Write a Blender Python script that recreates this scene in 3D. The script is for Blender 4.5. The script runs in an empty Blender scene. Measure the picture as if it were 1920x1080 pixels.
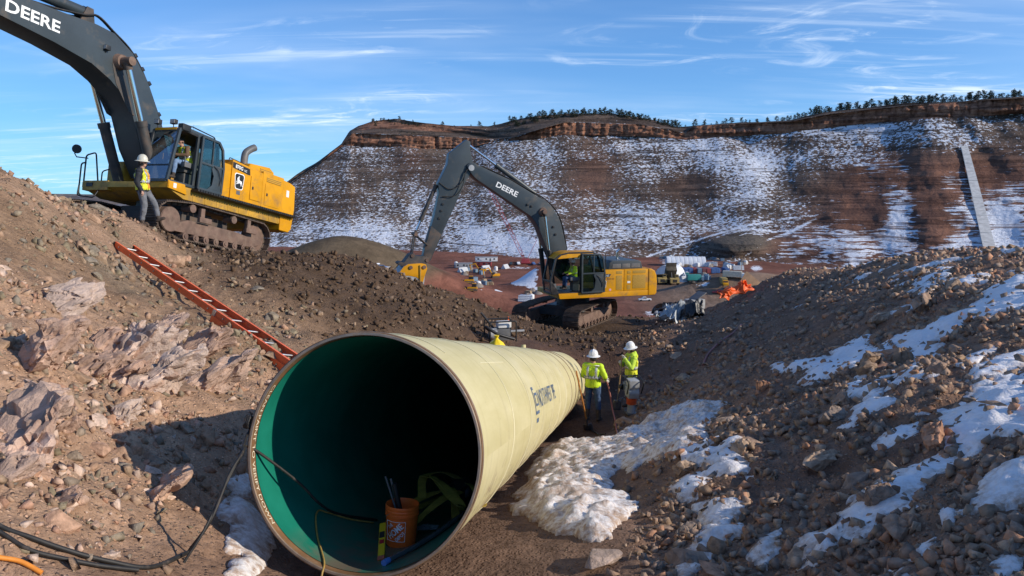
import bpy, bmesh, math, random
import numpy as np
from mathutils import Vector, Matrix, noise as mnoise

random.seed(7)
rng = np.random.default_rng(11)
SC = bpy.context.scene
COL = SC.collection
rad = math.radians

# ---------------------------------------------------------------- camera
PITCH = math.atan(180 / 1400)
cam_d = bpy.data.cameras.new('camera')
cam_d.sensor_width = 36
cam_d.lens = 1400 / 1920 * 36
cam_d.clip_start = 0.1
cam_d.clip_end = 20000
cam = bpy.data.objects.new('camera', cam_d)
cam.rotation_euler = (math.pi / 2 - PITCH, 0, 0)
COL.objects.link(cam)
SC.camera = cam

# ---------------------------------------------------------------- light
SUN_AZ, SUN_EL = 106.0, 24.5          # azimuth clockwise from the viewing direction
W = bpy.data.worlds.new('World'); SC.world = W; W.use_nodes = True
wn, wl = W.node_tree.nodes, W.node_tree.links
wn.clear()
def wnode(t, **k):
    n = wn.new(t)
    for a, b in k.items():
        setattr(n, a, b)
    return n
def wmath(op, a, b=None, clamp=False):
    n = wnode('ShaderNodeMath', operation=op, use_clamp=clamp)
    for i, x in enumerate((a, b)):
        if x is None: continue
        if isinstance(x, (int, float)): n.inputs[i].default_value = x
        else: wl.new(x, n.inputs[i])
    return n.outputs[0]
sky = wnode('ShaderNodeTexSky', sky_type='NISHITA', sun_disc=False)
sky.sun_elevation = rad(SUN_EL); sky.sun_rotation = rad(SUN_AZ)
sky.altitude = 1700; sky.air_density = 1.0; sky.dust_density = 0.0; sky.ozone_density = 1.6
tc = wnode('ShaderNodeTexCoord')
sep = wnode('ShaderNodeSeparateXYZ'); wl.new(tc.outputs['Generated'], sep.inputs[0])
zc = wmath('ADD', wmath('MAXIMUM', sep.outputs[2], 0.0), 0.10)
com = wnode('ShaderNodeCombineXYZ')
wl.new(wmath('DIVIDE', sep.outputs[0], zc), com.inputs[0])
wl.new(wmath('DIVIDE', sep.outputs[1], zc), com.inputs[1])
def cloud(scale, loc, rot, nscale, detail, lo, hi, dist=0.6):
    mp = wnode('ShaderNodeMapping'); wl.new(com.outputs[0], mp.inputs[0])
    mp.inputs['Scale'].default_value = scale; mp.inputs['Location'].default_value = loc
    mp.inputs['Rotation'].default_value = (0, 0, rad(rot))
    nz = wnode('ShaderNodeTexNoise'); wl.new(mp.outputs[0], nz.inputs['Vector'])
    nz.inputs['Scale'].default_value = nscale; nz.inputs['Detail'].default_value = detail
    nz.inputs['Roughness'].default_value = 0.62; nz.inputs['Distortion'].default_value = dist
    mr = wnode('ShaderNodeMapRange', interpolation_type='SMOOTHSTEP')
    mr.inputs['From Min'].default_value = lo; mr.inputs['From Max'].default_value = hi
    wl.new(nz.outputs['Fac'], mr.inputs['Value'])
    return mr.outputs[0]
big = cloud((0.20, 0.5, 1), (0.55, 1.0, 0), -8, 1.6, 3, 0.44, 0.66, 0.2)
streak = cloud((0.35, 3.4, 1), (2.0, 0.3, 0), -10, 1.5, 8, 0.47, 0.72, 0.5)
wisp = cloud((0.9, 1.4, 1), (0.3, 4.0, 0), 35, 1.9, 9, 0.50, 0.76, 1.8)
veil = cloud((0.25, 0.6, 1), (4.0, 1.0, 0), 12, 1.1, 4, 0.38, 0.8, 0.3)
m = wmath('ADD', wmath('MULTIPLY', streak, 0.85), wmath('MULTIPLY', wisp, 1.0))
m = wmath('ADD', wmath('MULTIPLY', m, big), wmath('MULTIPLY', veil, 0.26), True)
m = wmath('MULTIPLY', m, 0.78)
mx = wnode('ShaderNodeMix', data_type='RGBA'); wl.new(m, mx.inputs[0])
mx.inputs[7].default_value = (6.9, 6.2, 5.7, 1)
hsv = wnode('ShaderNodeHueSaturation'); hsv.inputs['Saturation'].default_value = 1.10
cmp_ = wnode('ShaderNodeVectorMath', operation='MULTIPLY_ADD'); wl.new(sky.outputs[0], cmp_.inputs[0]); cmp_.inputs[1].default_value = (.25, .12, .065); cmp_.inputs[2].default_value = (1, 1, 1)
div = wnode('ShaderNodeVectorMath', operation='DIVIDE'); wl.new(sky.outputs[0], div.inputs[0]); wl.new(cmp_.outputs[0], div.inputs[1]); wl.new(div.outputs[0], mx.inputs[6])
wl.new(mx.outputs[2], hsv.inputs['Color'])
tin = wnode('ShaderNodeVectorMath', operation='MULTIPLY'); wl.new(hsv.outputs[0], tin.inputs[0]); tin.inputs[1].default_value = (.69, .88, 1.10)
bg = wnode('ShaderNodeBackground'); wl.new(tin.outputs[0], bg.inputs[0]); bg.inputs[1].default_value = 0.142
wo = wnode('ShaderNodeOutputWorld'); wl.new(bg.outputs[0], wo.inputs[0])

sun_d = bpy.data.lights.new('sun', 'SUN'); sun_d.energy = 3.3; sun_d.angle = rad(0.53)
sun_d.color = (1.0, 0.90, 0.76)
sun = bpy.data.objects.new('sun', sun_d); COL.objects.link(sun)
SUNV = Vector((math.sin(rad(SUN_AZ)) * math.cos(rad(SUN_EL)), math.cos(rad(SUN_AZ)) * math.cos(rad(SUN_EL)), math.sin(rad(SUN_EL))))
sun.rotation_euler = SUNV.to_track_quat('Z', 'Y').to_euler()
SC.view_settings.view_transform = 'Standard'; SC.view_settings.look = 'None'
SC.view_settings.gamma = 1; SC.view_settings.exposure = 0.52; SC.view_settings.use_curve_mapping = False
SC.cycles.max_bounces = 8; SC.cycles.transparent_max_bounces = 12
SC.cycles.use_denoising = True

# ---------------------------------------------------------------- helpers
_c, _s = math.cos(PITCH), math.sin(PITCH)
def ray(u, v):
    x = (u - 960) / 1400; y = -(v - 540) / 1400
    return np.array([x, _c + y * _s, -_s + y * _c])
def at(u, v, Y):
    """point of the place seen at photo pixel (u, v) at Y metres ahead"""
    d = ray(u, v)
    return d * (Y / d[1])

def tag(o, label=None, cat=None, group=None, kind=None):
    if label: o['label'] = label
    if cat: o['category'] = cat
    if group: o['group'] = group
    if kind: o['kind'] = kind
    return o
def empty(name, loc=(0, 0, 0), rot=(0, 0, 0), label=None, cat=None, group=None, scale=1.0):
    o = bpy.data.objects.new(name, None); COL.objects.link(o)
    o.location = loc; o.rotation_euler = rot; o.scale = (scale,) * 3
    o.empty_display_size = 0.3
    return tag(o, label, cat, group)
def copy_tree(o, parent=None):
    c = o.copy(); COL.objects.link(c)
    if parent is not None: c.parent = parent
    for ch in list(o.children): copy_tree(ch, c)
    return c
def mesh_obj(name, verts, faces, mat=None, parent=None, smooth=None):
    me = bpy.data.meshes.new(name)
    me.from_pydata([tuple(v) for v in verts], [], [tuple(f) for f in faces])
    return link_mesh(name, me, mat, parent, smooth)
def link_mesh(name, me, mat=None, parent=None, smooth=None):
    if mat is not None:
        for mm in (mat if isinstance(mat, (list, tuple)) else [mat]): me.materials.append(mm)
    if smooth is not None:
        me.polygons.foreach_set('use_smooth', [True] * len(me.polygons))
        if smooth < 179: me.set_sharp_from_angle(angle=rad(smooth))
    me.update()
    o = bpy.data.objects.new(name, me); COL.objects.link(o)
    if parent is not None: o.parent = parent
    return o
def grid_mesh(name, V, nu, nv, mat, smooth=True, parent=None, keep=None, attrs=None):
    """V (nu*nv,3) array, v index fastest"""
    i = np.arange(nu * nv).reshape(nu, nv)
    q = np.stack([i[:-1, :-1], i[1:, :-1], i[1:, 1:], i[:-1, 1:]], -1).reshape(-1, 4)
    if keep is not None:
        q = q[keep[q].any(1)]
        used = np.unique(q); remap = -np.ones(nu * nv, int); remap[used] = np.arange(len(used))
        q = remap[q]; V = V[used]
        if attrs: attrs = {k: a[used] for k, a in attrs.items()}
    me = np_mesh(name, V, q)
    if attrs:
        for k, a in attrs.items():
            if a.ndim == 2:
                t = me.attributes.new(k, 'FLOAT_COLOR', 'POINT')
                t.data.foreach_set('color', np.concatenate([a, np.ones((len(a), 1))], 1).astype('f').ravel())
            else:
                t = me.attributes.new(k, 'FLOAT', 'POINT'); t.data.foreach_set('value', a.astype('f'))
    return link_mesh(name, me, mat, parent, 180 if smooth else None)
def np_mesh(name, V, Q):
    me = bpy.data.meshes.new(name); n = Q.shape[1]
    me.vertices.add(len(V)); me.vertices.foreach_set('co', np.asarray(V, 'f').ravel())
    me.loops.add(Q.size); me.loops.foreach_set('vertex_index', Q.astype('i').ravel())
    me.polygons.add(len(Q)); me.polygons.foreach_set('loop_start', np.arange(0, Q.size, n, dtype='i'))
    me.update(calc_edges=True); me.validate()
    return me

class MB:
    """collects shapes that make up ONE part"""
    def __init__(s): s.v = []; s.f = []; s.m = []; s.cm = 0
    def add(s, V, F):
        b = len(s.v); s.v += [tuple(p) for p in V]; s.f += [tuple(b + i for i in f) for f in F]; s.m += [s.cm] * len(F)
        return s
    def mat(s, i): s.cm = i; return s
    def box(s, c, d, M=None):
        x, y, z = (k / 2 for k in d)
        V = [Vector((a * x, b * y, e * z)) for a in (-1, 1) for b in (-1, 1) for e in (-1, 1)]
        if M is not None: V = [M @ p for p in V]
        V = [p + Vector(c) for p in V]
        return s.add(V, [(0, 1, 3, 2), (4, 6, 7, 5), (0, 4, 5, 1), (2, 3, 7, 6), (0, 2, 6, 4), (1, 5, 7, 3)])
    def bar(s, p, q, w, h, up=(0, 0, 1)):
        p, q = Vector(p), Vector(q); d = q - p; L = d.length; d.normalize()
        upv = Vector(up)
        if abs(d.dot(upv)) > 0.98: upv = Vector((1, 0, 0))
        sd = d.cross(upv).normalized(); u2 = sd.cross(d)
        M = Matrix((d, sd, u2)).transposed()
        return s.box((p + q) / 2, (L, w, h), M)
    def prism(s, poly, y0, y1, ax='y'):
        n = len(poly)
        def P(a, b, y): return {'y': (a, y, b), 'x': (y, a, b), 'z': (a, b, y)}[ax]
        V = [P(a, b, y0) for a, b in poly] + [P(a, b, y1) for a, b in poly]
        F = [tuple(range(n)), tuple(range(2 * n - 1, n - 1, -1))] + [(i, i + n, (i + 1) % n + n, (i + 1) % n) for i in range(n)]
        return s.add(V, F)
    def cyl(s, p, q, r0, r1=None, n=14, cap=True):
        r1 = r0 if r1 is None else r1
        p, q = Vector(p), Vector(q); d = (q - p).normalized()
        a = d.cross(Vector((0, 0, 1)) if abs(d.z) < .9 else Vector((1, 0, 0))).normalized(); b = d.cross(a)
        V = []
        for c, r in ((p, r0), (q, r1)):
            V += [c + (a * math.cos(2 * math.pi * i / n) + b * math.sin(2 * math.pi * i / n)) * r for i in range(n)]
        F = [(i, (i + 1) % n, (i + 1) % n + n, i + n) for i in range(n)]
        if cap: F += [tuple(range(n - 1, -1, -1)), tuple(range(n, 2 * n))]
        return s.add(V, F)
    def tube(s, pts, r, n=8, cap=True, closed=False):
        pts = [Vector(p) for p in pts]; N = len(pts); V = []
        rr = r if isinstance(r, (list, tuple)) else [r] * N
        a = None
        for i, p in enumerate(pts):
            if closed: t = pts[(i + 1) % N] - pts[i - 1]
            else: t = pts[min(i + 1, N - 1)] - pts[max(i - 1, 0)]
            t.normalize()
            if a is None: a = t.cross(Vector((0, 0, 1)) if abs(t.z) < .9 else Vector((1, 0, 0))).normalized()
            else: a = (a - t * a.dot(t)).normalized()
            b = t.cross(a)
            V += [p + (a * math.cos(2 * math.pi * k / n) + b * math.sin(2 * math.pi * k / n)) * rr[i] for k in range(n)]
        F = []
        for i in range(N if closed else N - 1):
            j = (i + 1) % N
            F += [(i * n + k, i * n + (k + 1) % n, j * n + (k + 1) % n, j * n + k) for k in range(n)]
        if cap and not closed: F += [tuple(range(n - 1, -1, -1)), tuple(range((N - 1) * n, N * n))]
        return s.add(V, F)
    def lathe(s, prof, c=(0, 0, 0), ax=(0, 0, 1), n=24, closed=False):
        """prof: list of (radius, height)"""
        d = Vector(ax).normalized(); c = Vector(c)
        a = d.cross(Vector((0, 0, 1)) if abs(d.z) < .9 else Vector((1, 0, 0))).normalized(); b = d.cross(a)
        V = []
        for r, h in prof:
            V += [c + d * h + (a * math.cos(2 * math.pi * i / n) + b * math.sin(2 * math.pi * i / n)) * r for i in range(n)]
        N = len(prof)
        F = [(i * n + k, i * n + (k + 1) % n, ((i + 1) % N) * n + (k + 1) % n, ((i + 1) % N) * n + k) for i in range(N if closed else N - 1) for k in range(n)]
        return s.add(V, F)
    def ball(s, c, r, n=10, sc=(1, 1, 1)):
        prof = [(math.sin(math.pi * i / n) * r, -math.cos(math.pi * i / n) * r) for i in range(n + 1)]
        b = len(s.v); s.lathe(prof, (0, 0, 0), n=n * 2)
        for i in range(b, len(s.v)):
            x, y, z = s.v[i]; s.v[i] = (x * sc[0] + c[0], y * sc[1] + c[1], z * sc[2] + c[2])
        return s
    def xf(s, M, b=0):
        for i in range(b, len(s.v)): s.v[i] = tuple(M @ Vector(s.v[i]))
        return s
    def build(s, name, mat, parent=None, smooth=None, bevel=0, seg=2):
        me = bpy.data.meshes.new(name); me.from_pydata(s.v, [], s.f)
        if any(s.m): me.polygons.foreach_set('material_index', s.m)
        bm = bmesh.new(); bm.from_mesh(me)
        bmesh.ops.recalc_face_normals(bm, faces=bm.faces)
        if bevel:
            ed = [e for e in bm.edges if len(e.link_faces) == 2 and e.calc_face_angle(0) > 0.45]
            bmesh.ops.bevel(bm, geom=ed, offset=bevel, segments=seg, profile=0.7, affect='EDGES', clamp_overlap=True)
        bm.to_mesh(me); bm.free()
        return link_mesh(name, me, mat, parent, smooth if smooth is not None else (35 if bevel else None))

def catmull(pts, n=8):
    P = [Vector(p) for p in pts]; P = [P[0] * 2 - P[1]] + P + [P[-1] * 2 - P[-2]]; out = []
    for i in range(1, len(P) - 2):
        for k in range(n):
            t = k / n; a, b, c, d = P[i - 1:i + 3]
            out.append(0.5 * ((2 * b) + (c - a) * t + (2 * a - 5 * b + 4 * c - d) * t * t + (3 * b - a - 3 * c + d) * t ** 3))
    out.append(P[-2]); return out

def text_mesh(body, size=1.0, bold=0.0, shear=0.0, extrude=0.0, spacing=1.0):
    cu = bpy.data.curves.new('t', 'FONT'); cu.body = body; cu.size = size; cu.offset = bold * size; cu.shear = shear
    cu.extrude = extrude; cu.space_character = spacing; cu.resolution_u = 3
    cu.align_x = 'CENTER'; cu.align_y = 'CENTER'
    o = bpy.data.objects.new('t', cu); COL.objects.link(o)
    me = bpy.data.meshes.new_from_object(o.evaluated_get(bpy.context.evaluated_depsgraph_get()))
    bpy.data.objects.remove(o); bpy.data.curves.remove(cu)
    return me
def text_obj(name, body, fn, mat, parent=None, size=1.0, cuts=0, fit=None, **k):
    """flat print laid on a surface: fn maps text (x, y) to a point; fit=(w,h) scales to size"""
    me = text_mesh(body, size, **k)
    bm = bmesh.new(); bm.from_mesh(me); bmesh.ops.triangulate(bm, faces=bm.faces)
    if cuts: bmesh.ops.subdivide_edges(bm, edges=bm.edges, cuts=cuts)
    xs = [v.co.x for v in bm.verts]; ys = [v.co.y for v in bm.verts]
    cx, cy = (max(xs) + min(xs)) / 2, (max(ys) + min(ys)) / 2
    sx, sy = (fit[0] / (max(xs) - min(xs)), fit[1] / (max(ys) - min(ys))) if fit else (1, 1)
    for v in bm.verts: v.co = Vector(fn((v.co.x - cx) * sx, (v.co.y - cy) * sy))
    bm.to_mesh(me); bm.free()
    return link_mesh(name, me, mat, parent)

# ---------------------------------------------------------------- procedural materials
def nt(name):
    m = bpy.data.materials.new(name); m.use_nodes = True
    t = m.node_tree; t.nodes.clear()
    o = t.nodes.new('ShaderNodeOutputMaterial'); b = t.nodes.new('ShaderNodeBsdfPrincipled')
    t.links.new(b.outputs[0], o.inputs[0])
    return m, t, b
class NT:
    def __init__(s, name):
        s.m, s.t, s.b = nt(name)
    def n(s, typ, ins=None, **k):
        x = s.t.nodes.new(typ)
        for a, b in k.items(): setattr(x, a, b)
        for a, b in (ins or {}).items(): s.put(x.inputs[a], b)
        return x
    def put(s, sock, val):
        if hasattr(val, 'is_output') or isinstance(val, bpy.types.NodeSocket): s.t.links.new(val, sock)
        elif isinstance(val, (tuple, list)) and len(val) == 3 and sock.type == 'RGBA': sock.default_value = (*val, 1)
        else: sock.default_value = val
    def pos(s):
        return s.n('ShaderNodeNewGeometry').outputs['Position']
    def obj(s):
        return s.n('ShaderNodeTexCoord').outputs['Object']
    def noise(s, vec, scale, detail=4, rough=.55, dist=0, mapscale=None, rot=None):
        if mapscale or rot:
            mp = s.n('ShaderNodeMapping', {'Vector': vec})
            if mapscale: mp.inputs['Scale'].default_value = mapscale
            if rot: mp.inputs['Rotation'].default_value = rot
            vec = mp.outputs[0]
        return s.n('ShaderNodeTexNoise', {'Vector': vec, 'Scale': scale, 'Detail': detail, 'Roughness': rough, 'Distortion': dist}).outputs['Fac']
    def vor(s, vec, scale, feature='F1', out='Distance', **k):
        return s.n('ShaderNodeTexVoronoi', {'Vector': vec, 'Scale': scale}, feature=feature, **k).outputs[out]
    def ramp(s, fac, lo, hi, a=0.0, b=1.0, smooth=True):
        return s.n('ShaderNodeMapRange', {'Value': fac, 'From Min': lo, 'From Max': hi, 'To Min': a, 'To Max': b}, interpolation_type='SMOOTHSTEP' if smooth else 'LINEAR').outputs[0]
    def mix(s, fac, a, b, blend='MIX'):
        x = s.n('ShaderNodeMix', data_type='RGBA', blend_type=blend)
        s.put(x.inputs[0], fac); s.put(x.inputs[6], a); s.put(x.inputs[7], b)
        return x.outputs[2]
    def math(s, op, a, b=0.0, clamp=False):
        x = s.n('ShaderNodeMath', operation=op, use_clamp=clamp); s.put(x.inputs[0], a); s.put(x.inputs[1], b)
        return x.outputs[0]
    def attr(s, name, out='Color'):
        return s.n('ShaderNodeAttribute', attribute_name=name).outputs[out]
    def bump(s, h, strength=.5, dist=.02, prev=None):
        x = s.n('ShaderNodeBump', {'Height': h, 'Strength': strength, 'Distance': dist})
        if prev is not None: s.put(x.inputs['Normal'], prev)
        return x.outputs[0]
    def done(s, color=None, rough=None, metal=None, normal=None, spec=None):
        for k, v in (('Base Color', color), ('Roughness', rough), ('Metallic', metal), ('Normal', normal), ('Specular IOR Level', spec)):
            if v is not None: s.put(s.b.inputs[k], v)
        return s.m
def simple(name, col, rough=.5, metal=0.0, var=.25, scale=3.0, dirt=None, dirt_amt=.4, dirt_scale=2.5, bump=.0, bscale=40, spec=None):
    """painted or plain surface with uneven tone and optional dust/dirt"""
    k = NT(name); o = k.obj()
    n1 = k.noise(o, scale, 5, .6); c = k.mix(k.ramp(n1, .3, .7), tuple(x * (1 - var) for x in col), tuple(min(1, x * (1 + var * .6)) for x in col))
    r = rough
    if dirt:
        n2 = k.noise(o, dirt_scale, 8, .68, .4); f = k.ramp(n2, .62 - dirt_amt * .4, .72, 0, min(1, .35 + dirt_amt))
        c = k.mix(f, c, dirt); r = k.math('ADD', k.math('MULTIPLY', f, .9 - rough), rough)
    nm = k.bump(k.noise(o, bscale, 4), bump, .01) if bump else None
    return k.done(c, r, metal, nm, spec)
# ---------------------------------------------------------------- numeric noise
_T = np.random.default_rng(3).random((256, 256))
def vnoise(x, y):
    xi = np.floor(x).astype(int); yi = np.floor(y).astype(int); fx = x - xi; fy = y - yi
    fx = fx * fx * (3 - 2 * fx); fy = fy * fy * (3 - 2 * fy)
    a = _T[xi & 255, yi & 255]; b = _T[(xi + 1) & 255, yi & 255]; c = _T[xi & 255, (yi + 1) & 255]; d = _T[(xi + 1) & 255, (yi + 1) & 255]
    return (a * (1 - fx) + b * fx) * (1 - fy) + (c * (1 - fx) + d * fx) * fy
def fbm(x, y, oct=4, gain=.5, lac=2.03):
    x = np.asarray(x, float); y = np.asarray(y, float); s = 0; a = 1; t = 0
    for i in range(oct):
        s = s + a * (vnoise(x + 17.3 * i, y - 9.1 * i) * 2 - 1); t += a; a *= gain; x = x * lac; y = y * lac
    return s / t
def sstep(a, b, x):
    t = np.clip((x - a) / (b - a), 0, 1); return t * t * (3 - 2 * t)

# ---------------------------------------------------------------- pipe frame (needed by the ground)
PN = np.array([-1.168, 5.59, -2.02]); PD = np.array([.143, .967, -.218]); PD /= np.linalg.norm(PD)
PE1 = np.cross(PD, [0, 0, 1.]); PE1 /= np.linalg.norm(PE1); PE2 = np.cross(PE1, PD)
PR = 0.95
def pp(s, phi, r=PR):
    return PN + PD * s + r * (math.cos(phi) * PE1 + math.sin(phi) * PE2)
def pipe_x(Y): return PN[0] + .148 * (Y - PN[1])
def floor_z(Y): return -3.0 - .2255 * (Y - 5.59)

# ---------------------------------------------------------------- ground shape: surveyed points, smoothly joined
CP = []
def cp(u, v, Y): CP.append(tuple(at(u, v, Y)))
for q in [(0, 900, 4.6), (0, 700, 6.2), (0, 520, 9), (0, 362, 13), (50, 1060, 4.0), (300, 1060, 4.7), (120, 376, 15.5), (250, 413, 19.3), (320, 452, 19.8),
          (490, 490, 21), (250, 550, 13), (250, 700, 9), (250, 850, 6.5), (120, 640, 9.0), (120, 480, 12.5), (400, 500, 18.0), (480, 560, 16.5), (480, 640, 12.5), (470, 760, 8.5), (420, 880, 6.9),
          (560, 488, 22), (650, 488, 24), (740, 508, 26), (850, 550, 30), (940, 602, 33), (980, 617, 34), (640, 600, 17), (650, 545, 20), (800, 620, 19), (780, 560, 23.5), (940, 640, 22.5), (880, 600, 26.5),
          # pit end and digger bench
          (1100, 644, 27), (1200, 640, 27), (1085, 617, 36), (1180, 616, 36.5), (1250, 608, 35), (1020, 616, 36),
          # right hand spoil slope
          (1400, 1000, 6.0), (1400, 810, 10), (1400, 690, 16.5), (1390, 612, 25.5), (1420, 556, 32), (1480, 506, 34), (1340, 585, 33), (1300, 640, 27),
          (1650, 493, 26), (1920, 484, 19), (1800, 488, 22), (1920, 560, 12.5), (1920, 700, 7.8), (1920, 900, 5.0), (1920, 1080, 3.8),
          (1650, 560, 18.5), (1650, 700, 11), (1650, 900, 6.4), (1650, 1060, 4.7), (1500, 600, 22)]:
    cp(*q)
for Y in (6.5, 9, 12, 15.5, 18.5):
    CP += [(pipe_x(Y) + 1.15, Y, floor_z(Y) + .02), (pipe_x(Y) - .95, Y, floor_z(Y) + .05)]
    CP += [(pipe_x(Y) + 2.1, Y, floor_z(Y) + .10)]
for Y in (6.5, 9, 12, 15.5): CP += [(pipe_x(Y) - 1.5, Y, floor_z(Y) + .45)]
CP += [(2.1, 18.75, -5.83), (3.1, 18.85, -5.74), (3.2, 19.8, -5.84), (2.3, 21.5, -6.3), (3.4, 22, -6.25), (2.8, 23.4, -6.4), (3.8, 23.6, -6.35), (2.8, 25.0, -5.5), (3.9, 25.2, -5.45), (1.4, 23.2, -5.0), (0.2, 22.5, -4.5), (1.0, 21.0, -4.6), (1.9, 20.7, -5.55), (4.6, 20, -5.2), (4.4, 14, -4.0), (5.3, 23.5, -5.5)]
CP += [(-8.2, 15.9, -1.62), (-6.9, 14.0, -1.98), (-5.5, 12.0, -2.36), (-4.3, 10.3, -2.65)]
CP += [(0, 1, -2.1), (0, 3, -2.55), (-1.2, 4.4, -2.98), (.6, 4.6, -2.95), (3, 1, -2.1), (-3, 1, -1.6), (-6, 3, -.9), (7, 3, -1.75), (-9, 6, -.1), (-12, 12, .1)]
# under and behind the big digger on the left
CP += [(-10.1, 21.7, -1.55), (-8.7, 25.4, -2.38), (-14, 23.1, -1.5), (-12.5, 26.9, -2.3), (-17, 20, -.55), (-14.2, 19.2, -.5), (-9, 30, -3.2), (-16, 32, -3.2), (-22, 27, -2.0), (-4, 31, -4.5), (-6.5, 36, -6.0)]
CP += [(13, 8, -1.3), (18, 14, -1.2), (22, 22, -2.2), (20, 30, -3.4), (15.5, 36, -4.6), (22, 38, -5), (9, 38, -6.4), (3, 40, -6.6), (-2, 40, -7.2), (0, 35, -6.3), (10, 4, -1.6)]
CP = np.array(CP)
def _U(r2): return np.where(r2 > 1e-9, .5 * r2 * np.log(np.maximum(r2, 1e-9)), 0)
_n = len(CP); _K = np.zeros((_n + 3, _n + 3))
_K[:_n, :_n] = _U(((CP[:, None, :2] - CP[None, :, :2]) ** 2).sum(-1)) + np.eye(_n) * .6
_K[:_n, _n] = 1; _K[:_n, _n + 1:] = CP[:, :2]; _K[_n:, :_n] = _K[:_n, _n:].T
_W = np.linalg.solve(_K, np.concatenate([CP[:, 2], np.zeros(3)]))
def tps(X, Y):
    X = np.asarray(X, float).ravel(); Y = np.asarray(Y, float).ravel(); out = np.empty(len(X))
    for i in range(0, len(X), 40000):
        x, y = X[i:i + 40000], Y[i:i + 40000]
        out[i:i + 40000] = _U((x[:, None] - CP[:, 0]) ** 2 + (y[:, None] - CP[:, 1]) ** 2) @ _W[:_n] + _W[_n] + _W[_n + 1] * x + _W[_n + 2] * y
    return out
def zones(X, Y):
    """weights of rubble (left cut), loam (middle berm), spoil (right slope), floor (trench)"""
    px = -1.168 + .148 * (Y - 5.59)
    right = sstep(1.7, 2.9, X - px + .35 * fbm(X * .8, Y * .8, 3)); left = sstep(.9, 1.7, px - X)
    loam = sstep(14.5, 18.5, Y + .55 * (X + 5) + 1.6 * fbm(X * .5, Y * .5, 3)) * (1 - right)
    far = sstep(23, 27, Y) * (1 - sstep(3.8, 6.2, X - .12 * (Y - 25)))
    loam = np.maximum(loam * left, far); right = right * (1 - far)
    return left * (1 - loam), loam, right * (1 - loam), np.clip(1 - left - right - loam, 0, 1)
def gz(X, Y, fine=True):
    sh = np.shape(X); X = np.asarray(X, float).ravel(); Y = np.asarray(Y, float).ravel()
    z = tps(X, Y)
    e = sstep(40, 72, Y); z = z * (1 - e) + e * -49.0                       # falls away to the valley
    e = sstep(24, 40, np.abs(X)); z = z - e * 6
    L, B, R, Fl = zones(X, Y)
    calm = 1 - np.exp(-(((X - 2.6) / 1.6) ** 2 + ((Y - 19.2) / 2) ** 2))
    z = z + L * (.20 * fbm(X * .55, Y * .55, 3) + .13 * np.abs(fbm(X * 1.7 + 9, Y * 1.3, 3))) + B * .16 * fbm(X * .5, Y * .5, 3) + R * (.26 * fbm(X * .45 + 5, Y * .45, 3) + .10 * fbm(X * 1.6, Y * 1.6, 2))
    L, B = L * (1 - np.exp(-(((X + 9.6) / 2.6) ** 2 + ((Y - 23.5) / 3) ** 2) ** 2)), B * (1 - .75 * np.exp(-(((X - 3.0) / 3.6) ** 2 + ((Y - 36.5) / 3.4) ** 2) ** 2))
    if fine:
        f1 = fbm(X * 5, Y * 5, 4, .55); f2 = np.abs(fbm(X * 2.6 + 31, Y * 2.6, 4))
        z = z + L * (.075 * f1 + .07 * f2) + B * (.11 * f1 + .12 * f2) + R * (.09 * f1 + .08 * f2) + Fl * calm * (.022 * f1 + .03 * fbm(X * 1.3, Y * 1.3, 3))
    px = -1.168 + .148 * (Y - 5.59)                                         # pipe bed: never inside the pipe
    m_ = (np.abs(X - px) < 1.05) & (Y > 5.2) & (Y < 19.2)
    zb = floor_z(Y) + .03 + .35 * np.clip(np.abs(X - px) - .3, 0, 1) ** 2
    z = np.where(m_, np.minimum(z, zb), z)
    return z.reshape(sh)
def hit(u, v, lo=2.5, hi=60):
    """where the line of sight of photo pixel (u, v) meets the ground"""
    d = ray(u, v); d = d / d[1]
    t = np.concatenate([np.arange(lo, 15, .04), np.arange(15, hi, .12)])
    z = gz(d[0] * t, t, False); b = np.nonzero(d[2] * t < z)[0]
    k = b[0] if len(b) else len(t) - 1
    return d * t[k]

# ---------------------------------------------------------------- ground material
def ground_material():
    k = NT('soil_and_rubble'); p = k.pos(); base = k.attr('soil')
    n1 = k.noise(p, 1.3, 6, .6); n2 = k.noise(p, 9, 6, .65); n3 = k.noise(p, 55, 4, .6); rb = k.attr('rubble', 'Fac')
    c = k.mix(k.ramp(n1, .3, .7), k.mix(1.0, base, (.70, .68, .66), 'MULTIPLY'), k.mix(1.0, base, (1.16, 1.14, 1.12), 'MULTIPLY'))
    c = k.mix(k.ramp(n2, .35, .7, 0, .75), c, k.mix(1.0, base, (.55, .52, .5), 'MULTIPLY'))
    vc = k.n('ShaderNodeTexVoronoi', {'Vector': p, 'Scale': 24.0, 'Randomness': 1.0}); vd = vc.outputs['Distance']
    peb = k.math('MULTIPLY', k.ramp(vd, .34, .22), k.ramp(k.n('ShaderNodeSeparateColor', {'Color': vc.outputs['Color']}).outputs[0], .45, .55))
    peb = k.math('MULTIPLY', peb, rb)
    pc = k.mix(k.n('ShaderNodeSeparateColor', {'Color': vc.outputs['Color']}).outputs[1], k.mix(1.0, base, (1.0, 1.05, 1.12), 'MULTIPLY'), k.mix(1.0, base, (1.7, 1.6, 1.55), 'MULTIPLY'))
    c = k.mix(peb, c, pc)
    v2 = k.vor(p, 7.5)
    c = k.mix(k.ramp(n3, .35, .75, 0, .4), c, k.mix(1.0, c, (.6, .58, .56), 'MULTIPLY'))
    h = k.math('ADD', k.math('MULTIPLY', n2, 1.0), k.math('MULTIPLY', k.ramp(vd, .45, .1), .35))
    nm = k.bump(h, .9, .05); nm = k.bump(n3, .7, .012, nm); nm = k.bump(k.ramp(v2, .5, .1), .35, .03, nm)
    return k.done(c, .95, None, nm, .2)
M = {}
M['soil'] = ground_material()

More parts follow.
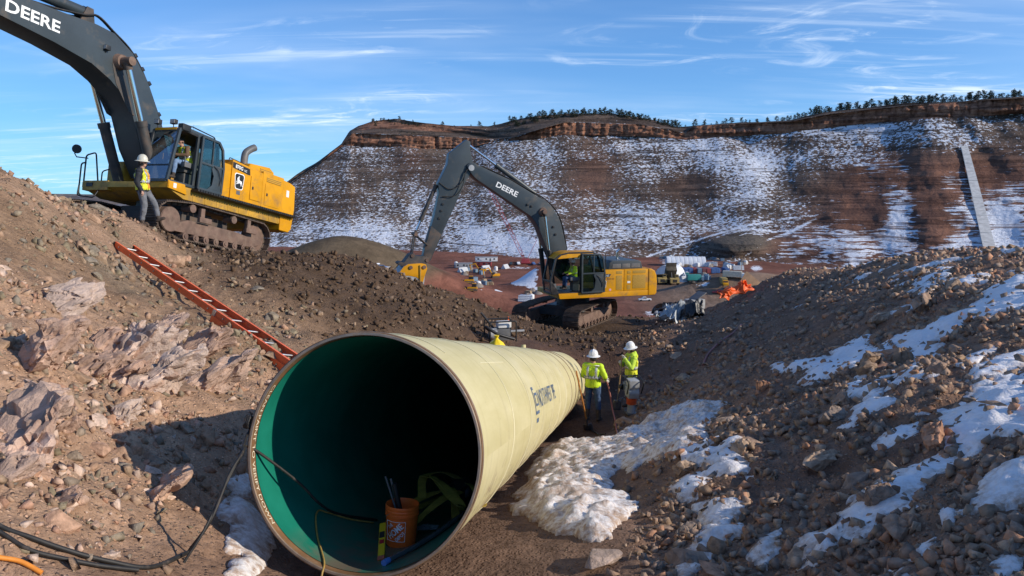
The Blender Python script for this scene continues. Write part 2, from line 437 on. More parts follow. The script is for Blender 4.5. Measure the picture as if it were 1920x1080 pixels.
def mixc(ws, cs):
    return sum(w[:, None] * np.array(c)[None, :] for w, c in zip(ws, cs))
def soil_color(X, Y):
    L, B, R, Fl = zones(X, Y)
    n = fbm(X * .35 + 40, Y * .35, 4); n2 = fbm(X * 1.1, Y * 1.1 + 7, 3)
    lo = sstep(-.15, .35, n + .9 * sstep(13, 7.5, Y + .25 * (X + 4)) - .25)         # pinker low on the cut
    cl = np.outer(1 - lo, (.33, .215, .135)) + np.outer(lo, (.50, .325, .215))
    g = sstep(.1, .5, fbm(X * .6, Y * .6 + 90, 3)) * (1 - lo); cl = cl * (1 - .5 * g[:, None]) + np.outer(g * .5, (.21, .185, .135))
    cb = np.outer(np.ones_like(X), (.125, .080, .050)) * (1 + .25 * n2[:, None])
    pit = np.exp(-(((X - 3.6) / 3.2) ** 2 + ((Y - 23) / 5) ** 2)); cb = cb * (1 - pit[:, None]) + np.outer(pit, (.085, .050, .036))  # dark red-brown pit soil, darkened further to stand for shade in the cut
    cone = np.exp(-(((X - .9) / 1.5) ** 2 + ((Y - 21.6) / 2.4) ** 2)); cb = cb * (1 - cone[:, None]) + np.outer(cone, (.25, .145, .10))
    cr = np.outer(np.ones_like(X), (.34, .21, .14)) * (1 + .3 * n[:, None])
    w = sstep(.05, .4, n2); cr = cr * (1 - .5 * w[:, None]) + np.outer(.5 * w, (.30, .18, .13))
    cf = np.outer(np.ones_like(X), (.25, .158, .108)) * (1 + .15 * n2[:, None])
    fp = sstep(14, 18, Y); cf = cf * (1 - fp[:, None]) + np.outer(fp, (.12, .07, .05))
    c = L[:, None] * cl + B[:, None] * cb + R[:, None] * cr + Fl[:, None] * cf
    t = sstep(40, 55, Y); c = c * (1 - t[:, None]) + np.outer(t, (.22, .10, .065))
    return c, np.clip(L + .75 * R + .55 * B + .12 * Fl, 0, 1)
ys = [0.4]
while ys[-1] < 78: ys.append(ys[-1] + max(.05, .0105 * ys[-1]))
ys = np.array(ys); aa = np.arange(-1.12, 1.12, .0033)
GY, GA = np.meshgrid(ys, aa, indexing='ij'); GX = GA * (GY + 6)
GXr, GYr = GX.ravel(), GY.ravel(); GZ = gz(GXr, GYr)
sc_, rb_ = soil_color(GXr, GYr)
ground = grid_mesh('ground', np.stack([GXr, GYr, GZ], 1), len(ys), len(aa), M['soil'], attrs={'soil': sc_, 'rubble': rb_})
tag(ground, kind='structure')

# ---------------------------------------------------------------- valley floor
def valley_z(X, Y):
    z = -45 + .9 * fbm(X * .02, Y * .02, 4) + 1.2 * fbm(X * .006 + 3, Y * .006, 2) - .5
    def bump(u, Yc, h, sx, sy, p=1.0):
        xc = (u - 960) / 1400 * Yc
        return h * np.exp(-((((X - xc) / sx) ** 2 + ((Y - Yc) / sy) ** 2) ** p))
    z = z + bump(630, 300, 19, 34, 40, .95) + bump(770, 310, 9, 30, 26) + bump(500, 300, 9, 44, 40) + bump(840, 345, 6, 17, 20)
    z = z + bump(1022, 352, 11, 13, 12, 1.0) + bump(1000, 470, 3.5, 40, 14) + bump(1400, 330, 10, 32, 14, 1.3) + bump(1350, 400, 3, 60, 18)
    z = z + bump(905, 285, -5, 30, 16) + bump(1215, 245, 5.5, 9, 9, 1.2)
    z = z + 42 * sstep(250, 560, np.abs(X)) * sstep(330, 560, np.abs(X))
    return z
def valley_material():
    k = NT('valley_dirt'); p = k.pos(); base = k.attr('soil'); sn = k.attr('snow', 'Fac')
    n1 = k.noise(p, .06, 6, .62, .4); n2 = k.noise(p, .5, 5, .65); n3 = k.noise(p, .13, 5, .6, 1.5, (1, .25, 1), (0, 0, .5))
    c = k.mix(k.ramp(n1, .3, .7), k.mix(1.0, base, (.65, .62, .6), 'MULTIPLY'), k.mix(1.0, base, (1.25, 1.2, 1.18), 'MULTIPLY'))
    c = k.mix(k.ramp(n3, .48, .66, 0, .6), c, k.mix(1.0, base, (.55, .5, .5), 'MULTIPLY'))
    c = k.mix(k.ramp(n2, .4, .75, 0, .5), c, k.mix(1.0, base, (.5, .5, .5), 'MULTIPLY'))
    sm = k.math('ADD', sn, k.math('MULTIPLY', k.math('SUBTRACT', k.noise(p, .35, 6, .7), .5), 1.5))
    c = k.mix(k.ramp(sm, .52, .64), c, (.72, .74, .79))
    return k.done(c, .95, None, k.bump(n2, .6, .6), .15)
M['valley'] = valley_material()
vy = np.linspace(52, 640, 300); va = np.arange(-.62, 1.0, .0042)
VY, VA = np.meshgrid(vy, va, indexing='ij'); VX = VA * (VY + 30); VXr, VYr = VX.ravel(), VY.ravel(); VZ = valley_z(VXr, VYr)
def uv_of(X, Y, Z):
    D = Y * _c - Z * _s
    return 960 + 1400 * X / D, 540 - 1400 * (Y * _s + Z * _c) / D
VU, VV = uv_of(VXr, VYr, VZ)
red = np.array((.205, .088, .060)); tan_ = np.array((.235, .165, .12)); olive = np.array((.125, .095, .062))
hillw = sstep(-36, -30, VZ + 2.5 * fbm(VXr * .05, VYr * .05, 3)) * sstep(20, -10, VXr)
tanw = sstep(40, 75, VXr) * sstep(420, 360, VYr)
vs = red * np.ones((len(VXr), 1)); vs = vs * (1 - tanw[:, None]) + tan_ * tanw[:, None]; vs = vs * (1 - hillw[:, None]) + olive * hillw[:, None]
def splat(U, V, lst):
    s = np.zeros(len(U))
    for u, v, ru, rv, a in lst: s = np.maximum(s, a * np.exp(-(((U - u) / ru) ** 2 + ((V - v) / rv) ** 2)))
    return s
def poly_line(U, V, pts, w):
    s = np.full(len(U), 1e9)
    for (a, b), (c, d) in zip(pts[:-1], pts[1:]):
        t = np.clip(((U - a) * (c - a) + (V - b) * (d - b)) / ((c - a) ** 2 + (d - b) ** 2), 0, 1)
        s = np.minimum(s, np.hypot(U - a - t * (c - a), V - b - t * (d - b)))
    return np.clip(1 - s / w, 0, 1)
vsn = splat(VU, VV, [(898, 529, 26, 4, .55), (900, 543, 30, 2.5, .5), (930, 505, 22, 5, .35), (975, 502, 40, 4, .62), (700, 497, 26, 5, .8), (860, 487, 60, 3, .4), (1320, 533, 22, 6, .75), (1290, 527, 14, 2.5, .7),
                     (1220, 588, 24, 8, .62), (1418, 503, 14, 7, .85), (1250, 490, 22, 12, .6), (1150, 495, 60, 8, .5), (1005, 540, 16, 9, .7)])
vsn = np.maximum(vsn, .85 * sstep(-43.8, -42.5, VZ) * (np.abs(VU - 975) < 45) * sstep(1016, 1000, VU) * (VYr > 320) * (VYr < 372))
valley = grid_mesh('valley_floor', np.stack([VXr, VYr, VZ], 1), len(vy), len(va), M['valley'], attrs={'soil': vs, 'snow': vsn})
tag(valley, kind='structure')
def on_valley(u, v):
    d = ray(u, v); d = d / d[1]; t = np.arange(150, 620, 1.0)
    b = np.nonzero(d[2] * t < valley_z(d[0] * t, t))[0]
    k = t[b[0]] if len(b) else 480
    return Vector((d[0] * k, k, float(valley_z(np.array([d[0] * k]), np.array([k]))[0])))

# ---------------------------------------------------------------- the cliff-topped ridge
_cu = [300, 420, 480, 530, 560, 600, 640, 655, 672, 700, 740, 780, 850, 915, 940, 960, 1000, 1060, 1150, 1220, 1270, 1300, 1380, 1480, 1540, 1600, 1700, 1800, 1920, 2100, 2300]
_cv = [505, 432, 386, 347, 325, 300, 270, 246, 236, 227, 223, 229, 236, 236, 231, 225, 218, 213, 213, 223, 239, 235, 230, 226, 211, 204, 193, 190, 180, 172, 165]
_tu = [300, 600, 645, 660, 880, 930, 965, 1000, 1060, 1200, 1285, 1300, 1480, 1560, 1700, 1920, 2300]
_tt = [510, 306, 260, 250, 258, 262, 258, 246, 229, 233, 250, 236, 228, 213, 198, 183, 168]
_tb = [515, 309, 274, 275, 280, 266, 264, 262, 254, 257, 262, 260, 250, 239, 226, 213, 200]
NU_, NR = 620, 190
mu = np.linspace(300, 2250, NU_)
crest = np.interp(mu, _cu, _cv); ct = np.interp(mu, _tu, _tt); cb_ = np.interp(mu, _tu, _tb)
crest = np.minimum(crest, 504) + 1.2 * fbm(mu * .03, mu * 0 + 2, 3); ct = np.maximum(ct, crest + 1.0); cb_ = np.maximum(cb_ + 2.5 * fbm(mu * .02, mu * 0 + 6, 3), ct + 2)
Yc_ = np.interp(mu, [300, 650, 960, 1300, 1600, 1920, 2250], [1050, 900, 860, 820, 760, 690, 640])
Yb_ = np.interp(mu, [300, 650, 960, 1300, 1600, 1920, 2250], [560, 520, 490, 480, 430, 400, 390])
rows = np.concatenate([np.linspace(0, 1, 138), 1 + np.linspace(0, 1, 26)[1:], 2 + np.linspace(0, 1, 20)[1:], 3 + np.linspace(0, 1, 9)[1:]]); NR = len(rows)
RV = np.zeros((NU_, NR)); RY = np.zeros((NU_, NR))
vb = 508.0
for j, t in enumerate(rows):
    if t <= 1:
        RV[:, j] = vb + (cb_ - vb) * t; tr = np.where(mu < 660, np.clip((vb - RV[:, j]) / (vb - 272), 0, 1), t); RY[:, j] = Yb_ + (Yc_ - 45 - Yb_) * (tr ** .92); Ytop = RY[:, j].copy()
    elif t <= 2: RV[:, j] = cb_ + (ct - cb_) * (t - 1); RY[:, j] = Ytop + 7 * (t - 1)
    elif t <= 3: RV[:, j] = ct + (crest - ct) * (t - 2); RY[:, j] = Ytop + 7 + 38 * (t - 2)
    else: RV[:, j] = crest; RY[:, j] = Ytop + 45 + 60 * (t - 3)
MU = np.repeat(mu[:, None], NR, 1); TT = np.repeat(rows[None], NU_, 0)
dx = (MU - 960) / 1400; dy = -(RV - 540) / 1400; dY = _c + dy * _s; dZ = -_s + dy * _c
wob = 15 * fbm(MU * .008, TT * 1.4 + 4, 2) + 7 * fbm((MU + 240 * TT) * .016, TT * 1.1, 2) + 1.2 * fbm(MU * .05, TT * 9, 2) + .8 * fbm(MU * .15, TT * 40, 3)
cl = ((TT > 1.0) & (TT < 2.0)) * 1.0
frac = np.abs(fbm(MU * .11, TT * .35, 4)); wob = wob * (1 - .6 * cl) + cl * (7 * frac + 2 * fbm(MU * .5, TT * 6, 3))
led = sstep(1450, 1560, MU) * (TT < 1)                                       # rock benches on the quarried side
wob = wob + led * 2.6 * fbm(MU * .012, TT * 26, 3)
RY = RY + wob * sstep(0, .06, TT) - 34 * np.exp(-(((MU - 1385) / 58) ** 2 + ((RV - 458) / 22) ** 2) ** 1.4)
MX = dx / dY * RY; MZ = dZ / dY * RY
MZ = np.where(TT > 3, MZ - (TT - 3) * 46, MZ)
MUr, MVr = MU.ravel(), RV.ravel()
sn = .475 + .0 * MUr
sn = sn + .16 * fbm(MUr * .010 + 3, MVr * .03, 3) + .10 * fbm(MUr * .04, MVr * .02, 3)
for u, v, ru, rv, a in [(640, 330, 90, 60, -.10), (800, 330, 90, 45, -.14), (950, 285, 60, 40, .14), (1110, 330, 55, 55, -.30), (1040, 390, 70, 26, -.08), (780, 455, 170, 34, .30), (1000, 460, 120, 26, .34), (640, 430, 60, 22, .12),
                        (1300, 300, 120, 50, .12), (1180, 290, 40, 40, .10), (1285, 350, 55, 22, -.34), (1420, 320, 50, 60, .14), (1530, 345, 110, 22, -.22), (1600, 240, 180, 16, .24), (1340, 420, 110, 40, .12), (1200, 440, 70, 40, .12),
                        (1600, 390, 50, 26, -.30), (1660, 360, 30, 60, .08), (1690, 420, 32, 46, .36), (1600, 455, 95, 24, .40), (1480, 455, 60, 20, -.12), (1640, 400, 26, 30, -.3), (1745, 390, 34, 85, -.34), (1770, 300, 90, 26, -.22), (1885, 425, 42, 52, .62), (1870, 330, 50, 40, -.2), (1880, 250, 50, 30, .05),
                        (700, 470, 60, 14, -.18), (860, 500, 120, 9, .3), (1120, 470, 60, 14, -.05), (1380, 456, 52, 16, -.9), (600, 470, 50, 16, .2)]:
    a = a * (.55 if a > 0 else .75); sn = sn + a * np.exp(-(((MUr - u) / ru) ** 2 + ((MVr - v) / rv) ** 2))
for pts, w, a in [([(1215, 480), (1290, 455), (1395, 424), (1470, 410), (1530, 404)], 2.6, .30), ([(1318, 455), (1370, 436), (1410, 429), (1450, 435), (1490, 432)], 2.4, .30), ([(1345, 458), (1400, 437), (1430, 440)], 1.6, .35), ([(1400, 478), (1440, 450), (1480, 436), (1530, 410)], 3.5, .28),
                  ([(1470, 320), (1560, 255), (1600, 238)], 6, .10), ([(880, 440), (1000, 400), (1060, 395)], 8, .2), ([(1680, 180), (1685, 205)], 1, 0)]:
    sn = np.maximum(sn, sn + a * poly_line(MUr, MVr, pts, w))
cliffm = (cl.ravel() > .5) * np.clip(sstep(560, 650, MUr) + 0, 0, 1)
gap = np.exp(-((MUr - 935) / 22) ** 2); cliffm = cliffm * (1 - gap)
for q in range(3):                                                             # thin ledges lower down
    vv = np.interp(MUr, [520, 700, 900], [320, 302, 306]) + q * 3
up2 = ((TT.ravel() > 2.42) & (TT.ravel() < 2.95)) * sstep(664, 684, MUr) * sstep(905, 850, MUr); cliffm = np.maximum(cliffm, .85 * up2); sn = np.where(cliffm > .5, .06, sn); sn = np.where(TT.ravel() > 2, .22 + .1 * fbm(MUr * .03, MVr * .1, 2), sn)
redm = .20 + .9 * sstep(1430, 1620, MUr + .6 * (MVr - 400)) * sstep(250, 330, MVr) + .55 * splat(MUr, MVr, [(1110, 330, 50, 60, 1), (1020, 470, 130, 14, .9), (1480, 455, 80, 25, 1.3), (1640, 390, 30, 40, 1.3), (770, 300, 30, 30, .7), (1285, 350, 55, 25, .5), (1340, 440, 60, 15, .9)])
greym = splat(MUr, MVr, [(1390, 454, 52, 18, 1.8), (1365, 462, 66, 10, 1.4)])
def ridge_material():
    k = NT('ridge_rock_snow'); p = k.pos(); sn = k.attr('snow', 'Fac'); rd = k.attr('red', 'Fac'); cf = k.attr('cliff', 'Fac'); gy = k.attr('grey', 'Fac')
    n1 = k.noise(p, .03, 6, .6); n2 = k.noise(p, .17, 6, .7, .6); n3 = k.noise(p, .42, 4, .65)
    strat = k.noise(p, .05, 5, .6, .8, (.22, .22, 5.0))
    brown = k.mix(k.ramp(n1, .3, .7), (.098, .082, .070), (.165, .130, .105))
    redc = k.mix(k.ramp(strat, .35, .65), (.13, .066, .048), (.24, .12, .080))
    c = k.mix(k.math('MINIMUM', rd, 1.0), brown, redc)
    c = k.mix(k.math('MINIMUM', gy, 1.0), c, k.mix(n2, (.10, .085, .07), (.17, .14, .115)))
    shrub = k.ramp(n3, .54, .66, 0, .85); c = k.mix(k.math('MULTIPLY', shrub, k.ramp(rd, .9, .4)), c, (.030, .032, .024))
    cn = k.noise(p, .12, 6, .65, .5, (1, 1, .25)); cliffc = k.mix(k.ramp(cn, .32, .66), (.19, .088, .056), (.47, .235, .145))
    cs = k.noise(p, .25, 4, .6, .3, (.1, .1, 3.0)); cliffc = k.mix(k.ramp(cs, .5, .68, 0, .6), cliffc, (.17, .085, .058))
    c = k.mix(cf, c, cliffc)
    # snow lying between brush and on ledges
    sA = k.noise(p, .34, 4, .66, .4); sB = k.noise(p, .20, 6, .72, .4, (.22, .4, 3.6)); w = k.ramp(rd, .5, 1.0)
    s = k.math('ADD', k.math('MULTIPLY', sA, k.math('SUBTRACT', 1.0, w)), k.math('MULTIPLY', sB, w))
    th = k.math('ADD', s, k.math('MULTIPLY', k.math('SUBTRACT', sn, .5), .66))
    sm = k.ramp(th, .505, .56)
    lg = k.noise(p, .085, 6, .62, .5, (.12, .12, 3.2)); c = k.mix(k.math('MULTIPLY', k.ramp(lg, .50, .565), .72), c, k.mix(1.0, c, (.42, .40, .40), 'MULTIPLY'))
    sm = k.math('MULTIPLY', sm, k.ramp(lg, .62, .53, .25, 1.0)); c = k.mix(sm, c, (.68, .72, .80))
    nm = k.bump(n2, .7, 3.0); nm = k.bump(n3, .8, 1.4, nm)
    nm = k.bump(k.math('MULTIPLY', cn, cf), .8, 6.0, nm); nm = k.bump(lg, .7, 4.0, nm)
    return k.done(c, .95, None, nm, .1)
M['ridge'] = ridge_material()
MPOS = np.stack([MX.ravel(), RY.ravel(), MZ.ravel()], 1)
ridge = grid_mesh('ridge', MPOS, NU_, NR, M['ridge'], attrs={'snow': np.clip(sn, 0, 1.3), 'red': redm, 'cliff': cliffm, 'grey': greym})
tag(ridge, kind='structure')
def on_ridge(u, v):
    i = int(round((u - 300) / (2250 - 300) * (NU_ - 1))); col = RV[i, :]
    j = int(np.argmin(np.abs(col - v)))
    return Vector(MPOS[i * NR + j])

# far-off low hills and plain beyond the left skyline
def plain_material():
    k = NT('far_plain'); p = k.pos(); n1 = k.noise(p, .004, 6, .6, .3, (1, .4, 1)); n2 = k.noise(p, .02, 5, .7)
    c = k.mix(k.ramp(n1, .35, .65), (.10, .085, .085), (.20, .15, .115)); c = k.mix(k.ramp(n2, .55, .7, 0, .7), c, (.55, .56, .6))
    return k.done(c, .95, None, None, .1)
M['plain'] = plain_material()
fy = np.concatenate([np.linspace(300, 1000, 20), np.linspace(1080, 9000, 50)]); fa = np.linspace(-1.6, 1.6, 120)
FY, FA = np.meshgrid(fy, fa, indexing='ij'); FX = FA * FY
FZ = -62 + 20 * sstep(400, 1100, FY) + 30 * fbm(FX * .0016, FY * .0016, 4) * sstep(900, 1500, FY) + 45 * sstep(2500, 4500, FY) * np.abs(fbm(FX * .0009, FY * .0005 + 4, 4))
FZ = FZ + 28 * sstep(60, 400, FA * -700) * sstep(800, 400, FY) * 0
plain = grid_mesh('far_plain', np.stack([FX.ravel(), FY.ravel(), FZ.ravel()], 1), len(fy), len(fa), M['plain'])
tag(plain, kind='structure')
# ---------------------------------------------------------------- rocks
def rock_mat(name, cols, scale=6, objrand=True, streak=None):
    k = NT(name); p = k.pos() if not objrand else k.obj()
    f = k.n('ShaderNodeObjectInfo').outputs['Random'] if objrand else k.attr('tint', 'Fac')
    cr = k.n('ShaderNodeValToRGB', {'Fac': f}); cr.color_ramp.interpolation = 'CONSTANT'
    els = cr.color_ramp.elements
    while len(els) < len(cols): els.new(.5)
    for i, c in enumerate(cols): els[i].position = i / len(cols); els[i].color = (*c, 1)
    n1 = k.noise(p, scale, 6, .65, .5); n2 = k.noise(p, scale * 7, 4, .6)
    c = k.mix(k.ramp(n1, .3, .7), k.mix(1.0, cr.outputs[0], (.62, .6, .58), 'MULTIPLY'), k.mix(1.0, cr.outputs[0], (1.2, 1.17, 1.14), 'MULTIPLY'))
    if streak: c = k.mix(k.ramp(k.noise(p, scale * 1.1, 6, .65, 1.2, (1, 1, .45)), .54, .62, 0, .5), c, streak)
    nm = k.bump(n1, .5, .03); nm = k.bump(n2, .6, .010, nm)
    if streak: nm = k.bump(k.noise(p, scale * 2.2, 7, .7, .4, (1, 1, .55)), 1.0, .10, nm)
    return k.done(c, .9, None, nm, .2)
PINK = [(.50, .315, .215), (.42, .27, .18), (.54, .37, .275), (.36, .245, .165), (.47, .275, .185), (.62, .47, .375), (.31, .245, .185), (.45, .31, .215)]
UPPER = [(.33, .235, .16), (.28, .23, .165), (.42, .28, .19), (.25, .215, .17), (.36, .255, .17), (.27, .225, .15)]
DARK = [(.35, .245, .18), (.41, .285, .20), (.29, .225, .18), (.48, .265, .165), (.37, .255, .185), (.46, .335, .24), (.32, .225, .155)]
LOAM = [(.115, .072, .044), (.14, .09, .056), (.095, .062, .04), (.125, .085, .054), (.22, .16, .115)]
M['rock_pink'] = rock_mat('pink_rock', PINK, 5); M['rock_dark'] = rock_mat('dark_rock', DARK, 5); M['rock_upper'] = rock_mat('grey_brown_rock', UPPER, 5)
M['rock_pink_s'] = rock_mat('pink_rubble', PINK, 9, False); M['rock_upper_s'] = rock_mat('grey_brown_rubble', UPPER, 9, False); M['rock_dark_s'] = rock_mat('dark_rubble', DARK, 9, False); M['rock_loam_s'] = rock_mat('loam_clods', LOAM, 9, False)
M['rock_slab'] = rock_mat('pale_pink_slab', [(.62, .45, .36), (.56, .385, .295), (.64, .50, .42)], 2.2, True, (.46, .27, .185))

def hull_rock(seed, n=14, flat=.62):
    r = np.random.default_rng(seed); p = r.normal(size=(n, 3)); p /= np.linalg.norm(p, axis=1)[:, None]
    p *= r.uniform(.75, 1.0, (n, 1)); p *= np.array([1, r.uniform(.6, .9), flat * r.uniform(.7, 1.2)]); p *= .5
    bm = bmesh.new(); [bm.verts.new(q) for q in p]
    bmesh.ops.convex_hull(bm, input=bm.verts)
    for v in [v for v in bm.verts if not v.link_faces]: bm.verts.remove(v)
    bmesh.ops.triangulate(bm, faces=bm.faces)
    return bm
def bm_arrays(bm):
    bm.verts.index_update()
    return np.array([v.co[:] for v in bm.verts]), np.array([[v.index for v in f.verts] for f in bm.faces])
SMALL = [bm_arrays(hull_rock(100 + i, 6 + i % 4, .8)) for i in range(10)]
def big_rock_mesh(name, seed, n=16, flat=.65, cuts=3, amp=.035, stretch=(1, 1, 1)):
    bm = hull_rock(seed, n, flat)
    bmesh.ops.bevel(bm, geom=list(bm.edges), offset=.018, segments=1, affect='EDGES')
    bmesh.ops.triangulate(bm, faces=bm.faces)
    for _ in range(cuts):
        ed = [e for e in bm.edges if e.calc_length() > .12]
        if ed: bmesh.ops.subdivide_edges(bm, edges=ed, cuts=1); bmesh.ops.triangulate(bm, faces=bm.faces)
    off = Vector((seed * 1.7, seed * .3, 0))
    for v in bm.verts:
        v.co += v.co.normalized() * (mnoise.fractal(v.co * 5 + off, 1.0, 2.0, 4) * amp)
        v.co = Vector((v.co.x * stretch[0], v.co.y * stretch[1], v.co.z * stretch[2]))
    me = bpy.data.meshes.new(name); bm.to_mesh(me); bm.free()
    me.polygons.foreach_set('use_smooth', [True] * len(me.polygons)); me.set_sharp_from_angle(angle=rad(28))
    return me
BIG = {k: [big_rock_mesh('rock', 40 + 7 * j + i, 12 + 2 * (i % 4), (.5, .62, .75)[i % 3], 1) for i in range(9)] for j, k in enumerate(('rock_pink', 'rock_dark', 'rock_upper'))}
for k_, L_ in BIG.items():
    for me in L_: me.materials.append(M[k_])

def gnormal(X, Y):
    e = .12; z0 = gz(X, Y, False)
    nx = -(gz(X + e, Y, False) - z0) / e; ny = -(gz(X, Y + e, False) - z0) / e
    n = np.stack([nx, ny, np.ones_like(nx)], 1); return n / np.linalg.norm(n, axis=1)[:, None]
def in_machine(X, Y):
    d1 = (np.abs((X + 11.2) * .937 + (Y - 24.5) * -.349) < 2.6) & (np.abs((X + 11.2) * -.349 + (Y - 24.5) * -.937) < 3.2)
    d2 = ((X - 3.6) ** 2 + (Y - 37.2) ** 2) < 9
    px = -1.168 + .148 * (Y - 5.59); d3 = (np.abs(X - px) < 1.12) & (Y > 5) & (Y < 20)
    return d1 | d2 | d3
def sample(n, wfun, y0, y1, a0=-.95, a1=.95, pw=1.0):
    """positions spread over the ground, thinner with distance"""
    out = []
    while sum(len(o) for o in out) < n:
        y = y0 * (y1 / y0) ** rng.random(n * 3) if pw == 1 else rng.uniform(y0, y1, n * 3)
        x = rng.uniform(a0, a1, n * 3) * (y + 4)
        w = wfun(x, y); k = (rng.random(n * 3) < w) & ~in_machine(x, y)
        out.append(np.stack([x[k], y[k]], 1))
    return np.concatenate(out)[:n]
def rand_rot(n):
    q = rng.normal(size=(n, 4)); q /= np.linalg.norm(q, axis=1)[:, None]; w, x, y, z = q.T
    return np.stack([np.stack([1 - 2 * (y * y + z * z), 2 * (x * y - z * w), 2 * (x * z + y * w)], -1), np.stack([2 * (x * y + z * w), 1 - 2 * (x * x + z * z), 2 * (y * z - x * w)], -1), np.stack([2 * (x * z - y * w), 2 * (y * z + x * w), 1 - 2 * (x * x + y * y)], -1)], -2)
def rubble(name, XY, size, mat, label, cat, sink=.12):
    n = len(XY); Z = gz(XY[:, 0], XY[:, 1]); Rm = rand_rot(n); P = np.stack([XY[:, 0], XY[:, 1], Z + size * (.5 - sink) * .32], 1)
    Vs, Fs, ts = [], [], []; b = 0; var = rng.integers(0, len(SMALL), n); tint = rng.random(n)
    for k, (v, f) in enumerate(SMALL):
        i = np.nonzero(var == k)[0]
        if not len(i): continue
        vv = np.einsum('nij,mj->nmi', Rm[i], v) * size[i][:, None, None] + P[i][:, None, :]
        Vs.append(vv.reshape(-1, 3)); Fs.append((f[None] + (np.arange(len(i)) * len(v))[:, None, None]).reshape(-1, 3) + b); ts.append(np.repeat(tint[i], len(v))); b += len(i) * len(v)
    V, Fc, T = np.concatenate(Vs), np.concatenate(Fs), np.concatenate(ts)
    me = np_mesh(name, V, Fc); a = me.attributes.new('tint', 'FLOAT', 'POINT'); a.data.foreach_set('value', T.astype('f'))
    return tag(link_mesh(name, me, mat), label, cat, None, 'stuff')
wl_ = lambda x, y: zones(x, y)[0]
low_ = lambda x, y: sstep(-.15, .35, fbm(x * .35 + 40, y * .35, 4) + .9 * sstep(13, 7.5, y + .25 * (x + 4)) - .25)
def sizes(XY, lo, hi, p=2.2):
    d = np.hypot(XY[:, 0], XY[:, 1]); u = rng.random(len(XY)); return (lo + (hi - lo) * u ** p) * (.55 + .45 * np.clip(d / 12, .4, 2.2))
clump = lambda x, y, f=.9, o=0: .12 + .88 * sstep(-.12, .35, fbm(x * f + o, y * f + o, 3))
q = sample(17000, lambda x, y: wl_(x, y) * low_(x, y) * clump(x, y, 1.1, 3), 3.2, 24, -.9, .1); rubble('pink_rubble', q, sizes(q, .018, .24, 5.5), M['rock_pink_s'], 'small pink and tan stones strewn over the lower left cut', 'rubble', .34)
q = sample(14000, lambda x, y: wl_(x, y) * (1 - .8 * low_(x, y)) * clump(x, y, .8, 9), 4, 26, -.9, .1); rubble('brown_rubble', q, sizes(q, .02, .22, 5), M['rock_upper_s'], 'small grey and brown stones covering the upper left bank', 'rubble', .34)
q = sample(13000, lambda x, y: zones(x, y)[1], 9, 42, -.6, .6); rubble('loam_clods', q, sizes(q, .03, .22, 4), M['rock_loam_s'], 'loose dark brown clods on the berm and the digger bench', 'soil')
q = sample(46000, lambda x, y: zones(x, y)[2] * (.35 + .65 * clump(x, y, .7, 21)), 3, 36, .0, .95); rubble('dark_rubble', q, sizes(q, .025, .25, 3.2), M['rock_dark_s'], 'small dark grey and rust stones covering the right spoil slope', 'rubble', .3)
q = sample(500, lambda x, y: zones(x, y)[3] * .6 * (y < 17), 4, 17, -.5, .5); rubble('trench_pebbles', q, sizes(q, .012, .06, 3), M['rock_upper_s'], 'few small stones lying on the trench floor', 'rubble')

def place_rocks(XY, size, key, name, label, cat, group, sink=.3):
    nrm = gnormal(XY[:, 0], XY[:, 1]); z = gz(XY[:, 0], XY[:, 1])
    for i in range(len(XY)):
        me = BIG[key][int(rng.integers(0, len(BIG[key])))]
        o = bpy.data.objects.new(name, me); COL.objects.link(o)
        s = size[i]; rot = Vector((0, 0, 1)).rotation_difference(Vector(nrm[i])).to_matrix() @ Matrix.Rotation(rng.uniform(0, 6.28), 3, 'Z') @ Matrix.Rotation(rng.normal() * .35, 3, 'X')
        o.rotation_euler = rot.to_euler(); o.scale = (s * rng.uniform(.8, 1.35), s * rng.uniform(.75, 1.1), s * rng.uniform(.7, 1.1))
        o.location = (XY[i, 0], XY[i, 1], z[i] + s * (.32 - sink) * .6)
        tag(o, label, cat, group)
q = sample(280, lambda x, y: wl_(x, y) * low_(x, y) * clump(x, y, 1.1, 3), 3.6, 15, -.85, 0); place_rocks(q, sizes(q, .16, .50, 2.2), 'rock_pink', 'pink_rock', 'jagged pink or tan rock lying on the lower left cut', 'rock', 'pink rocks on the lower left cut')
q = sample(240, lambda x, y: wl_(x, y) * (1 - low_(x, y)) * clump(x, y, .8, 9), 6, 21, -.85, 0); place_rocks(q, sizes(q, .14, .44, 2), 'rock_upper', 'bank_rock', 'grey brown rock lying on the upper left bank', 'rock', 'grey brown rocks on the upper left bank')
q = sample(290, lambda x, y: zones(x, y)[2] * clump(x, y, .7, 21), 3.4, 30, .05, .9); place_rocks(q, sizes(q, .16, .58, 2.4), 'rock_dark', 'dark_rock', 'dark brown angular rock lying on the right spoil slope', 'rock', 'dark rocks on the right spoil slope')

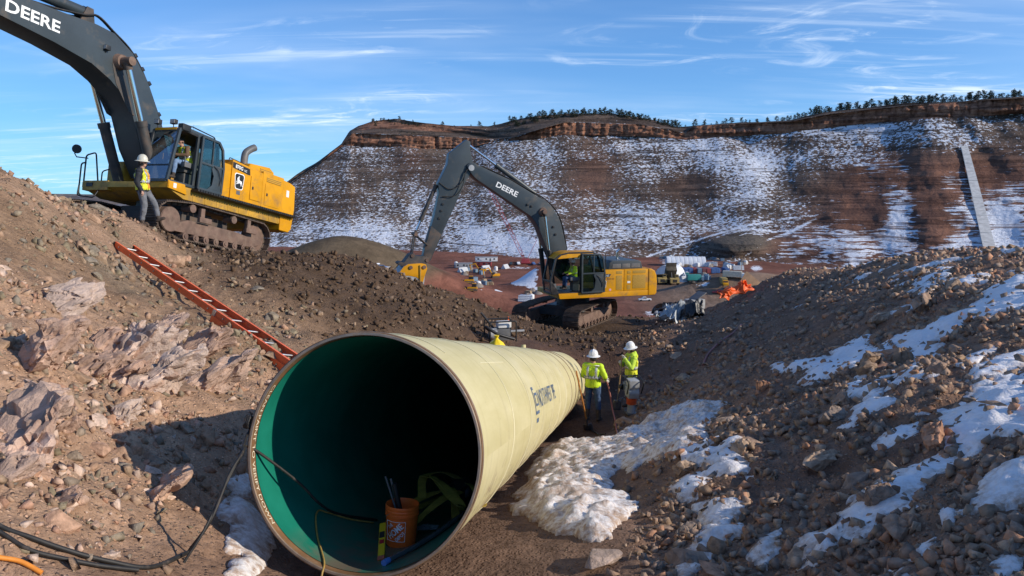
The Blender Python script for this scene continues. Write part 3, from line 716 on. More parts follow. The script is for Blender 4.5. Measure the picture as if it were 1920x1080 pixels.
def fractured_mesh(name, seed, n, flat, stretch, amp=.10, fr=(5, 5, 1.8)):
    bm = hull_rock(seed, n, flat)
    for _ in range(5):
        ed = [e for e in bm.edges if e.calc_length() > .05]
        if ed: bmesh.ops.subdivide_edges(bm, edges=ed, cuts=1); bmesh.ops.triangulate(bm, faces=bm.faces)
        if len(bm.verts) > 6000: break
    off = Vector((seed * 3.1, seed * 1.7, seed * .9)); bm.normal_update(); nn_ = [v.normal.copy() for v in bm.verts]
    for v, nv in zip(bm.verts, nn_):
        q = Vector((v.co.x * fr[0], v.co.y * fr[1], v.co.z * fr[2])) + off; q += Vector((mnoise.noise(q * .6), mnoise.noise(q * .6 + Vector((9, 0, 0))), mnoise.noise(q * .6 + Vector((0, 7, 0))))) * .9
        d0, p0 = mnoise.voronoi(q); e = min(1.0, (d0[1] - d0[0]) * 5); h = mnoise.cell(p0[0] * 13.7) * .6
        v.co += nv * (amp * (h - .2) - amp * .55 * (1 - e) + mnoise.fractal(v.co * 8 + off, .9, 2.1, 4) * .016)
        v.co = Vector((v.co.x * stretch[0], v.co.y * stretch[1], v.co.z * stretch[2]))
    bmesh.ops.smooth_vert(bm, verts=bm.verts, factor=.06, use_axis_x=True, use_axis_y=True, use_axis_z=True)
    me = bpy.data.meshes.new(name); bm.to_mesh(me); bm.free(); me.polygons.foreach_set('use_smooth', [True] * len(me.polygons)); me.set_sharp_from_angle(angle=rad(20)); return me
# rocks that stand out by themselves
def lone_rock(px, size, mat, label, seed, stretch=(1, 1, 1), yaw=0, tilt=(0, 0), sink=.25, flat=.7, amp=.05, name='boulder', n=16, lift=0):
    P = hit(*px); me = fractured_mesh(name, seed, n, flat, stretch, .06, (3, 3, 3)) if 600 < seed < 800 else big_rock_mesh(name, seed, n, flat, 3, amp, stretch); me.materials.append(mat)
    o = bpy.data.objects.new(name, me); COL.objects.link(o)
    o.location = (P[0], P[1], float(gz(np.array([P[0]]), np.array([P[1]]))[0]) + size * (.5 * flat - sink) * .6 + lift)
    o.scale = (size,) * 3; o.rotation_euler = (tilt[0], tilt[1], yaw)
    return tag(o, label, 'rock')
lone_rock((328, 497), .62, M['rock_upper'], 'rounded grey brown boulder beside the middle of the orange ladder', 501, (1, .8, 1.1), .4, flat=.8)
lone_rock((352, 490), .36, M['rock_pink'], 'smaller tan rock touching the rounded boulder above the ladder', 503, (.9, .9, 1.1), 1.0, flat=.8)
def slab(px, L, W_, T, label, seed, turn=0.0, lift=.0, name='rock_outcrop', mat='rock_slab'):
    """fractured slab bedded in the slope, long side down the fall line"""
    P = hit(*px); nr = Vector(gnormal(np.array([P[0]]), np.array([P[1]]))[0]); up = (Vector((0, 0, 1)) - nr * nr.z).normalized()
    up = Matrix.Rotation(turn, 3, nr) @ up; sd = up.cross(nr).normalized()
    L, W_, T = L * 1.25, W_ * 1.3, T * 1.15
    me = fractured_mesh(name, seed, 13, .95, (W_, T, L), .10, (5 * W_ + 1.2, 5 * T + 1.2, 5 * L)); me.materials.append(M[mat])
    o = bpy.data.objects.new(name, me); COL.objects.link(o); o.location = (P[0], P[1], gzz0(P[0], P[1]) + lift + .18 * T); o.rotation_euler = Matrix((sd, nr, up)).transposed().to_euler()
    return tag(o, label, 'rock')
def gzz0(x, y): return float(gz(np.array([x]), np.array([y]))[0])
for px, L, W_, T, sd, tn, lb in [
        ((350, 690), 2.1, .85, .8, 601, .15, 'tall pale pink rock slab below the orange ladder, largest of the outcrop'),
        ((392, 735), 1.4, .5, .6, 602, .10, 'narrow pale rock rib right of the tallest outcrop slab'),
        ((305, 640), 1.2, .55, .55, 614, .25, 'pale slab tip at the top left of the tallest outcrop slab'),
        ((272, 690), 1.6, .70, .9, 603, -.1, 'cracked pink slab left of the tallest outcrop slab'),
        ((240, 715), 1.3, .55, .8, 604, .05, 'narrow pink slab further left in the cracked outcrop'),
        ((300, 735), 1.1, .55, .7, 615, .2, 'pink slab at the bottom of the cracked outcrop'),
        ((205, 660), 1.0, .60, .35, 605, .9, 'flat pink slab above the cracked outcrop'),
        ((110, 588), 1.6, .50, .30, 606, 1.0, 'long pale slab slanting high on the left cut'),
        ((85, 690), .8, .7, .65, 607, .3, 'square pale pink rock halfway up the left cut'),
        ((45, 850), .95, .85, .75, 608, .6, 'large whitish rock at the left edge in full sun'),
        ((128, 820), .50, .20, .20, 609, .1, 'slim upright white stone right of the large whitish rock'),
        ((300, 935), .60, .40, .40, 610, .1, 'purple grey split rock in the shadow of the pipe'),
        ((30, 905), .36, .30, .30, 611, .5, 'pale stone below the large whitish rock'),
        ((120, 955), .55, .28, .28, 612, .2, 'pink slab standing at the edge of the pipe shadow'),
        ((240, 795), .50, .42, .40, 613, .7, 'round tan pink rock just above the pipe shadow'),
        ((175, 700), .80, .40, .40, 616, -.2, 'pink slab between the square rock and the cracked outcrop')]:
    slab(px, L, W_, T, lb, sd, tn, 0, 'rock_outcrop' if sd in (601, 602, 603, 604, 614, 615) else 'rock', 'rock_slab' if sd != 610 else 'rock_pink')
for px, s, st, yaw, sd, lb in [
        ((1688, 690), .60, (.9, .8, 1.15), .3, 701, 'large dark rounded boulder standing in the upper snow streak'),
        ((1632, 690), .62, (1.2, .8, .85), .8, 702, 'dark layered boulder left of the large rounded boulder'),
        ((1428, 735), .48, (.8, .7, 1.2), .1, 703, 'upright rust brown block at the left end of the upper snow streak'),
        ((1562, 790), .50, (1.0, .9, 1.0), .5, 704, 'dark grey block between the two snow patches mid slope'),
        ((1575, 760), .42, (1.1, .9, .8), 1.5, 705, 'flat topped grey rock above the dark grey block'),
        ((1390, 855), .40, (.9, .8, 1.1), .7, 706, 'rust brown pyramid shaped rock beside the trench snow'),
        ((1535, 885), .46, (1.3, .7, .8), .4, 707, 'long brown slab near the middle of the right slope'),
        ((1645, 955), .34, (.9, .8, 1.0), .2, 708, 'dark brown block in the middle of the long lower snow streak'),
        ((1690, 1005), .42, (1.0, .8, 1.1), 1.1, 709, 'tan brown boulder below the long lower snow streak'),
        ((1755, 840), .44, (1.1, .8, .9), .9, 710, 'grey brown boulder above the long lower snow streak'),
        ((1285, 890), .38, (1.1, .9, .9), .3, 711, 'brown rock at the right edge of the trench snow'),
        ((1290, 1010), .34, (1.0, .9, .9), .6, 712, 'brown rock left of the lowest snow patch'),
        ((1650, 610), .62, (1.4, .8, .8), .3, 713, 'rusty boulder group stone above the upper snow streak'),
        ((1730, 585), .80, (1.3, .8, .9), .9, 714, 'broad rust brown boulder high on the right slope'),
        ((1790, 545), .62, (1.0, .8, .9), .2, 715, 'brown boulder above the highest snow streak'),
        ((1760, 700), .40, (.9, .8, 1.1), .2, 716, 'tan boulder right of the large rounded boulder')]:
    lone_rock(px, s, M['rock_dark'], lb, sd, st, yaw, (.1, -.1), .22, .8, .06, 'boulder', 18)
lone_rock((1122, 1062), .42, M['rock_slab'], 'flat tan and grey stone at the bottom edge on the trench floor', 801, (1.4, .8, .35), .4, (0, 0), .1, .8, .02, 'flat_stone', 18)

# ---------------------------------------------------------------- snow
def snow_material():
    k = NT('old_snow'); p = k.pos(); n1 = k.noise(p, 2.2, 6, .65); n2 = k.noise(p, 14, 5, .65); n3 = k.noise(p, 60, 3); d = k.attr('dirt', 'Fac')
    c = k.mix(k.ramp(n1, .35, .7, 0, .35), (.86, .86, .88), (.76, .72, .68))
    dm = k.math('MULTIPLY', k.ramp(k.math('ADD', n2, k.math('MULTIPLY', n1, .6)), .66, .96), d)
    c = k.mix(k.math('MULTIPLY', d, .38), c, (.60, .51, .42)); c = k.mix(dm, c, (.42, .30, .22)); c = k.mix(k.math('MULTIPLY', k.ramp(n2, .60, .74), d), c, (.22, .15, .11))
    nm = k.bump(n1, .5, .12); nm = k.bump(n2, .6, .03, nm); nm = k.bump(n3, .35, .008, nm)
    k.put(k.b.inputs['Subsurface Weight'], .15); k.put(k.b.inputs['Subsurface Radius'], (.05, .06, .08)); k.put(k.b.inputs['Subsurface Scale'], .3)
    return k.done(c, .65, None, nm, .3)
M['snow'] = snow_material()
def sd_poly(P, Q):
    x, y = P[:, 0], P[:, 1]; d = np.full(len(x), 1e9); ins = np.zeros(len(x), bool)
    for (a, b), (c, e) in zip(Q, np.roll(Q, -1, 0)):
        t = np.clip(((x - a) * (c - a) + (y - b) * (e - b)) / ((c - a) ** 2 + (e - b) ** 2 + 1e-12), 0, 1)
        d = np.minimum(d, (x - a - t * (c - a)) ** 2 + (y - b - t * (e - b)) ** 2)
        ins ^= ((b > y) != (e > y)) & (x < (c - a) * (y - b) / (e - b + 1e-12) + a)
    return np.where(ins, 1, -1) * np.sqrt(d)
def snow_patch(poly, th, label, dirt=.1, lump=0.022, rag=.17, name='snow_patch'):
    Q = np.array([hit(u, v)[:2] for u, v in poly]); lo, hi = Q.min(0) - .25, Q.max(0) + .25
    st = max(.028, math.sqrt((hi - lo).prod() / 60000)); xs = np.arange(lo[0], hi[0], st); ys = np.arange(lo[1], hi[1], st)
    X, Y = np.meshgrid(xs, ys, indexing='ij'); X, Y = X.ravel(), Y.ravel()
    far = np.clip(np.hypot(X, Y) / 8, .6, 2.5)
    sd = sd_poly(np.stack([X, Y], 1), Q) + rag * far ** .6 * .9 * fbm(X * 1.7 + 3, Y * 1.7, 5, .62) + .04 + .35 * rag * fbm(X * 9, Y * 9, 3)
    th = th * .7; prof = np.clip(sd / .34, 0, 1) ** .85; prof = np.where(sd > 0, prof, sd * 2.2)
    z = gz(X, Y, False) * .7 + gz(X, Y) * .3 + th * np.clip(prof, -1.2, 1) + np.clip(sd * 4, 0, 1) * (lump * np.abs(fbm(X * 3, Y * 3, 4)) * 2 + .25 * lump * fbm(X * 11, Y * 11, 3)) + .02 * (sd > 0)
    z = np.where(sd <= 0, z - .05 + 2.0 * np.clip(sd, -.1, 0), z)
    o = grid_mesh(name, np.stack([X, Y, z], 1), len(xs), len(ys), M['snow'], keep=sd > -.05, attrs={'dirt': np.clip(dirt * (.6 + .8 * (fbm(X * .9, Y * .9, 2) * .5 + .5)) + .75 * sstep(.16, .0, sd), 0, 1)})
    return tag(o, label, 'snow', None, 'stuff')
z6 = lambda L: [(1300 + a / 1.742, 460 + b / 1.742) for a, b in L]
z5 = lambda L: [(880 + a / 2.25, 600 + b / 2.25) for a, b in L]
z8 = lambda L: [(a / 2.843, 700 + b / 2.843) for a, b in L]
snow_patch(z6([(1120, 80), (1080, 100), (1000, 130), (930, 180), (880, 215), (800, 240), (750, 280), (640, 310), (600, 340), (570, 300), (500, 330), (440, 360), (250, 395), (255, 415), (330, 420), (380, 410), (350, 450), (380, 460), (450, 430), (530, 400), (600, 370), (650, 340), (690, 350), (700, 390), (670, 440), (740, 440), (780, 390), (800, 310), (880, 290), (900, 260), (960, 240), (1120, 190)]), .09, 'long upper snow streak slanting across the right slope')
snow_patch(z6([(680, 210), (740, 170), (750, 150), (720, 130), (800, 80), (845, 75), (840, 110), (790, 120), (770, 150), (750, 190), (690, 230), (630, 240)]), .07, 'narrow snow streak just under the crest of the right slope')
snow_patch(z6([(850, 135), (900, 100), (960, 95), (940, 115), (890, 140)]), .06, 'small snow streak highest on the right slope', rag=.06)
snow_patch(z6([(490, 490), (530, 440), (560, 470), (620, 440), (640, 460), (600, 500), (640, 520), (570, 560), (500, 600), (560, 540), (540, 510)]), .07, 'small snow patch below the dark layered boulder')
snow_patch(z6([(1110, 440), (1000, 470), (900, 480), (860, 540), (790, 560), (800, 600), (810, 650), (770, 720), (700, 740), (690, 760), (610, 790), (530, 830), (540, 860), (480, 890), (440, 940), (350, 960), (320, 1000), (350, 1030), (430, 990), (560, 960), (650, 890), (740, 870), (840, 920), (830, 900), (760, 860), (700, 840), (740, 800), (820, 740), (870, 700), (920, 690), (990, 640), (1110, 615)]), .10, 'long lower snow streak running down the right slope', .2)
snow_patch(z6([(1110, 695), (1000, 730), (950, 770), (920, 830), (880, 880), (900, 900), (960, 890), (1110, 830)]), .09, 'snow patch at the right edge below the long streak', .25)
snow_patch(z6([(860, 400), (900, 360), (1000, 330), (940, 370), (880, 410)]), .06, 'thin snow streak right of the tan boulder', rag=.05)
snow_patch(z6([(900, 435), (960, 380), (1110, 335), (1110, 395), (1000, 420), (920, 450)]), .07, 'snow streak between the upper and lower long streaks', rag=.06)
snow_patch(z6([(590, 660), (680, 600), (730, 590), (720, 630), (640, 670)]), .06, 'small oval snow patch in the middle of the right slope', rag=.05)
snow_patch(z6([(160, 1030), (200, 970), (290, 930), (300, 1000), (240, 1060)]), .06, 'dirty snow patch near the bottom of the right slope', .5, .04)
snow_patch(z6([(640, 1070), (720, 1000), (800, 965), (840, 1010), (760, 1060), (680, 1100)]), .04, 'thin dusty snow at the bottom right', .8, .03)
snow_patch(z6([(940, 1060), (1010, 1030), (1110, 990), (1110, 1060), (1000, 1100)]), .05, 'dirty snow in the bottom right corner', .7, .03)
snow_patch(z5([(170, 795), (240, 775), (210, 745), (270, 690), (235, 655), (300, 590), (330, 540), (420, 510), (500, 520), (580, 520), (640, 490), (700, 470), (760, 420), (830, 410), (900, 370), (990, 340), (1010, 360), (1080, 355), (1050, 395), (1010, 440), (990, 500), (950, 550), (870, 590), (730, 610), (690, 640), (640, 620), (560, 680), (600, 700), (560, 740), (640, 750), (700, 790), (660, 830), (620, 860), (600, 930), (520, 945), (440, 910), (360, 910), (310, 870), (250, 830), (200, 820)]), .17, 'lumpy dirty snow heap on the trench floor beside the pipe', 1.0, .085, .14)
snow_patch(z5([(850, 720), (900, 670), (960, 660), (1000, 680), (1000, 760), (900, 770)]), .07, 'small clean snow patch between brown rocks by the trench', .2, rag=.08)
snow_patch(z5([(890, 1090), (920, 990), (960, 930), (1000, 890), (1110, 890), (1130, 920), (1060, 960), (1090, 990), (1000, 1040), (960, 1090)]), .09, 'snow tongue at the bottom edge right of the trench floor', .4, .05)
snow_patch(z5([(960, 790), (1030, 780), (1100, 760), (1130, 790), (1100, 830), (1060, 880), (1000, 850), (970, 810)]), .07, 'snow strip above the snow tongue at the bottom edge', .3, .04)
snow_patch(z8([(1230, 580), (1320, 560), (1345, 660), (1260, 670)]), .06, 'small snow patch against the left side of the pipe', .4, .04, .06)
snow_patch(z8([(1190, 780), (1200, 740), (1270, 690), (1330, 720), (1370, 780), (1430, 840), (1440, 900), (1410, 960), (1390, 1020), (1340, 1100), (1230, 1100), (1250, 1040), (1310, 1000), (1300, 960), (1220, 960), (1240, 880), (1280, 830)]), .10, 'lumpy grey snow in shade left of the pipe mouth', .45, .06, .07)

# thin broken snow scraps over the spoil slope
xs_ = np.arange(2.0, 16.0, .055); ys_ = np.concatenate([np.arange(3.8, 12, .045), np.arange(12, 27, .085)]); SX, SY = np.meshgrid(xs_, ys_, indexing='ij'); SX, SY = SX.ravel(), SY.ravel()
sk_ = SY + .25 * SX; nz_ = fbm(SX * .55, sk_ * 1.7, 4, .55) + .35 * fbm(SX * 2.2, sk_ * 3.5, 4, .6) - .40 + .05 * np.clip((SX - 4) / 6, -1, 1) - .5 * sstep(9.5, 13, SY) * sstep(9.5, 6.5, SX - .18 * (SY - 12))
zr_ = zones(SX, SY)[2]; nz_ = np.where(zr_ > .6, nz_, -1); far_ = gz(SX, SY)
zz_ = far_ + np.clip(nz_ * .35, -.05, .045) + .008
o = grid_mesh('snow_scraps', np.stack([SX, SY, zz_], 1), len(xs_), len(ys_), M['snow'], keep=nz_ > -.01, attrs={'dirt': np.clip(.9 - nz_ * 6, .25, .95)})
tag(o, 'thin broken scraps of dirty snow scattered over the right spoil slope', 'snow', None, 'stuff')
# ---------------------------------------------------------------- shared materials
M['yellow'] = simple('yellow_paint', (.66, .30, .003), .5, 0, .14, 1.5, (.22, .14, .07), .32, 1.8, spec=.3)
M['yellow_dirty'] = simple('dusty_yellow_paint', (.52, .29, .03), .55, 0, .25, 2, (.16, .11, .07), .45, 3)
M['charcoal'] = simple('charcoal_paint', (.040, .052, .060), .40, 0, .18, 1.0, (.13, .10, .075), .22, 1.6)
M['charcoal_dirty'] = simple('muddy_charcoal_paint', (.045, .045, .045), .6, 0, .3, 2, (.13, .085, .06), .6, 2)
M['black'] = simple('black_paint', (.014, .014, .015), .5, 0, .3, 4, (.08, .06, .05), .25, 4)
M['rubber'] = simple('black_rubber', (.018, .017, .016), .65, 0, .3, 8, (.10, .075, .06), .3, 6)
M['track'] = simple('muddy_track_steel', (.105, .078, .060), .75, .3, .35, 5, (.16, .11, .08), .6, 5, .4, 30)
M['rust'] = simple('rusty_track_frame', (.155, .095, .070), .8, 0, .35, 3, (.22, .15, .11), .5, 4, .4, 25)
M['chrome'] = simple('polished_rod', (.75, .75, .75), .12, 1.0, .05, 3)
M['alu'] = simple('worn_aluminium', (.58, .58, .57), .4, .9, .15, 8)
M['white'] = simple('white_paint', (.78, .78, .76), .5, 0, .08, 3, (.35, .28, .22), .1, 4)
M['print_white'] = simple('white_lettering', (.85, .85, .84), .5, 0, .05, 3)
M['print_blue'] = simple('worn_blue_print', (.12, .17, .25), .6, 0, .5, 20)
M['grey'] = simple('mid_grey_plastic', (.12, .122, .125), .5, 0, .2, 4, (.2, .15, .11), .25, 4)
M['lightgrey'] = simple('light_grey_plastic', (.36, .37, .38), .5, 0, .2, 6, (.2, .15, .11), .2, 4)
M['orange'] = simple('orange_plastic', (.88, .15, .02), .45, 0, .12, 5, (.25, .12, .07), .15, 5)
M['ladder'] = simple('orange_fibreglass', (.85, .15, .04), .5, 0, .15, 6, (.35, .18, .11), .2, 7)
M['seat'] = simple('grey_seat_cloth', (.10, .095, .085), .9, 0, .2, 10)
def glass_mat(name, tint, op):
    k = NT(name); t = k.t
    tr = k.n('ShaderNodeBsdfTransparent', {'Color': tint}); gl = k.n('ShaderNodeBsdfGlossy', {'Color': (.55, .6, .65), 'Roughness': .03})
    fr = k.n('ShaderNodeFresnel', {'IOR': 1.5}); f = k.math('ADD', k.math('MULTIPLY', fr.outputs[0], .45), op, True)
    mx = k.n('ShaderNodeMixShader', {0: f, 1: tr.outputs[0], 2: gl.outputs[0]})
    t.links.new(mx.outputs[0], [n for n in t.nodes if n.type == 'OUTPUT_MATERIAL'][0].inputs[0])
    return k.m
M['glass'] = glass_mat('cab_glass', (.62, .72, .70), .03)
def grille_mat():
    k = NT('perforated_yellow_grille'); o = k.obj(); v = k.vor(o, 17, randomness=0.0) if False else k.n('ShaderNodeTexVoronoi', {'Vector': o, 'Scale': 17.0, 'Randomness': 0.0}).outputs['Distance']
    return k.done(k.mix(k.ramp(v, .34, .42), (.10, .055, .012), (.62, .32, .02)), .6)
M['grille'] = grille_mat()

# ---------------------------------------------------------------- the big pipe
def coat_material():
    k = NT('cream_pipe_coating'); a = k.attr('sa', 'Color'); p = k.obj()
    n1 = k.noise(a, 1.1, 6, .6, .3, (.55, 2.4, 1)); n2 = k.noise(a, 2.0, 6, .65, .2, (3.0, .30, 1)); n3 = k.noise(p, 40, 4, .6); n4 = k.noise(p, .9, 4)
    c = k.mix(k.ramp(n1, .3, .7), (.52, .455, .225), (.61, .54, .30))
    c = k.mix(k.ramp(n2, .50, .72, 0, .55), c, (.43, .36, .17)); c = k.mix(k.ramp(n4, .5, .7, 0, .35), c, (.60, .55, .37))
    c = k.mix(k.ramp(k.noise(p, 3.2, 8, .7, 1.0), .60, .74, 0, .4), c, (.36, .28, .16))
    lw = k.attr('low', 'Fac'); mud = k.math('MULTIPLY', k.ramp(k.math('ADD', k.noise(p, 5, 8, .72, .6), k.math('MULTIPLY', lw, .22)), .60, .72), k.ramp(lw, .0, .5)); c = k.mix(k.math('MULTIPLY', mud, .75), c, (.22, .14, .095))
    sc = k.noise(a, 1.6, 6, .7, 2.0, (1.4, .35, 1)); c = k.mix(k.ramp(sc, .60, .66, 0, .35), c, (.40, .33, .20)); sp = k.noise(p, 26, 3, .6); c = k.mix(k.ramp(sp, .70, .76, 0, .45), c, (.26, .19, .12))
    nm = k.bump(n3, .25, .004); nm = k.bump(n2, .15, .01, nm)
    return k.done(c, .62, None, nm, .35)
def lining_material():
    k = NT('green_pipe_lining'); p = k.obj(); n = k.noise(p, 2.0, 6, .6); n2 = k.noise(p, 5, 8, .7, .8)
    c = k.mix(k.ramp(n, .3, .7), (.006, .155, .105), (.012, .21, .145)); c = k.mix(k.ramp(n2, .66, .8, 0, .45), c, (.30, .38, .34))
    d = k.attr('low', 'Fac'); dm = k.math('MULTIPLY', k.ramp(k.noise(p, 4, 6, .65), .3, .62), d)
    c = k.mix(dm, c, (.15, .115, .085))
    return k.done(c, .42, None, k.bump(n2, .08, .01), .4)
M['coat'] = coat_material(); M['lining'] = lining_material()
M['holdback'] = simple('bare_rusty_steel', (.20, .105, .045), .7, 0, .3, 4, (.30, .2, .12), .35, 7)
M['rim'] = simple('bevelled_steel_rim', (.34, .27, .21), .55, .5, .3, 5, (.30, .19, .11), .5, 5)
M['joint'] = simple('red_brown_joint_band', (.17, .065, .035), .7, 0, .3, 6)
JOINT = 10.7
def shell(name, s0, s1, r, mat, parent, n=128, ns=60, flip=False, low=False, mud=False):
    S = np.linspace(s0, s1, ns); A = np.linspace(0, 2 * math.pi, n + 1)
    V = np.array([pp(s, a, r) for s in S for a in A]); att = {'sa': np.array([(s, a * r, 0) for s in S for a in A], float)}
    if low: att['low'] = np.array([max(0, -math.sin(a) - .72) / .28 * (1 if s < 6 else .3) for s in S for a in A])
    if mud: att['low'] = np.array([min(1, max(0, -math.sin(a) - .05) / .8) for s in S for a in A])
    o = grid_mesh(name, V, ns, n + 1, mat, attrs=att, parent=parent)
    if flip: o.data.flip_normals()
    return o
pipe = empty('steel_pipe', (0, 0, 0), label='cream coated steel pipe with green lining lying open end towards the viewer', cat='pipe', )
shell('coating', .045, JOINT - .03, PR, M['coat'], pipe, mud=True)
shell('lining', .085, 16.5, PR - .034, M['lining'], pipe, flip=True, low=True)
shell('holdback_strip', .012, .085, PR - .030, M['holdback'], pipe, ns=3, flip=True)
def ring(name, prof, mat, parent, n=128):
    V, F = [], []; m_ = len(prof)
    for i in range(n):
        a = 2 * math.pi * i / n
        V += [pp(s, a, r) for s, r in prof]
    for i in range(n):
        j = (i + 1) % n
        F += [(i * m_ + k, j * m_ + k, j * m_ + k + 1, i * m_ + k + 1) for k in range(m_ - 1)]
    return mesh_obj(name, V, F, mat, parent, 50)
ring('rim', [(.014, PR - .030), (.0, PR - .026), (.0, PR - .010), (.010, PR - .004), (.046, PR - .002)], M['rim'], pipe)
ring('bare_end_band', [(.011, PR - .004), (.012, PR + .0025), (.050, PR + .003), (.052, PR - .002)], M['holdback'], pipe)
ring('coating_edge', [(.045, PR - .002), (.045, PR + .004), (.050, PR + .006), (.07, PR + .004), (.085, PR - .001)], M['rim'], pipe)
# spiral weld seams show as thin raised lines
helix = MB()
hp = [pp(.5 + 1.45 * t / (2 * math.pi), t + 1.0, PR + .0015) for t in np.linspace(0, 2 * math.pi * (JOINT - .7) / 1.45, 700)]
helix.tube(hp, .008, 5); helix.build('weld_seam', simple('pale_weld_bead', (.64, .58, .36), .6, 0, .1), pipe, 60)
sm_ = MB().bar(pp(1.5, rad(49), PR + .001), pp(2.95, rad(49), PR + .001), .010, .006); sm_.build('plate_seam', simple('pale_plate_seam', (.74, .69, .47), .6, 0, .1), pipe)
ring('joint_band', [(JOINT - .03, PR - .01), (JOINT - .03, PR + .004), (JOINT + .035, PR + .004), (JOINT + .035, PR - .01)], M['joint'], pipe)
mp_ = lambda cx, a0: (lambda x, y: pp(cx + x, rad(a0) + y / PR, PR + .0045))
text_obj('lettering', 'NORTHWEST PIPE', mp_(5.42, 14.6), M['print_blue'], pipe, fit=(2.45, .235), cuts=3, bold=.002)
# emblem: open square bracket round a curl, with a small mark under it
em = bpy.data.meshes.new('emblem'); eb = bmesh.new()
def eq(x0, x1, y0, y1, n=6):
    for i in range(n):
        ya, yb = y0 + (y1 - y0) * i / n, y0 + (y1 - y0) * (i + 1) / n
        eb.faces.new([eb.verts.new(mp_(3.90, 14.5)(x, y)) for x, y in ((x0, ya), (x1, ya), (x1, yb), (x0, yb))])
eq(-.20, -.155, -.17, .17); eq(-.20, -.02, .135, .175); eq(-.20, .20, -.175, -.135); eq(-.04, .20, .06, .095); eq(.16, .20, -.06, .095); eq(-.04, .20, -.075, -.045); eq(-.08, -.04, -.075, .095); eq(-.12, .10, -.28, -.225)
eb.to_mesh(em); eb.free(); link_mesh('emblem', em, M['print_blue'], pipe)
M['chalk'] = simple('paint_marker', (.78, .70, .52), .7, 0, .15, 30)
text_obj('marker_writing', 'CLEAN PAINT TO VERIFY DOWN', lambda x, y: pp(.048 + y, rad(183) + x / PR, PR - .0325), M['chalk'], pipe, fit=(1.20, .042), cuts=2, bold=.0)
pg = MB().cyl(pp(9.6, rad(90), PR - .02), pp(9.6, rad(90), PR + .07), .055, .05, 14); pg.build('vent_plug', M['coat'], pipe, 40)
# next length of pipe, mostly buried
pipe2 = empty('steel_pipe', (0, 0, 0), label='second length of cream pipe beyond the red brown joint band', cat='pipe')
shell('coating', JOINT + .03, 17.0, PR - .006, M['coat'], pipe2, ns=24, mud=True)
for s_ in (JOINT + 1.5, JOINT + 2.6): ring('strap_band', [(s_, PR - .01), (s_, PR + .004), (s_ + .04, PR + .004), (s_ + .04, PR - .01)], M['joint'], pipe2)
cap = ring('end_cap', [(16.9, .01), (16.9, PR - .03)], M['black'], pipe2)  # black disc added inside so the far end of the bore stays dark

# ---------------------------------------------------------------- things inside and around the pipe mouth
def V3(a): return Vector([float(x) for x in a])
bb = V3(pp(.98, rad(-86), PR - .034)) + Vector((0, 0, .01))
bucket = empty('bucket', bb, (rad(-4), rad(3), 0), label='orange plastic bucket with white square print standing in the pipe mouth', cat='bucket')
prof = [(.0, .004), (.128, .004), (.132, .015), (.142, .27), (.150, .275), (.150, .295), (.145, .30), (.149, .315), (.149, .325), (.146, .33), (.150, .345), (.150, .352), (.147, .366), (.142, .366), (.138, .35), (.127, .03), (0, .02)]
MB().lathe(prof, n=40).build('bucket_shell', M['orange'], bucket, 35)
for (x, y), (x2, y2), r, h in [((-.05, .02), (-.10, .06), .008, .50), ((-.02, .03), (-.05, .08), .009, .48)]:
    pass
face = math.atan2(-1, -.28)
bw = lambda x, y: ((.1355 + .05 * y + .0075) * math.cos(face + x / .14), (.1355 + .05 * y + .0075) * math.sin(face + x / .14), .155 + y)
def bucket_rot(th):
    c_, s_ = math.cos(th), math.sin(th); return lambda x, y, ox=0, oy=0: bw(ox + c_ * x - s_ * y, oy + s_ * x + c_ * y)
br = bucket_rot(rad(45))
for t_, w_, h_, ox, oy in (('THE', .052, .030, -.048, .046), ('HOME', .165, .058, .0, .004), ('DEPOT', .105, .032, .045, -.040)):
    text_obj('printed_word', t_, (lambda ox, oy: (lambda x, y: br(x, y, ox, oy)))(ox, oy), M['print_white'], bucket, fit=(w_, h_), cuts=2, bold=.02)
sq = MB(); S_ = .088
for a, b in (((-S_, -S_), (S_, -S_)), ((S_, -S_), (S_, S_)), ((S_, S_), (-S_, S_)), ((-S_, S_), (-S_, -S_))):
    sq.tube([bw(a[0] + (b[0] - a[0]) * t, a[1] + (b[1] - a[1]) * t) for t in np.linspace(0, 1, 10)], .0022, 4)
sq.build('print_frame', M['print_white'], bucket)
hd = MB().tube([(.15 * math.cos(a), .15 * math.sin(a), .31 - .10 * math.sin((a - .9) * 1.0)) for a in np.linspace(.9, .9 + math.pi, 18)], .003, 5); hd.build('wire_handle', M['alu'], bucket, 60)
for i, (a, b, r) in enumerate([((.02, .02, .10), (-.135, .06, .60), .009), ((.03, .0, .08), (-.085, .045, .585), .010)]):
    o = MB().cyl(bb + Vector(a), bb + Vector(b), r, r, 10).build('steel_rod', M['grey'], None, 40)
    tag(o, ['thin grey rod leaning furthest left in the orange bucket', 'second thin grey rod between its neighbours in the bucket'][i], 'rod')
o = MB().lathe([(.026, 0), (.026, .5), (.021, .5), (.021, .02)], (0, 0, 0), n=16).build('tube', M['black'], None, 40)
o.location = bb + Vector((.04, .01, .05)); o.rotation_euler = (rad(-4), rad(-11), 0); tag(o, 'thick black tube sticking out of the orange bucket', 'tube')
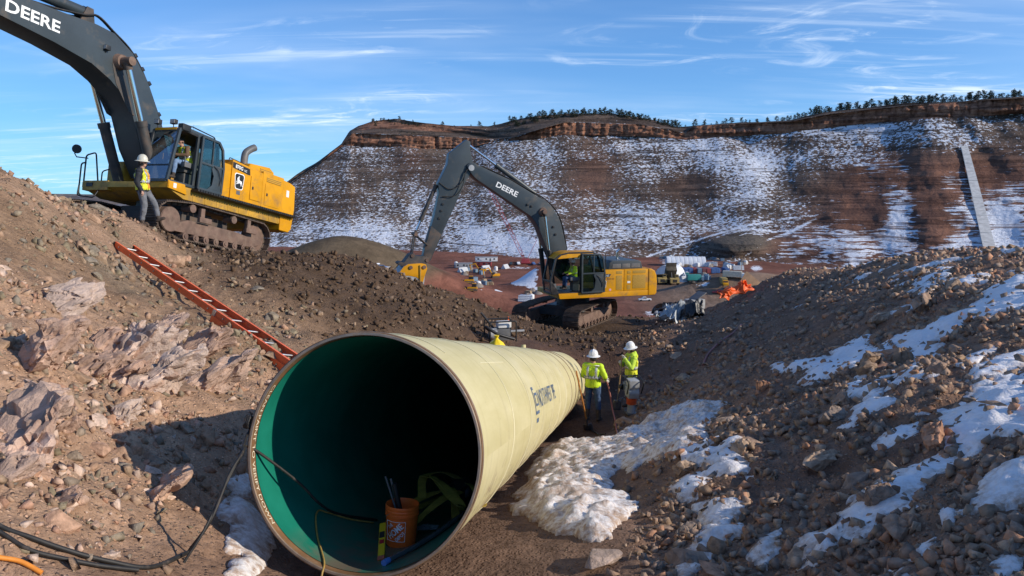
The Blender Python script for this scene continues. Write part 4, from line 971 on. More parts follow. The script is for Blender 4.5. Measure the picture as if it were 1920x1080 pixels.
# spirit level leaning on the bucket
lv = empty('spirit_level', V3(pp(.42, rad(-86), PR - .038)), (0, 0, 0), label='yellow spirit level leaning against the orange bucket', cat='level')
p0 = Vector((0, 0, 0)); p1 = bb + Vector((-.135, -.11, .235)) - lv.location
MB().bar(p0, p1, .055, .022, (0, -1, .3)).build('level_body', simple('yellow_level', (.60, .40, .015), .4, 0, .1, 6, (.2, .15, .1), .2), lv, 35, .004)
dd = (p1 - p0)
MB().bar(p0 + dd * .58, p0 + dd * .74, .045, .030, (0, -1, .3)).build('black_window', M['black'], lv)
MB().bar(p0 + dd * .42, p0 + dd * .52, .040, .030, (0, -1, .3)).build('red_vial', simple('red_vial', (.35, .02, .03), .3), lv)
MB().bar(p0 + dd * .0, p0 + dd * .10, .058, .028, (0, -1, .3)).build('end_cap', simple('faded_red_cap', (.45, .12, .08), .6), lv)
# clear plastic sleeve with blue cap
pts_ = [pp(.33, rad(-80), PR - .06), pp(.75, rad(-70), PR - .06), pp(1.4, rad(-58), PR - .06), pp(2.3, rad(-48), PR - .06)]
sl = empty('plastic_tube', V3(pts_[0]), label='long clear plastic tube with blue cap along the pipe bottom', cat='tube')
MB().tube([V3(p) - sl.location for p in catmull(pts_, 6)], .022, 10).build('sleeve', simple('dark_clear_plastic', (.08, .10, .11), .12, 0, .2, 4), sl, 60)
MB().cyl(V3(pts_[0]) - sl.location - Vector((.03, .06, -.005)), V3(pts_[0]) - sl.location, .026, .026, 12).build('blue_cap', simple('blue_cap', (.10, .22, .55), .4), sl, 40)
# straps and bags heap further in
M['strap'] = simple('yellow_webbing', (.42, .30, .05), .8, 0, .2, 14, (.1, .08, .05), .3)
def ribbon(pts, w, th=.004, n=6):
    P = catmull(pts, n); mb = MB(); V = []
    for i, p in enumerate(P):
        t = (P[min(i + 1, len(P) - 1)] - P[max(i - 1, 0)]).normalized(); sd = t.cross(Vector((0, 0, 1)) + Vector((.3 * math.sin(i * .4), .2, 0))).normalized() * w / 2
        nn = sd.cross(t).normalized() * th
        V += [p - sd, p + sd, p + sd + nn, p - sd + nn]
    F = []
    for i in range(len(P) - 1): F += [(i * 4 + k, i * 4 + (k + 1) % 4, i * 4 + 4 + (k + 1) % 4, i * 4 + 4 + k) for k in range(4)]
    return mb.add(V, F)
hp0 = V3(pp(1.7, rad(-72), PR - .05))
st = empty('strap_heap', hp0, label='tangle of yellow lifting straps behind the orange bucket', cat='straps')
for j in range(5):
    r_ = np.random.default_rng(60 + j); c0 = r_.normal(size=3) * .08
    pts_ = [(c0[0] + .28 * math.cos(a + j) * (1 + .2 * r_.normal()), c0[1] + .40 * math.sin(a * 1.3 + j * 2), .05 + .05 * j + .10 * abs(math.sin(a * 1.7 + j))) for a in np.linspace(0, 4.2, 7)]
    ribbon(pts_, .085).build('strap', M['strap'], st, 60)
bag = big_rock_mesh('tool_bag', 77, 18, .8, 3, .06); bag.materials.append(M['black'])
o = bpy.data.objects.new('tool_bag', bag); COL.objects.link(o); o.location = V3(pp(2.1, rad(-58), PR - .22)); o.scale = (.45, .6, .42); tag(o, 'dark tool bag on the right inside the pipe', 'bag')
rag = big_rock_mesh('rag', 78, 22, .5, 3, .14); rag.materials.append(simple('blue_grey_rag', (.13, .16, .18), .9, 0, .4, 12))
o = bpy.data.objects.new('rag', rag); COL.objects.link(o); o.location = V3(pp(1.35, rad(-76), PR - .08)); o.scale = (.30, .16, .13); tag(o, 'crumpled blue grey rag beside the orange bucket', 'rag')
# cords
M['cord_black'] = simple('black_cord', (.020, .018, .016), .6, 0, .3, 20, (.12, .09, .07), .25, 10); M['cord_tan'] = simple('tan_yellow_cord', (.42, .27, .07), .55, 0, .2, 20); M['cord_orange'] = simple('orange_cord', (.75, .26, .03), .5, 0, .1, 20)
def cord(name, pts, r, mat, label, n=10):
    o = MB().tube(catmull(pts, n), r, 7).build(name, mat, None, 80); return tag(o, label, 'cord')
def g(u, v, up=.02):
    P = hit(u, v); return (P[0], P[1], float(gz(np.array([P[0]]), np.array([P[1]]))[0]) + up)
edge = lambda ph, s, r: V3(pp(s, rad(ph), r))
cord('power_cable', [g(355, 1045, .03), at(395, 975, 5.05), at(430, 890, 5.3), at(455, 848, 5.5), edge(179, -.01, PR + .01), edge(183, .10, PR - .055), at(560, 905, 6.0), at(600, 945, 6.15), edge(-128, 1.05, PR - .06), edge(-112, 1.5, PR - .05)], .012, M['cord_black'], 'black cord hung over the pipe rim and running inside to the bucket')
cord('power_cable', [g(345, 1065, .03), at(385, 990, 5.0), at(425, 905, 5.25), at(448, 858, 5.45), edge(175, -.012, PR + .012), edge(170, .05, PR + .02), edge(166, .02, PR + .06)], .010, M['cord_black'], 'second black cord knotted to the rim of the pipe')
cord('power_cable', [edge(-133, .9, PR - .05), edge(-136, .80, PR - .05), edge(-133, .66, PR - .048), edge(-123, .42, PR - .046), edge(-114, .22, PR - .046), edge(-108, .06, PR - .042), edge(-106, -.02, PR + .0), edge(-105, -.03, PR + .10)], .008, M['cord_tan'], 'tan yellow cord curling down to the bottom of the pipe rim')
cord('power_cable', [edge(-133, .9, PR - .05), edge(-130, .98, PR - .05), edge(-122, 1.15, PR - .05), edge(-112, 1.4, PR - .046)], .008, M['cord_tan'], 'tan yellow cord running with the black cord to the bucket')
kn = MB()
for j in range(4): kn.tube([edge(168 + 3 * math.sin(a + j), .015 + .03 * math.cos(a * 1.0 + j), PR + .035 + .02 * math.sin(a * 2 + j)) for a in np.linspace(0, 6.28, 14)], .008, 5, closed=True)
tag(kn.build('rope_knot', M['cord_black'], None, 80), 'dark knot of cord tied at the left of the pipe rim', 'knot')
cord('power_cable', [g(-60, 960), g(0, 993), g(60, 1025), g(130, 1050), g(205, 1066), g(285, 1075), g(355, 1045)], .016, M['cord_black'], 'upper of two black cables lying along the bottom left ground')
cord('power_cable', [g(-60, 975), g(0, 1003), g(55, 1038), g(120, 1062), g(190, 1073), g(260, 1085)], .014, M['cord_black'], 'lower of two black cables lying along the bottom left ground')
cord('power_cable', [g(-40, 1052), g(0, 1062), g(40, 1075), g(80, 1092)], .014, M['cord_orange'], 'orange cord in the bottom left corner')

# ---------------------------------------------------------------- orange extension ladder
LA, LB = V3(hit(232, 474)) + Vector((0, 0, .10)), V3(hit(535, 684)) + Vector((0, 0, .10))
LB = LB + (LB - LA) * .10; ld = (LB - LA); LL = ld.length; ld.normalize()
nn = Vector((0, 0, 1)); sd_ = ld.cross(nn).normalized(); nn = sd_.cross(ld).normalized()
tilt = Matrix.Rotation(rad(-15), 3, ld); sd_ = tilt @ sd_; nn = tilt @ nn
lad = empty('extension_ladder', LA, label='orange fibreglass extension ladder lying down the rubble bank', cat='ladder')
LP_ = lambda a, b, c: ld * a + sd_ * b + nn * c
def rail(b, c, a0, a1, name='rail'):
    w, h, t = .045, .125, .008; mb = MB(); sg = 1 if b > 0 else -1
    mb.bar(LP_(a0, b, c), LP_(a1, b, c), t, h, nn)
    for e in (-1, 1): mb.bar(LP_(a0, b - sg * w / 2, c + e * (h / 2 - t / 2)), LP_(a1, b - sg * w / 2, c + e * (h / 2 - t / 2)), w, t, nn)
    r_ = mb.build(name, M['ladder'], lad)
    return r_
half = LL * .62
for b in (-.215, .215): rail(b, .055, 0, LL)
for b in (-.17, .17): pass
r1 = [rail(b, -.055, half, LL) for b in (-.25, .25)]
for i in range(int(LL / .56)):
    a = .25 + i * .56
    if a < LL - .05:
        MB().cyl(LP_(a, -.23, .055), LP_(a, .23, .055), .017, .017, 12).build('rung', M['alu'], lad, 60)
        h_ = MB()
        for b in (-.2195, .2195): h_.cyl(LP_(a, b - .002, .055), LP_(a, b + .002, .055), .021, .021, 12)
        h_.build('rung_end', M['black'], lad)
        if a > half:
            MB().cyl(LP_(a + .2, -.26, -.055), LP_(a + .2, .26, -.055), .017, .017, 12).build('rung', M['alu'], lad, 60)
            h_ = MB()
            for b in (-.255, .255): h_.cyl(LP_(a + .2, b - .002, -.055), LP_(a + .2, b + .002, -.055), .021, .021, 12)
            h_.build('rung_end', M['black'], lad)
for b in (-.228, .228):
    MB().bar(LP_(half - .03, b, .0), LP_(half + .06, b, .0), .030, .22, nn).build('rail_bracket', M['alu'], lad, None, .004)
    MB().bar(LP_(-.015, b * .94, .055), LP_(.03, b * .94, .055), .05, .10, nn).build('end_cap', M['black'], lad, None, .006)
for a, b in ((.9, .205), (LL - .55, .205)): MB().bar(LP_(a, b, .06), LP_(a + .11, b, .06), .006, .05, nn).build('sticker', M['lightgrey'], lad)
# ---------------------------------------------------------------- excavators
def track_path(f, r, R, top, n=240):
    """closed loop in (x, z): front wheel f, rear wheel r, height of carrier rollers on top"""
    (xf, zf), (xr, zr) = f, r; P = []
    for a in np.linspace(-90, 82, 20): P.append((xf + R * math.cos(rad(a)), zf + R * math.sin(rad(a))))
    for x, z in top: P.append((x, z))
    for a in np.linspace(98, 270, 20): P.append((xr + R * math.cos(rad(a)), zr + R * math.sin(rad(a))))
    P = np.array(P + [P[0]]); d = np.r_[0, np.cumsum(np.hypot(*np.diff(P, axis=0).T))]
    return P, d
def build_tracks(root, T, f, r, R, top, gauge, sw, pitch, frame_poly, mats, disc_front=True):
    P, d = track_path(f, r, R, top); L = d[-1]; n = int(round(L / pitch))
    for sgn in (1, -1):
        yc = sgn * gauge; mb = MB()
        for i in range(n):
            s = L * i / n; x = np.interp(s, d, P[:, 0]); z = np.interp(s, d, P[:, 1])
            x2 = np.interp((s + pitch * .5) % L, d, P[:, 0]); z2 = np.interp((s + pitch * .5) % L, d, P[:, 1])
            t = Vector((x2 - x, 0, z2 - z)).normalized(); nrm = Vector((t.z, 0, -t.x)); c = Vector((x, yc, z))
            Mx = Matrix((t, Vector((0, 1, 0)), nrm)).transposed()
            mb.box(c, (L / n * .95, sw, .03), Mx)
            for k in (-.3, .05, .4): mb.box(c + t * (k * L / n) + nrm * .03, (.018, sw * .98, .04), Mx)
            mb.box(c - nrm * .05, (L / n * .8, sw * .32, .07), Mx)
        mb.xf(T); mb.build('track_chain', mats['track'], root)
        fr = MB().prism(frame_poly, yc - sw * .30, yc + sw * .30); fr.xf(T); fr.build('track_frame', mats['frame'], root, None, .02)
        out = yc + sgn * sw * .36; xs = [p[0] for p in frame_poly]; x0, x1 = min(xs) + .4, max(xs) - .4
        for i in range(8):
            x = x0 + (x1 - x0) * i / 7; rr = MB().cyl((x, yc - sw * .36, .20), (x, yc + sw * .36, .20), .115, .115, 14).cyl((x, yc - sw * .40, .20), (x, yc + sw * .40, .20), .06, .06, 10); rr.xf(T)
            rr.build('track_roller', mats['frame'], root, 40)
        (xf, zf), (xr, zr) = f, r
        w1 = MB().lathe([(.0, -.30), (R * .66, -.30), (R * .70, -.27), (R * .70, .27), (R * .66, .30), (0, .30)], (xf, yc, zf), (0, 1, 0), 28)
        w1.lathe([(R * .9, -.04), (R * .92, .04)], (xf, yc, zf), (0, 1, 0), 24); w1.xf(T)
        wo_ = w1.build('drive_sprocket', mats['frame'], root, 35)
        bl = MB(); yb = out + sgn * .0
        bl.cyl((xf, yc + sgn * .25, zf), (xf, out + sgn * .035, zf), R * .62, R * .62, 32)
        for k in range(18):
            a = 2 * math.pi * k / 18; c = Vector((xf + R * .60 * math.cos(a), out + sgn * .03, zf + R * .60 * math.sin(a))); bl.cyl(c, c + Vector((0, sgn * .03, 0)), .022, .022, 6)
        bl.xf(T); bl.build('final_drive_cover', mats['frame'], root, 35)
        w2 = MB().lathe([(0, -.12), (R * .5, -.12), (R * .85, -.10), (R * .9, -.05), (R * .9, .05), (R * .85, .10), (R * .5, .12), (0, .12)], (xr, yc, zr), (0, 1, 0), 28); w2.xf(T); w2.build('idler_wheel', mats['frame'], root, 35)
        for (x, z) in top:
            c = MB().cyl((x, yc - .1, z - .16), (x, out, z - .16), .10, .10, 16).cyl((x, out - sgn * .02, z - .16), (x, out + sgn * .05, z - .16), .125, .125, 16)
            c.xf(T); c.build('carrier_roller', mats['frame'], root, 40)
    return root
def deer_shield(root, fn, w, h):
    """black rounded shield with white border and a leaping deer; fn maps (x right, y up) to a point and a lift"""
    def rr(w, h, r, n=5):
        out = []
        for cx, cy, a0 in ((w - r, h - r, 0), (-w + r, h - r, 90), (-w * .82 + r, -h + r, 180), (w * .82 - r, -h + r, 270)):
            out += [(cx + r * math.cos(rad(a0 + 90 * k / n)), cy + r * math.sin(rad(a0 + 90 * k / n))) for k in range(n + 1)]
        return out
    def flat(name, poly, lift, mat):
        me = bpy.data.meshes.new(name); bm = bmesh.new(); f = bm.faces.new([bm.verts.new(fn(x, y, lift)) for x, y in poly]); bmesh.ops.triangulate(bm, faces=[f], ngon_method='EAR_CLIP'); bm.to_mesh(me); bm.free()
        return link_mesh(name, me, mat, root)
    flat('emblem_border', rr(w, h, w * .35), .004, M['print_white']); flat('emblem_ground', rr(w * .88, h * .90, w * .32), .007, M['black'])
    deer = [(-.52, .40), (-.40, .46), (-.33, .42), (-.30, .55), (-.22, .70), (-.18, .52), (-.10, .66), (.0, .74), (-.06, .56), (-.18, .40), (-.16, .28), (.02, .16), (.26, .12), (.44, .06), (.50, .16), (.52, .04), (.56, -.14), (.62, -.34), (.74, -.52), (.66, -.56), (.52, -.38), (.46, -.22),
            (.38, -.30), (.42, -.56), (.34, -.58), (.28, -.30), (.10, -.20), (-.10, -.20), (-.28, -.34), (-.52, -.34), (-.62, -.46), (-.68, -.40), (-.56, -.26), (-.36, -.24), (-.30, -.14), (-.48, -.10), (-.62, -.18), (-.68, -.12), (-.50, .0), (-.36, .04), (-.34, .20), (-.38, .30)]
    flat('emblem_deer', [(x * w * .95, y * h * .95) for x, y in deer], .010, M['print_white'])

def hyd(root, p, q, rb, rr, frac, mat, label=None):
    p, q = Vector(p), Vector(q); m_ = p + (q - p) * frac; d = (q - p).normalized()
    MB().cyl(p, m_, rb, rb, 18).cyl(m_ - d * .16, m_, rb * 1.15, rb * 1.15, 18).cyl(p - d * .02, p + d * .1, rb * 1.1, rb * 1.1, 14).build('cylinder_barrel', mat, root, 40)
    MB().cyl(m_, q, rr, rr, 14).build('cylinder_rod', M['chrome'], root, 40)
    MB().cyl(q - d * .16, q + d * .05, rr * 1.45, rr * 1.45, 12).build('rod_eye', mat, root, 40)
def bent(pts, n=5): return catmull(pts, n)
def rails(root, pts, r=.022, mat=None, name='handrail'):
    return MB().tube(pts, r, 8).build(name, mat or M['black'], root, 60)
def round_path(pts, r=.1, n=4):
    out = [Vector(pts[0])]
    for a, b, c in zip(pts[:-2], pts[1:-1], pts[2:]):
        a, b, c = Vector(a), Vector(b), Vector(c); p = b + (a - b).normalized() * min(r, (a - b).length / 2); q = b + (c - b).normalized() * min(r, (c - b).length / 2)
        out += [(p * (1 - t) ** 2 + b * 2 * t * (1 - t) + q * t * t) for t in np.linspace(0, 1, n)]
    return out + [Vector(pts[-1])]

def build_cab(root, prof, y0, y1, bx, roof_mat, frame_mat, seat_x):
    """prof: side outline from front-bottom over the roof to rear-bottom; y0 inner side, y1 outer (door) side; bx = door pillar (bottom x, top x)"""
    cab = MB(); w = .085; n = len(prof)
    for y in (y0 + .04, y1 - .04):
        for i in range(n - 1): cab.bar((prof[i][0], y, prof[i][1]), (prof[i + 1][0], y, prof[i + 1][1]), w, w, (0, 1, 0))
        for x, z in prof[1:-1]: cab.cyl((x, y - .04, z), (x, y + .04, z), w * .5, w * .5, 10)
        cab.bar((prof[0][0], y, prof[0][1]), (prof[-1][0], y, prof[-1][1]), w, w, (0, 1, 0))
        cab.bar((bx[0], y, prof[-1][1]), (bx[1], y, max(p[1] for p in prof) - .03), .10, w, (0, 1, 0))
    for x, z in (prof[0], prof[1], prof[-1], prof[-2]): cab.bar((x, y0 + .04, z), (x, y1 - .04, z), w, w)
    c_ = cab.build('cab', frame_mat, root, None, .012)
    zt = max(p[1] for p in prof); roofpts = [p for p in prof if p[1] > zt - .35]
    MB().prism([(roofpts[0][0] + .02, roofpts[0][1])] + [(x, z + .05) for x, z in roofpts] + [(roofpts[-1][0], roofpts[-1][1] - .0)], y0 + .0, y1 - .0).build('cab_roof', roof_mat, c_, None, .02)
    zb = prof[0][1]
    MB().box(((prof[0][0] + prof[-1][0]) / 2, (y0 + y1) / 2, zb + .0), (prof[0][0] - prof[-1][0] - .05, y1 - y0 - .1, .06)).build('cab_floor', M['black'], c_)
    def pane(name, P, th=.010):
        P = [Vector(p) for p in P]; nr = (P[1] - P[0]).cross(P[-1] - P[0]).normalized() * th; m_ = len(P)
        mesh_obj(name, [p for p in P] + [p + nr for p in P], [tuple(range(m_)), tuple(range(2 * m_ - 1, m_ - 1, -1))] + [(i, (i + 1) % m_, m_ + (i + 1) % m_, m_ + i) for i in range(m_)], M['glass'], c_)
    a, b = prof[0], prof[1]; lower = (a[0] + (b[0] - a[0]) * .30, a[1] + (b[1] - a[1]) * .30)
    pane('windscreen', [(lower[0], y0 + .08, lower[1]), (lower[0], y1 - .08, lower[1]), (b[0], y1 - .08, b[1]), (b[0], y0 + .08, b[1])])
    pane('lower_windscreen', [(a[0], y0 + .08, a[1]), (a[0], y1 - .08, a[1]), (lower[0], y1 - .08, lower[1] - .02), (lower[0], y0 + .08, lower[1] - .02)])
    MB().bar((lower[0], y0 + .05, lower[1]), (lower[0], y1 - .05, lower[1]), .05, .04).build('windscreen_bar', M['black'], c_)
    rx, rz = prof[-1]; tx, tz = prof[-2]; mz = rz + (tz - rz) * .42; mx_ = rx + (tx - rx) * .42
    pane('rear_window', [(mx_, y0 + .08, mz), (mx_, y1 - .08, mz), (tx, y1 - .08, tz - .05), (tx, y0 + .08, tz - .05)])
    MB().prism([(rx + .02, rz), (rx - .02, rz), (mx_ - .02, mz), (mx_ + .02, mz)], y0 + .05, y1 - .05).build('rear_panel', M['black'], c_)
    ins = lambda pts, k=.05: pts
    pane('right_window', [(p[0] * .97, y0 + .03, p[1] * .995) for p in [(a[0], a[1] + .35)] + list(prof[1:-1]) + [(mx_, mz)]])
    # seat and console
    sx = seat_x; ym = (y0 + y1) / 2
    s = MB().box((sx, ym, zb + .52), (.50, .50, .16)).box((sx - .27, ym, zb + .88), (.14, .48, .66), Matrix.Rotation(rad(-8), 3, 'Y')).box((sx - .34, ym, zb + 1.28), (.10, .28, .20)).box((sx, ym, zb + .25), (.4, .4, .36))
    s.build('operator_seat', M['seat'], c_, None, .05)
    s = MB()
    for y in (ym - .32, ym + .32): s.box((sx + .12, y, zb + .66), (.55, .13, .16)); s.cyl((sx + .33, y, zb + .72), (sx + .35, y, zb + .95), .018, .025, 8)
    s.build('side_console', M['grey'], c_, None, .02)
    s = MB().box((a[0] - .22, y0 + .22, zb + .95), (.05, .24, .20)).cyl((a[0] - .22, y0 + .18, zb), (a[0] - .22, y0 + .2, zb + .9), .025, .025, 8)
    s.build('monitor', M['black'], c_, None, .01)
    return c_
def cab_door(cab, x0, x1, zb, zt, y, mat, slope=.0):
    """door swung right back against the body: frame, window, inner shell"""
    P = [(x0, zb), (x0 - slope, zt), (x1 + .25, zt - .02), (x1 + .07, zt - .22), (x1 - .03, zb + .85), (x1, zb + .02)]
    d = MB()
    for a, b in zip(P, P[1:] + P[:1]): d.bar((a[0], y, a[1]), (b[0], y, b[1]), .075, .065, (0, 1, 0))
    for a in P: d.cyl((a[0], y - .035, a[1]), (a[0], y + .035, a[1]), .033, .033, 10)
    zm = zb + (zt - zb) * .50
    d.bar((x0 - slope * .5, y, zm), (x1 + .02, y, zm), .07, .06, (0, 1, 0))
    xm = x0 + (x1 - x0) * .52
    d.bar((xm, y, zm), (xm, y, zt - .03), .05, .05, (0, 1, 0))
    d.prism([(x1 + .02, zb + .05), (x1 + .05, zm), (xm - .02, zm - .02), (xm - .30 * 0, zm - .12), (xm - .10, zm - .32), (xm - .05, zb + .2), (xm + .15, zb + .04)], y - .03, y + .02)
    o = d.build('cab_door', mat, cab, None, .01)
    MB().prism([(x0 - .02, zm), (x0 - slope - .02, zt - .03), (x1 + .24, zt - .05), (x1 + .08, zt - .22), (x1, zm)], y - .006, y + .004).build('door_window', M['glass'], cab)
    MB().prism([(x0, zb), (x0 - slope * .5, zm), (xm, zm), (xm, zb)], y - .006, y + .004).build('door_lower_window', M['glass'], cab)
    rails(cab, [(x1 + .12, y + .03, zb + .25), (x1 + .10, y + .06, zb + .45), (x1 + .25, y + .06, zb + .72), (x1 + .42, y + .03, zb + .82)], .016, M['black'], 'door_handle')
    return o
def boom_text(name, root, body, c, ang, w, h, y, mat):
    ca, sa = math.cos(ang), math.sin(ang)
    return text_obj(name, body, lambda x, z: (c[0] - (ca * x - sa * z), y, c[1] + sa * x + ca * z), mat, root, fit=(w, h), bold=.022)
def plate(name, root, poly, y, mat, th=.012, bevel=.004):
    return MB().prism(poly, y, y + th).build(name, mat, root, None, bevel)
def R4(x0, x1, z0, z1): return [(x0, z0), (x1, z0), (x1, z1), (x0, z1)]

# ======== the big machine on the left bank
X1 = empty('excavator', (-11.23, 24.55, -1.83), (0, rad(-11.5), rad(-110.4)), 'large yellow and charcoal excavator tilted on the rubble bank at left', 'excavator')
mt = {'track': M['track'], 'frame': M['rust']}
build_tracks(X1, Matrix.Identity(4), (2.28, .60), (-1.62, .60), .53, [(1.45, 1.22), (-.35, 1.18)], 1.88, .66, .215,
             [(2.0, .30), (1.95, .56), (1.5, .70), (-.6, .66), (-1.3, .56), (-1.78, .54), (-1.80, .40), (-1.4, .26)], mt)
for x in (1.05, -1.05):                                                       # posts of the carrier rollers
    MB().box((x, 2.12, .92), (.16, .14, .42)).box((x - .12, 2.16, .78), (.5, .10, .16)).build('roller_bracket', M['rust'], X1, None, .02)
MB().box((.3, 0, .80), (2.0, 3.2, .42)).box((.3, 0, 1.08), (1.9, 1.9, .2)).build('carbody', M['charcoal_dirty'], X1, None, .04)
MB().lathe([(.0, 1.0), (1.0, 1.0), (1.0, 1.36), (0, 1.36)], (.2, 0, 0), n=36).build('swing_ring', M['black'], X1, 40)
MB().prism([(2.08, 1.60), (2.08, 1.78), (-3.3, 1.78), (-3.3, 1.34), (1.4, 1.36)], -1.72, 1.70).build('upper_platform', M['yellow_dirty'], X1, None, .02)
MB().box((2.085, 1.20, 1.70), (.05, 1.12, .24)).build('front_bumper', M['yellow'], X1, None, .01)
MB().prism([(2.11, 1.585), (2.11, 1.80), (1.45, 1.80), (1.35, 1.50)], 1.70, 1.76).build('side_bumper', M['yellow'], X1, None, .01)
plate('sticker', X1, R4(1.78, 1.90, 1.62, 1.76), 1.761, M['white'], .004, 0)
st_ = MB()
for i in range(44):
    x = 1.1 - i * .112; st_.box((x, 1.86, 1.70), (.085, .26, .07))
st_.box((-1.35, 1.80, 1.68), (5.0, .16, .05)).build('catwalk', M['black'], X1)
ub = MB()
for i in range(9): ub.box((1.0 - i * .52, 1.60, 1.50), (.08, .22, .26))
ub.box((-1.2, 1.52, 1.46), (4.3, .08, .30)).build('catwalk_support', M['yellow_dirty'], X1)
# housing behind the cab
MB().prism([(-.02, 1.78), (-.02, 2.88), (-.55, 2.88), (-.55, 1.78)], .6, 1.70).build('air_cleaner_housing', M['yellow'], X1, None, .03)
MB().prism([(-.52, 1.78), (-.52, 3.07), (-1.42, 3.00), (-1.42, 1.78)], -1.5, 1.745).build('engine_housing', M['yellow'], X1, None, .03)
MB().prism([(-1.40, 1.78), (-1.40, 2.98), (-2.10, 2.95), (-2.10, 1.78)], -1.6, 1.735).build('engine_housing', M['yellow'], X1, None, .03)
MB().prism([(-2.08, 1.78), (-2.08, 3.02), (-3.22, 3.02), (-3.22, 1.78)], -1.6, 1.745).build('engine_housing', M['yellow'], X1, None, .03)
MB().prism([(-1.75, 2.95), (-1.85, 3.26), (-2.9, 3.34), (-3.12, 3.22), (-3.2, 2.98)], -1.3, 1.35).build('engine_hood', M['yellow'], X1, None, .08, 3)
MB().prism([(-3.18, 1.12), (-3.18, 2.96), (-3.62, 2.92), (-3.90, 2.84), (-3.95, 2.0), (-3.86, 1.25), (-3.70, 1.10)], -1.70, 1.75).build('counterweight', M['yellow'], X1, None, .05, 3)
for x0, x1, z0, z1 in ((-1.46, -2.03, 1.92, 2.72), (-2.22, -3.08, 1.86, 2.62)):
    plate('access_door', X1, R4(x1, x0, z0, z1), 1.742, M['yellow'], .018, .006); plate('door_latch', X1, R4(x0 - .14, x0 - .07, (z0 + z1) / 2 - .05, (z0 + z1) / 2 + .05), 1.762, M['black'], .01, .002)
plate('grille', X1, R4(-3.06, -2.26, 2.70, 2.86), 1.747, M['grille'], .010, 0); plate('grille', X1, R4(-2.95, -2.35, 3.06, 3.20), 1.352, M['grille'], .010, 0)
plate('warning_sticker', X1, R4(-3.55, -3.40, 2.38, 2.62), 1.752, M['white'], .004, 0); plate('serial_plate', X1, R4(-.98, -.80, 1.96, 2.09), 1.748, M['grey'], .004, 0)
plate('model_badge', X1, [(-1.40, 2.72), (-1.36, 2.93), (-.54, 2.99), (-.54, 2.80), (-1.28, 2.72)], 1.748, M['black'], .006, 0)
boom_text('model_lettering', X1, '870G', (-.84, 2.865), rad(-4), .36, .125, 1.757, M['print_white']); boom_text('model_lettering', X1, 'LC', (-1.16, 2.82), rad(-4), .12, .07, 1.757, M['print_white'])
deer_shield(X1, lambda x, y, l: (-.90 - x, 1.745 + l, 2.40 + y), .235, .27)
ex = MB().tube(bent([(-2.2, .75, 3.2), (-2.2, .75, 3.55), (-2.26, .75, 3.75), (-2.45, .78, 3.92), (-2.62, .8, 4.02)], 5), .125, 18)
ex.build('exhaust_stack', M['grey'], X1, 60)
rails(X1, round_path([(-.5, 1.6, 3.0), (-.5, 1.6, 3.13), (-1.4, 1.6, 3.06), (-1.4, 1.6, 2.95)], .06), .016)
c1 = build_cab(X1, [(2.12, 1.80), (1.80, 3.42), (1.55, 3.50), (.42, 3.46), (.18, 3.30), (.02, 1.80)], .68, 1.74, (1.10, 1.02), M['black'], M['charcoal'], .98)
cab_door(c1, 1.02, .02, 1.78, 3.42, 1.84, M['charcoal'], .05)
MB().box((1.60, 1.68, 3.52), (.34, .20, .20)).build('door_visor', M['black'], c1, None, .03)
MB().bar((1.82, .78, 3.44), (1.82, 1.62, 3.44), .06, .08).build('roof_trim', M['yellow'], c1, None, .01)
rails(c1, round_path([(1.35, 1.62, 3.50), (1.30, 1.62, 3.66), (.25, 1.62, 3.58), (.22, 1.62, 3.42)], .08), .020)
MB().cyl((.55, 1.0, 3.45), (.55, 1.0, 3.95), .006, .003, 6).build('antenna', M['black'], c1)
for x, y in ((1.78, .80), (1.72, 1.36)):
    MB().box((x, y, 3.68), (.12, .20, .14)).cyl((x, y, 3.50), (x, y, 3.62), .015, .015, 6).build('work_light', M['black'], c1, None, .015)
    MB().box((x + .065, y, 3.68), (.012, .17, .11)).build('light_lens', M['lightgrey'], c1)
MB().box((1.74, 1.04, 2.62), (.02, .10, .20)).build('yellow_tag', M['yellow'], c1)
# front right of the platform: tool boxes, rails, mirror
MB().box((1.50, -1.18, 1.66), (1.15, 1.06, .30)).build('front_step_box', M['yellow_dirty'], X1, None, .02)
MB().box((1.25, -.98, 2.12), (.62, .66, .62)).box((1.28, -.98, 2.46), (.56, .60, .08)).build('tool_box', M['yellow_dirty'], X1, None, .02)
MB().box((.2, -1.15, 2.25), (1.4, 1.1, .9)).build('fuel_tank', M['yellow_dirty'], X1, None, .03)
MB().box((2.09, -1.40, 1.68), (.02, .26, .12)).build('step_recess', M['black'], X1)
rails(X1, round_path([(2.05, -1.70, 1.80), (2.05, -1.70, 2.62), (2.05, -1.30, 2.70), (1.9, -1.28, 1.80)], .09), .024)
rails(X1, round_path([(2.10, -1.72, 1.35), (2.16, -1.74, 1.40), (2.16, -1.74, 2.35), (2.05, -1.66, 2.38)], .09), .024)
rails(X1, round_path([(2.16, -1.74, 1.70), (2.2, -1.74, 1.32), (2.2, -1.05, 1.25), (2.05, -1.05, 1.5)], .09), .022)
rails(X1, round_path([(1.85, -1.20, 1.80), (1.85, -1.20, 2.15), (1.75, -.95, 2.25)], .08), .02)
rails(X1, round_path([(.55, -.60, 2.7), (.55, -.60, 3.45), (.55, -1.1, 3.45), (.55, -1.1, 2.7)], .1), .022)
rails(X1, [(2.05, -1.62, 2.52), (2.10, -2.05, 2.56), (2.12, -2.12, 2.66), (2.12, -2.12, 2.95)], .018)
MB().lathe([(0, 0), (.14, 0), (.14, .05), (.08, .09), (0, .09)], (2.16, -2.02, 2.80), (-.75, -.35, .1), 18).build('mirror', M['black'], X1, 40)
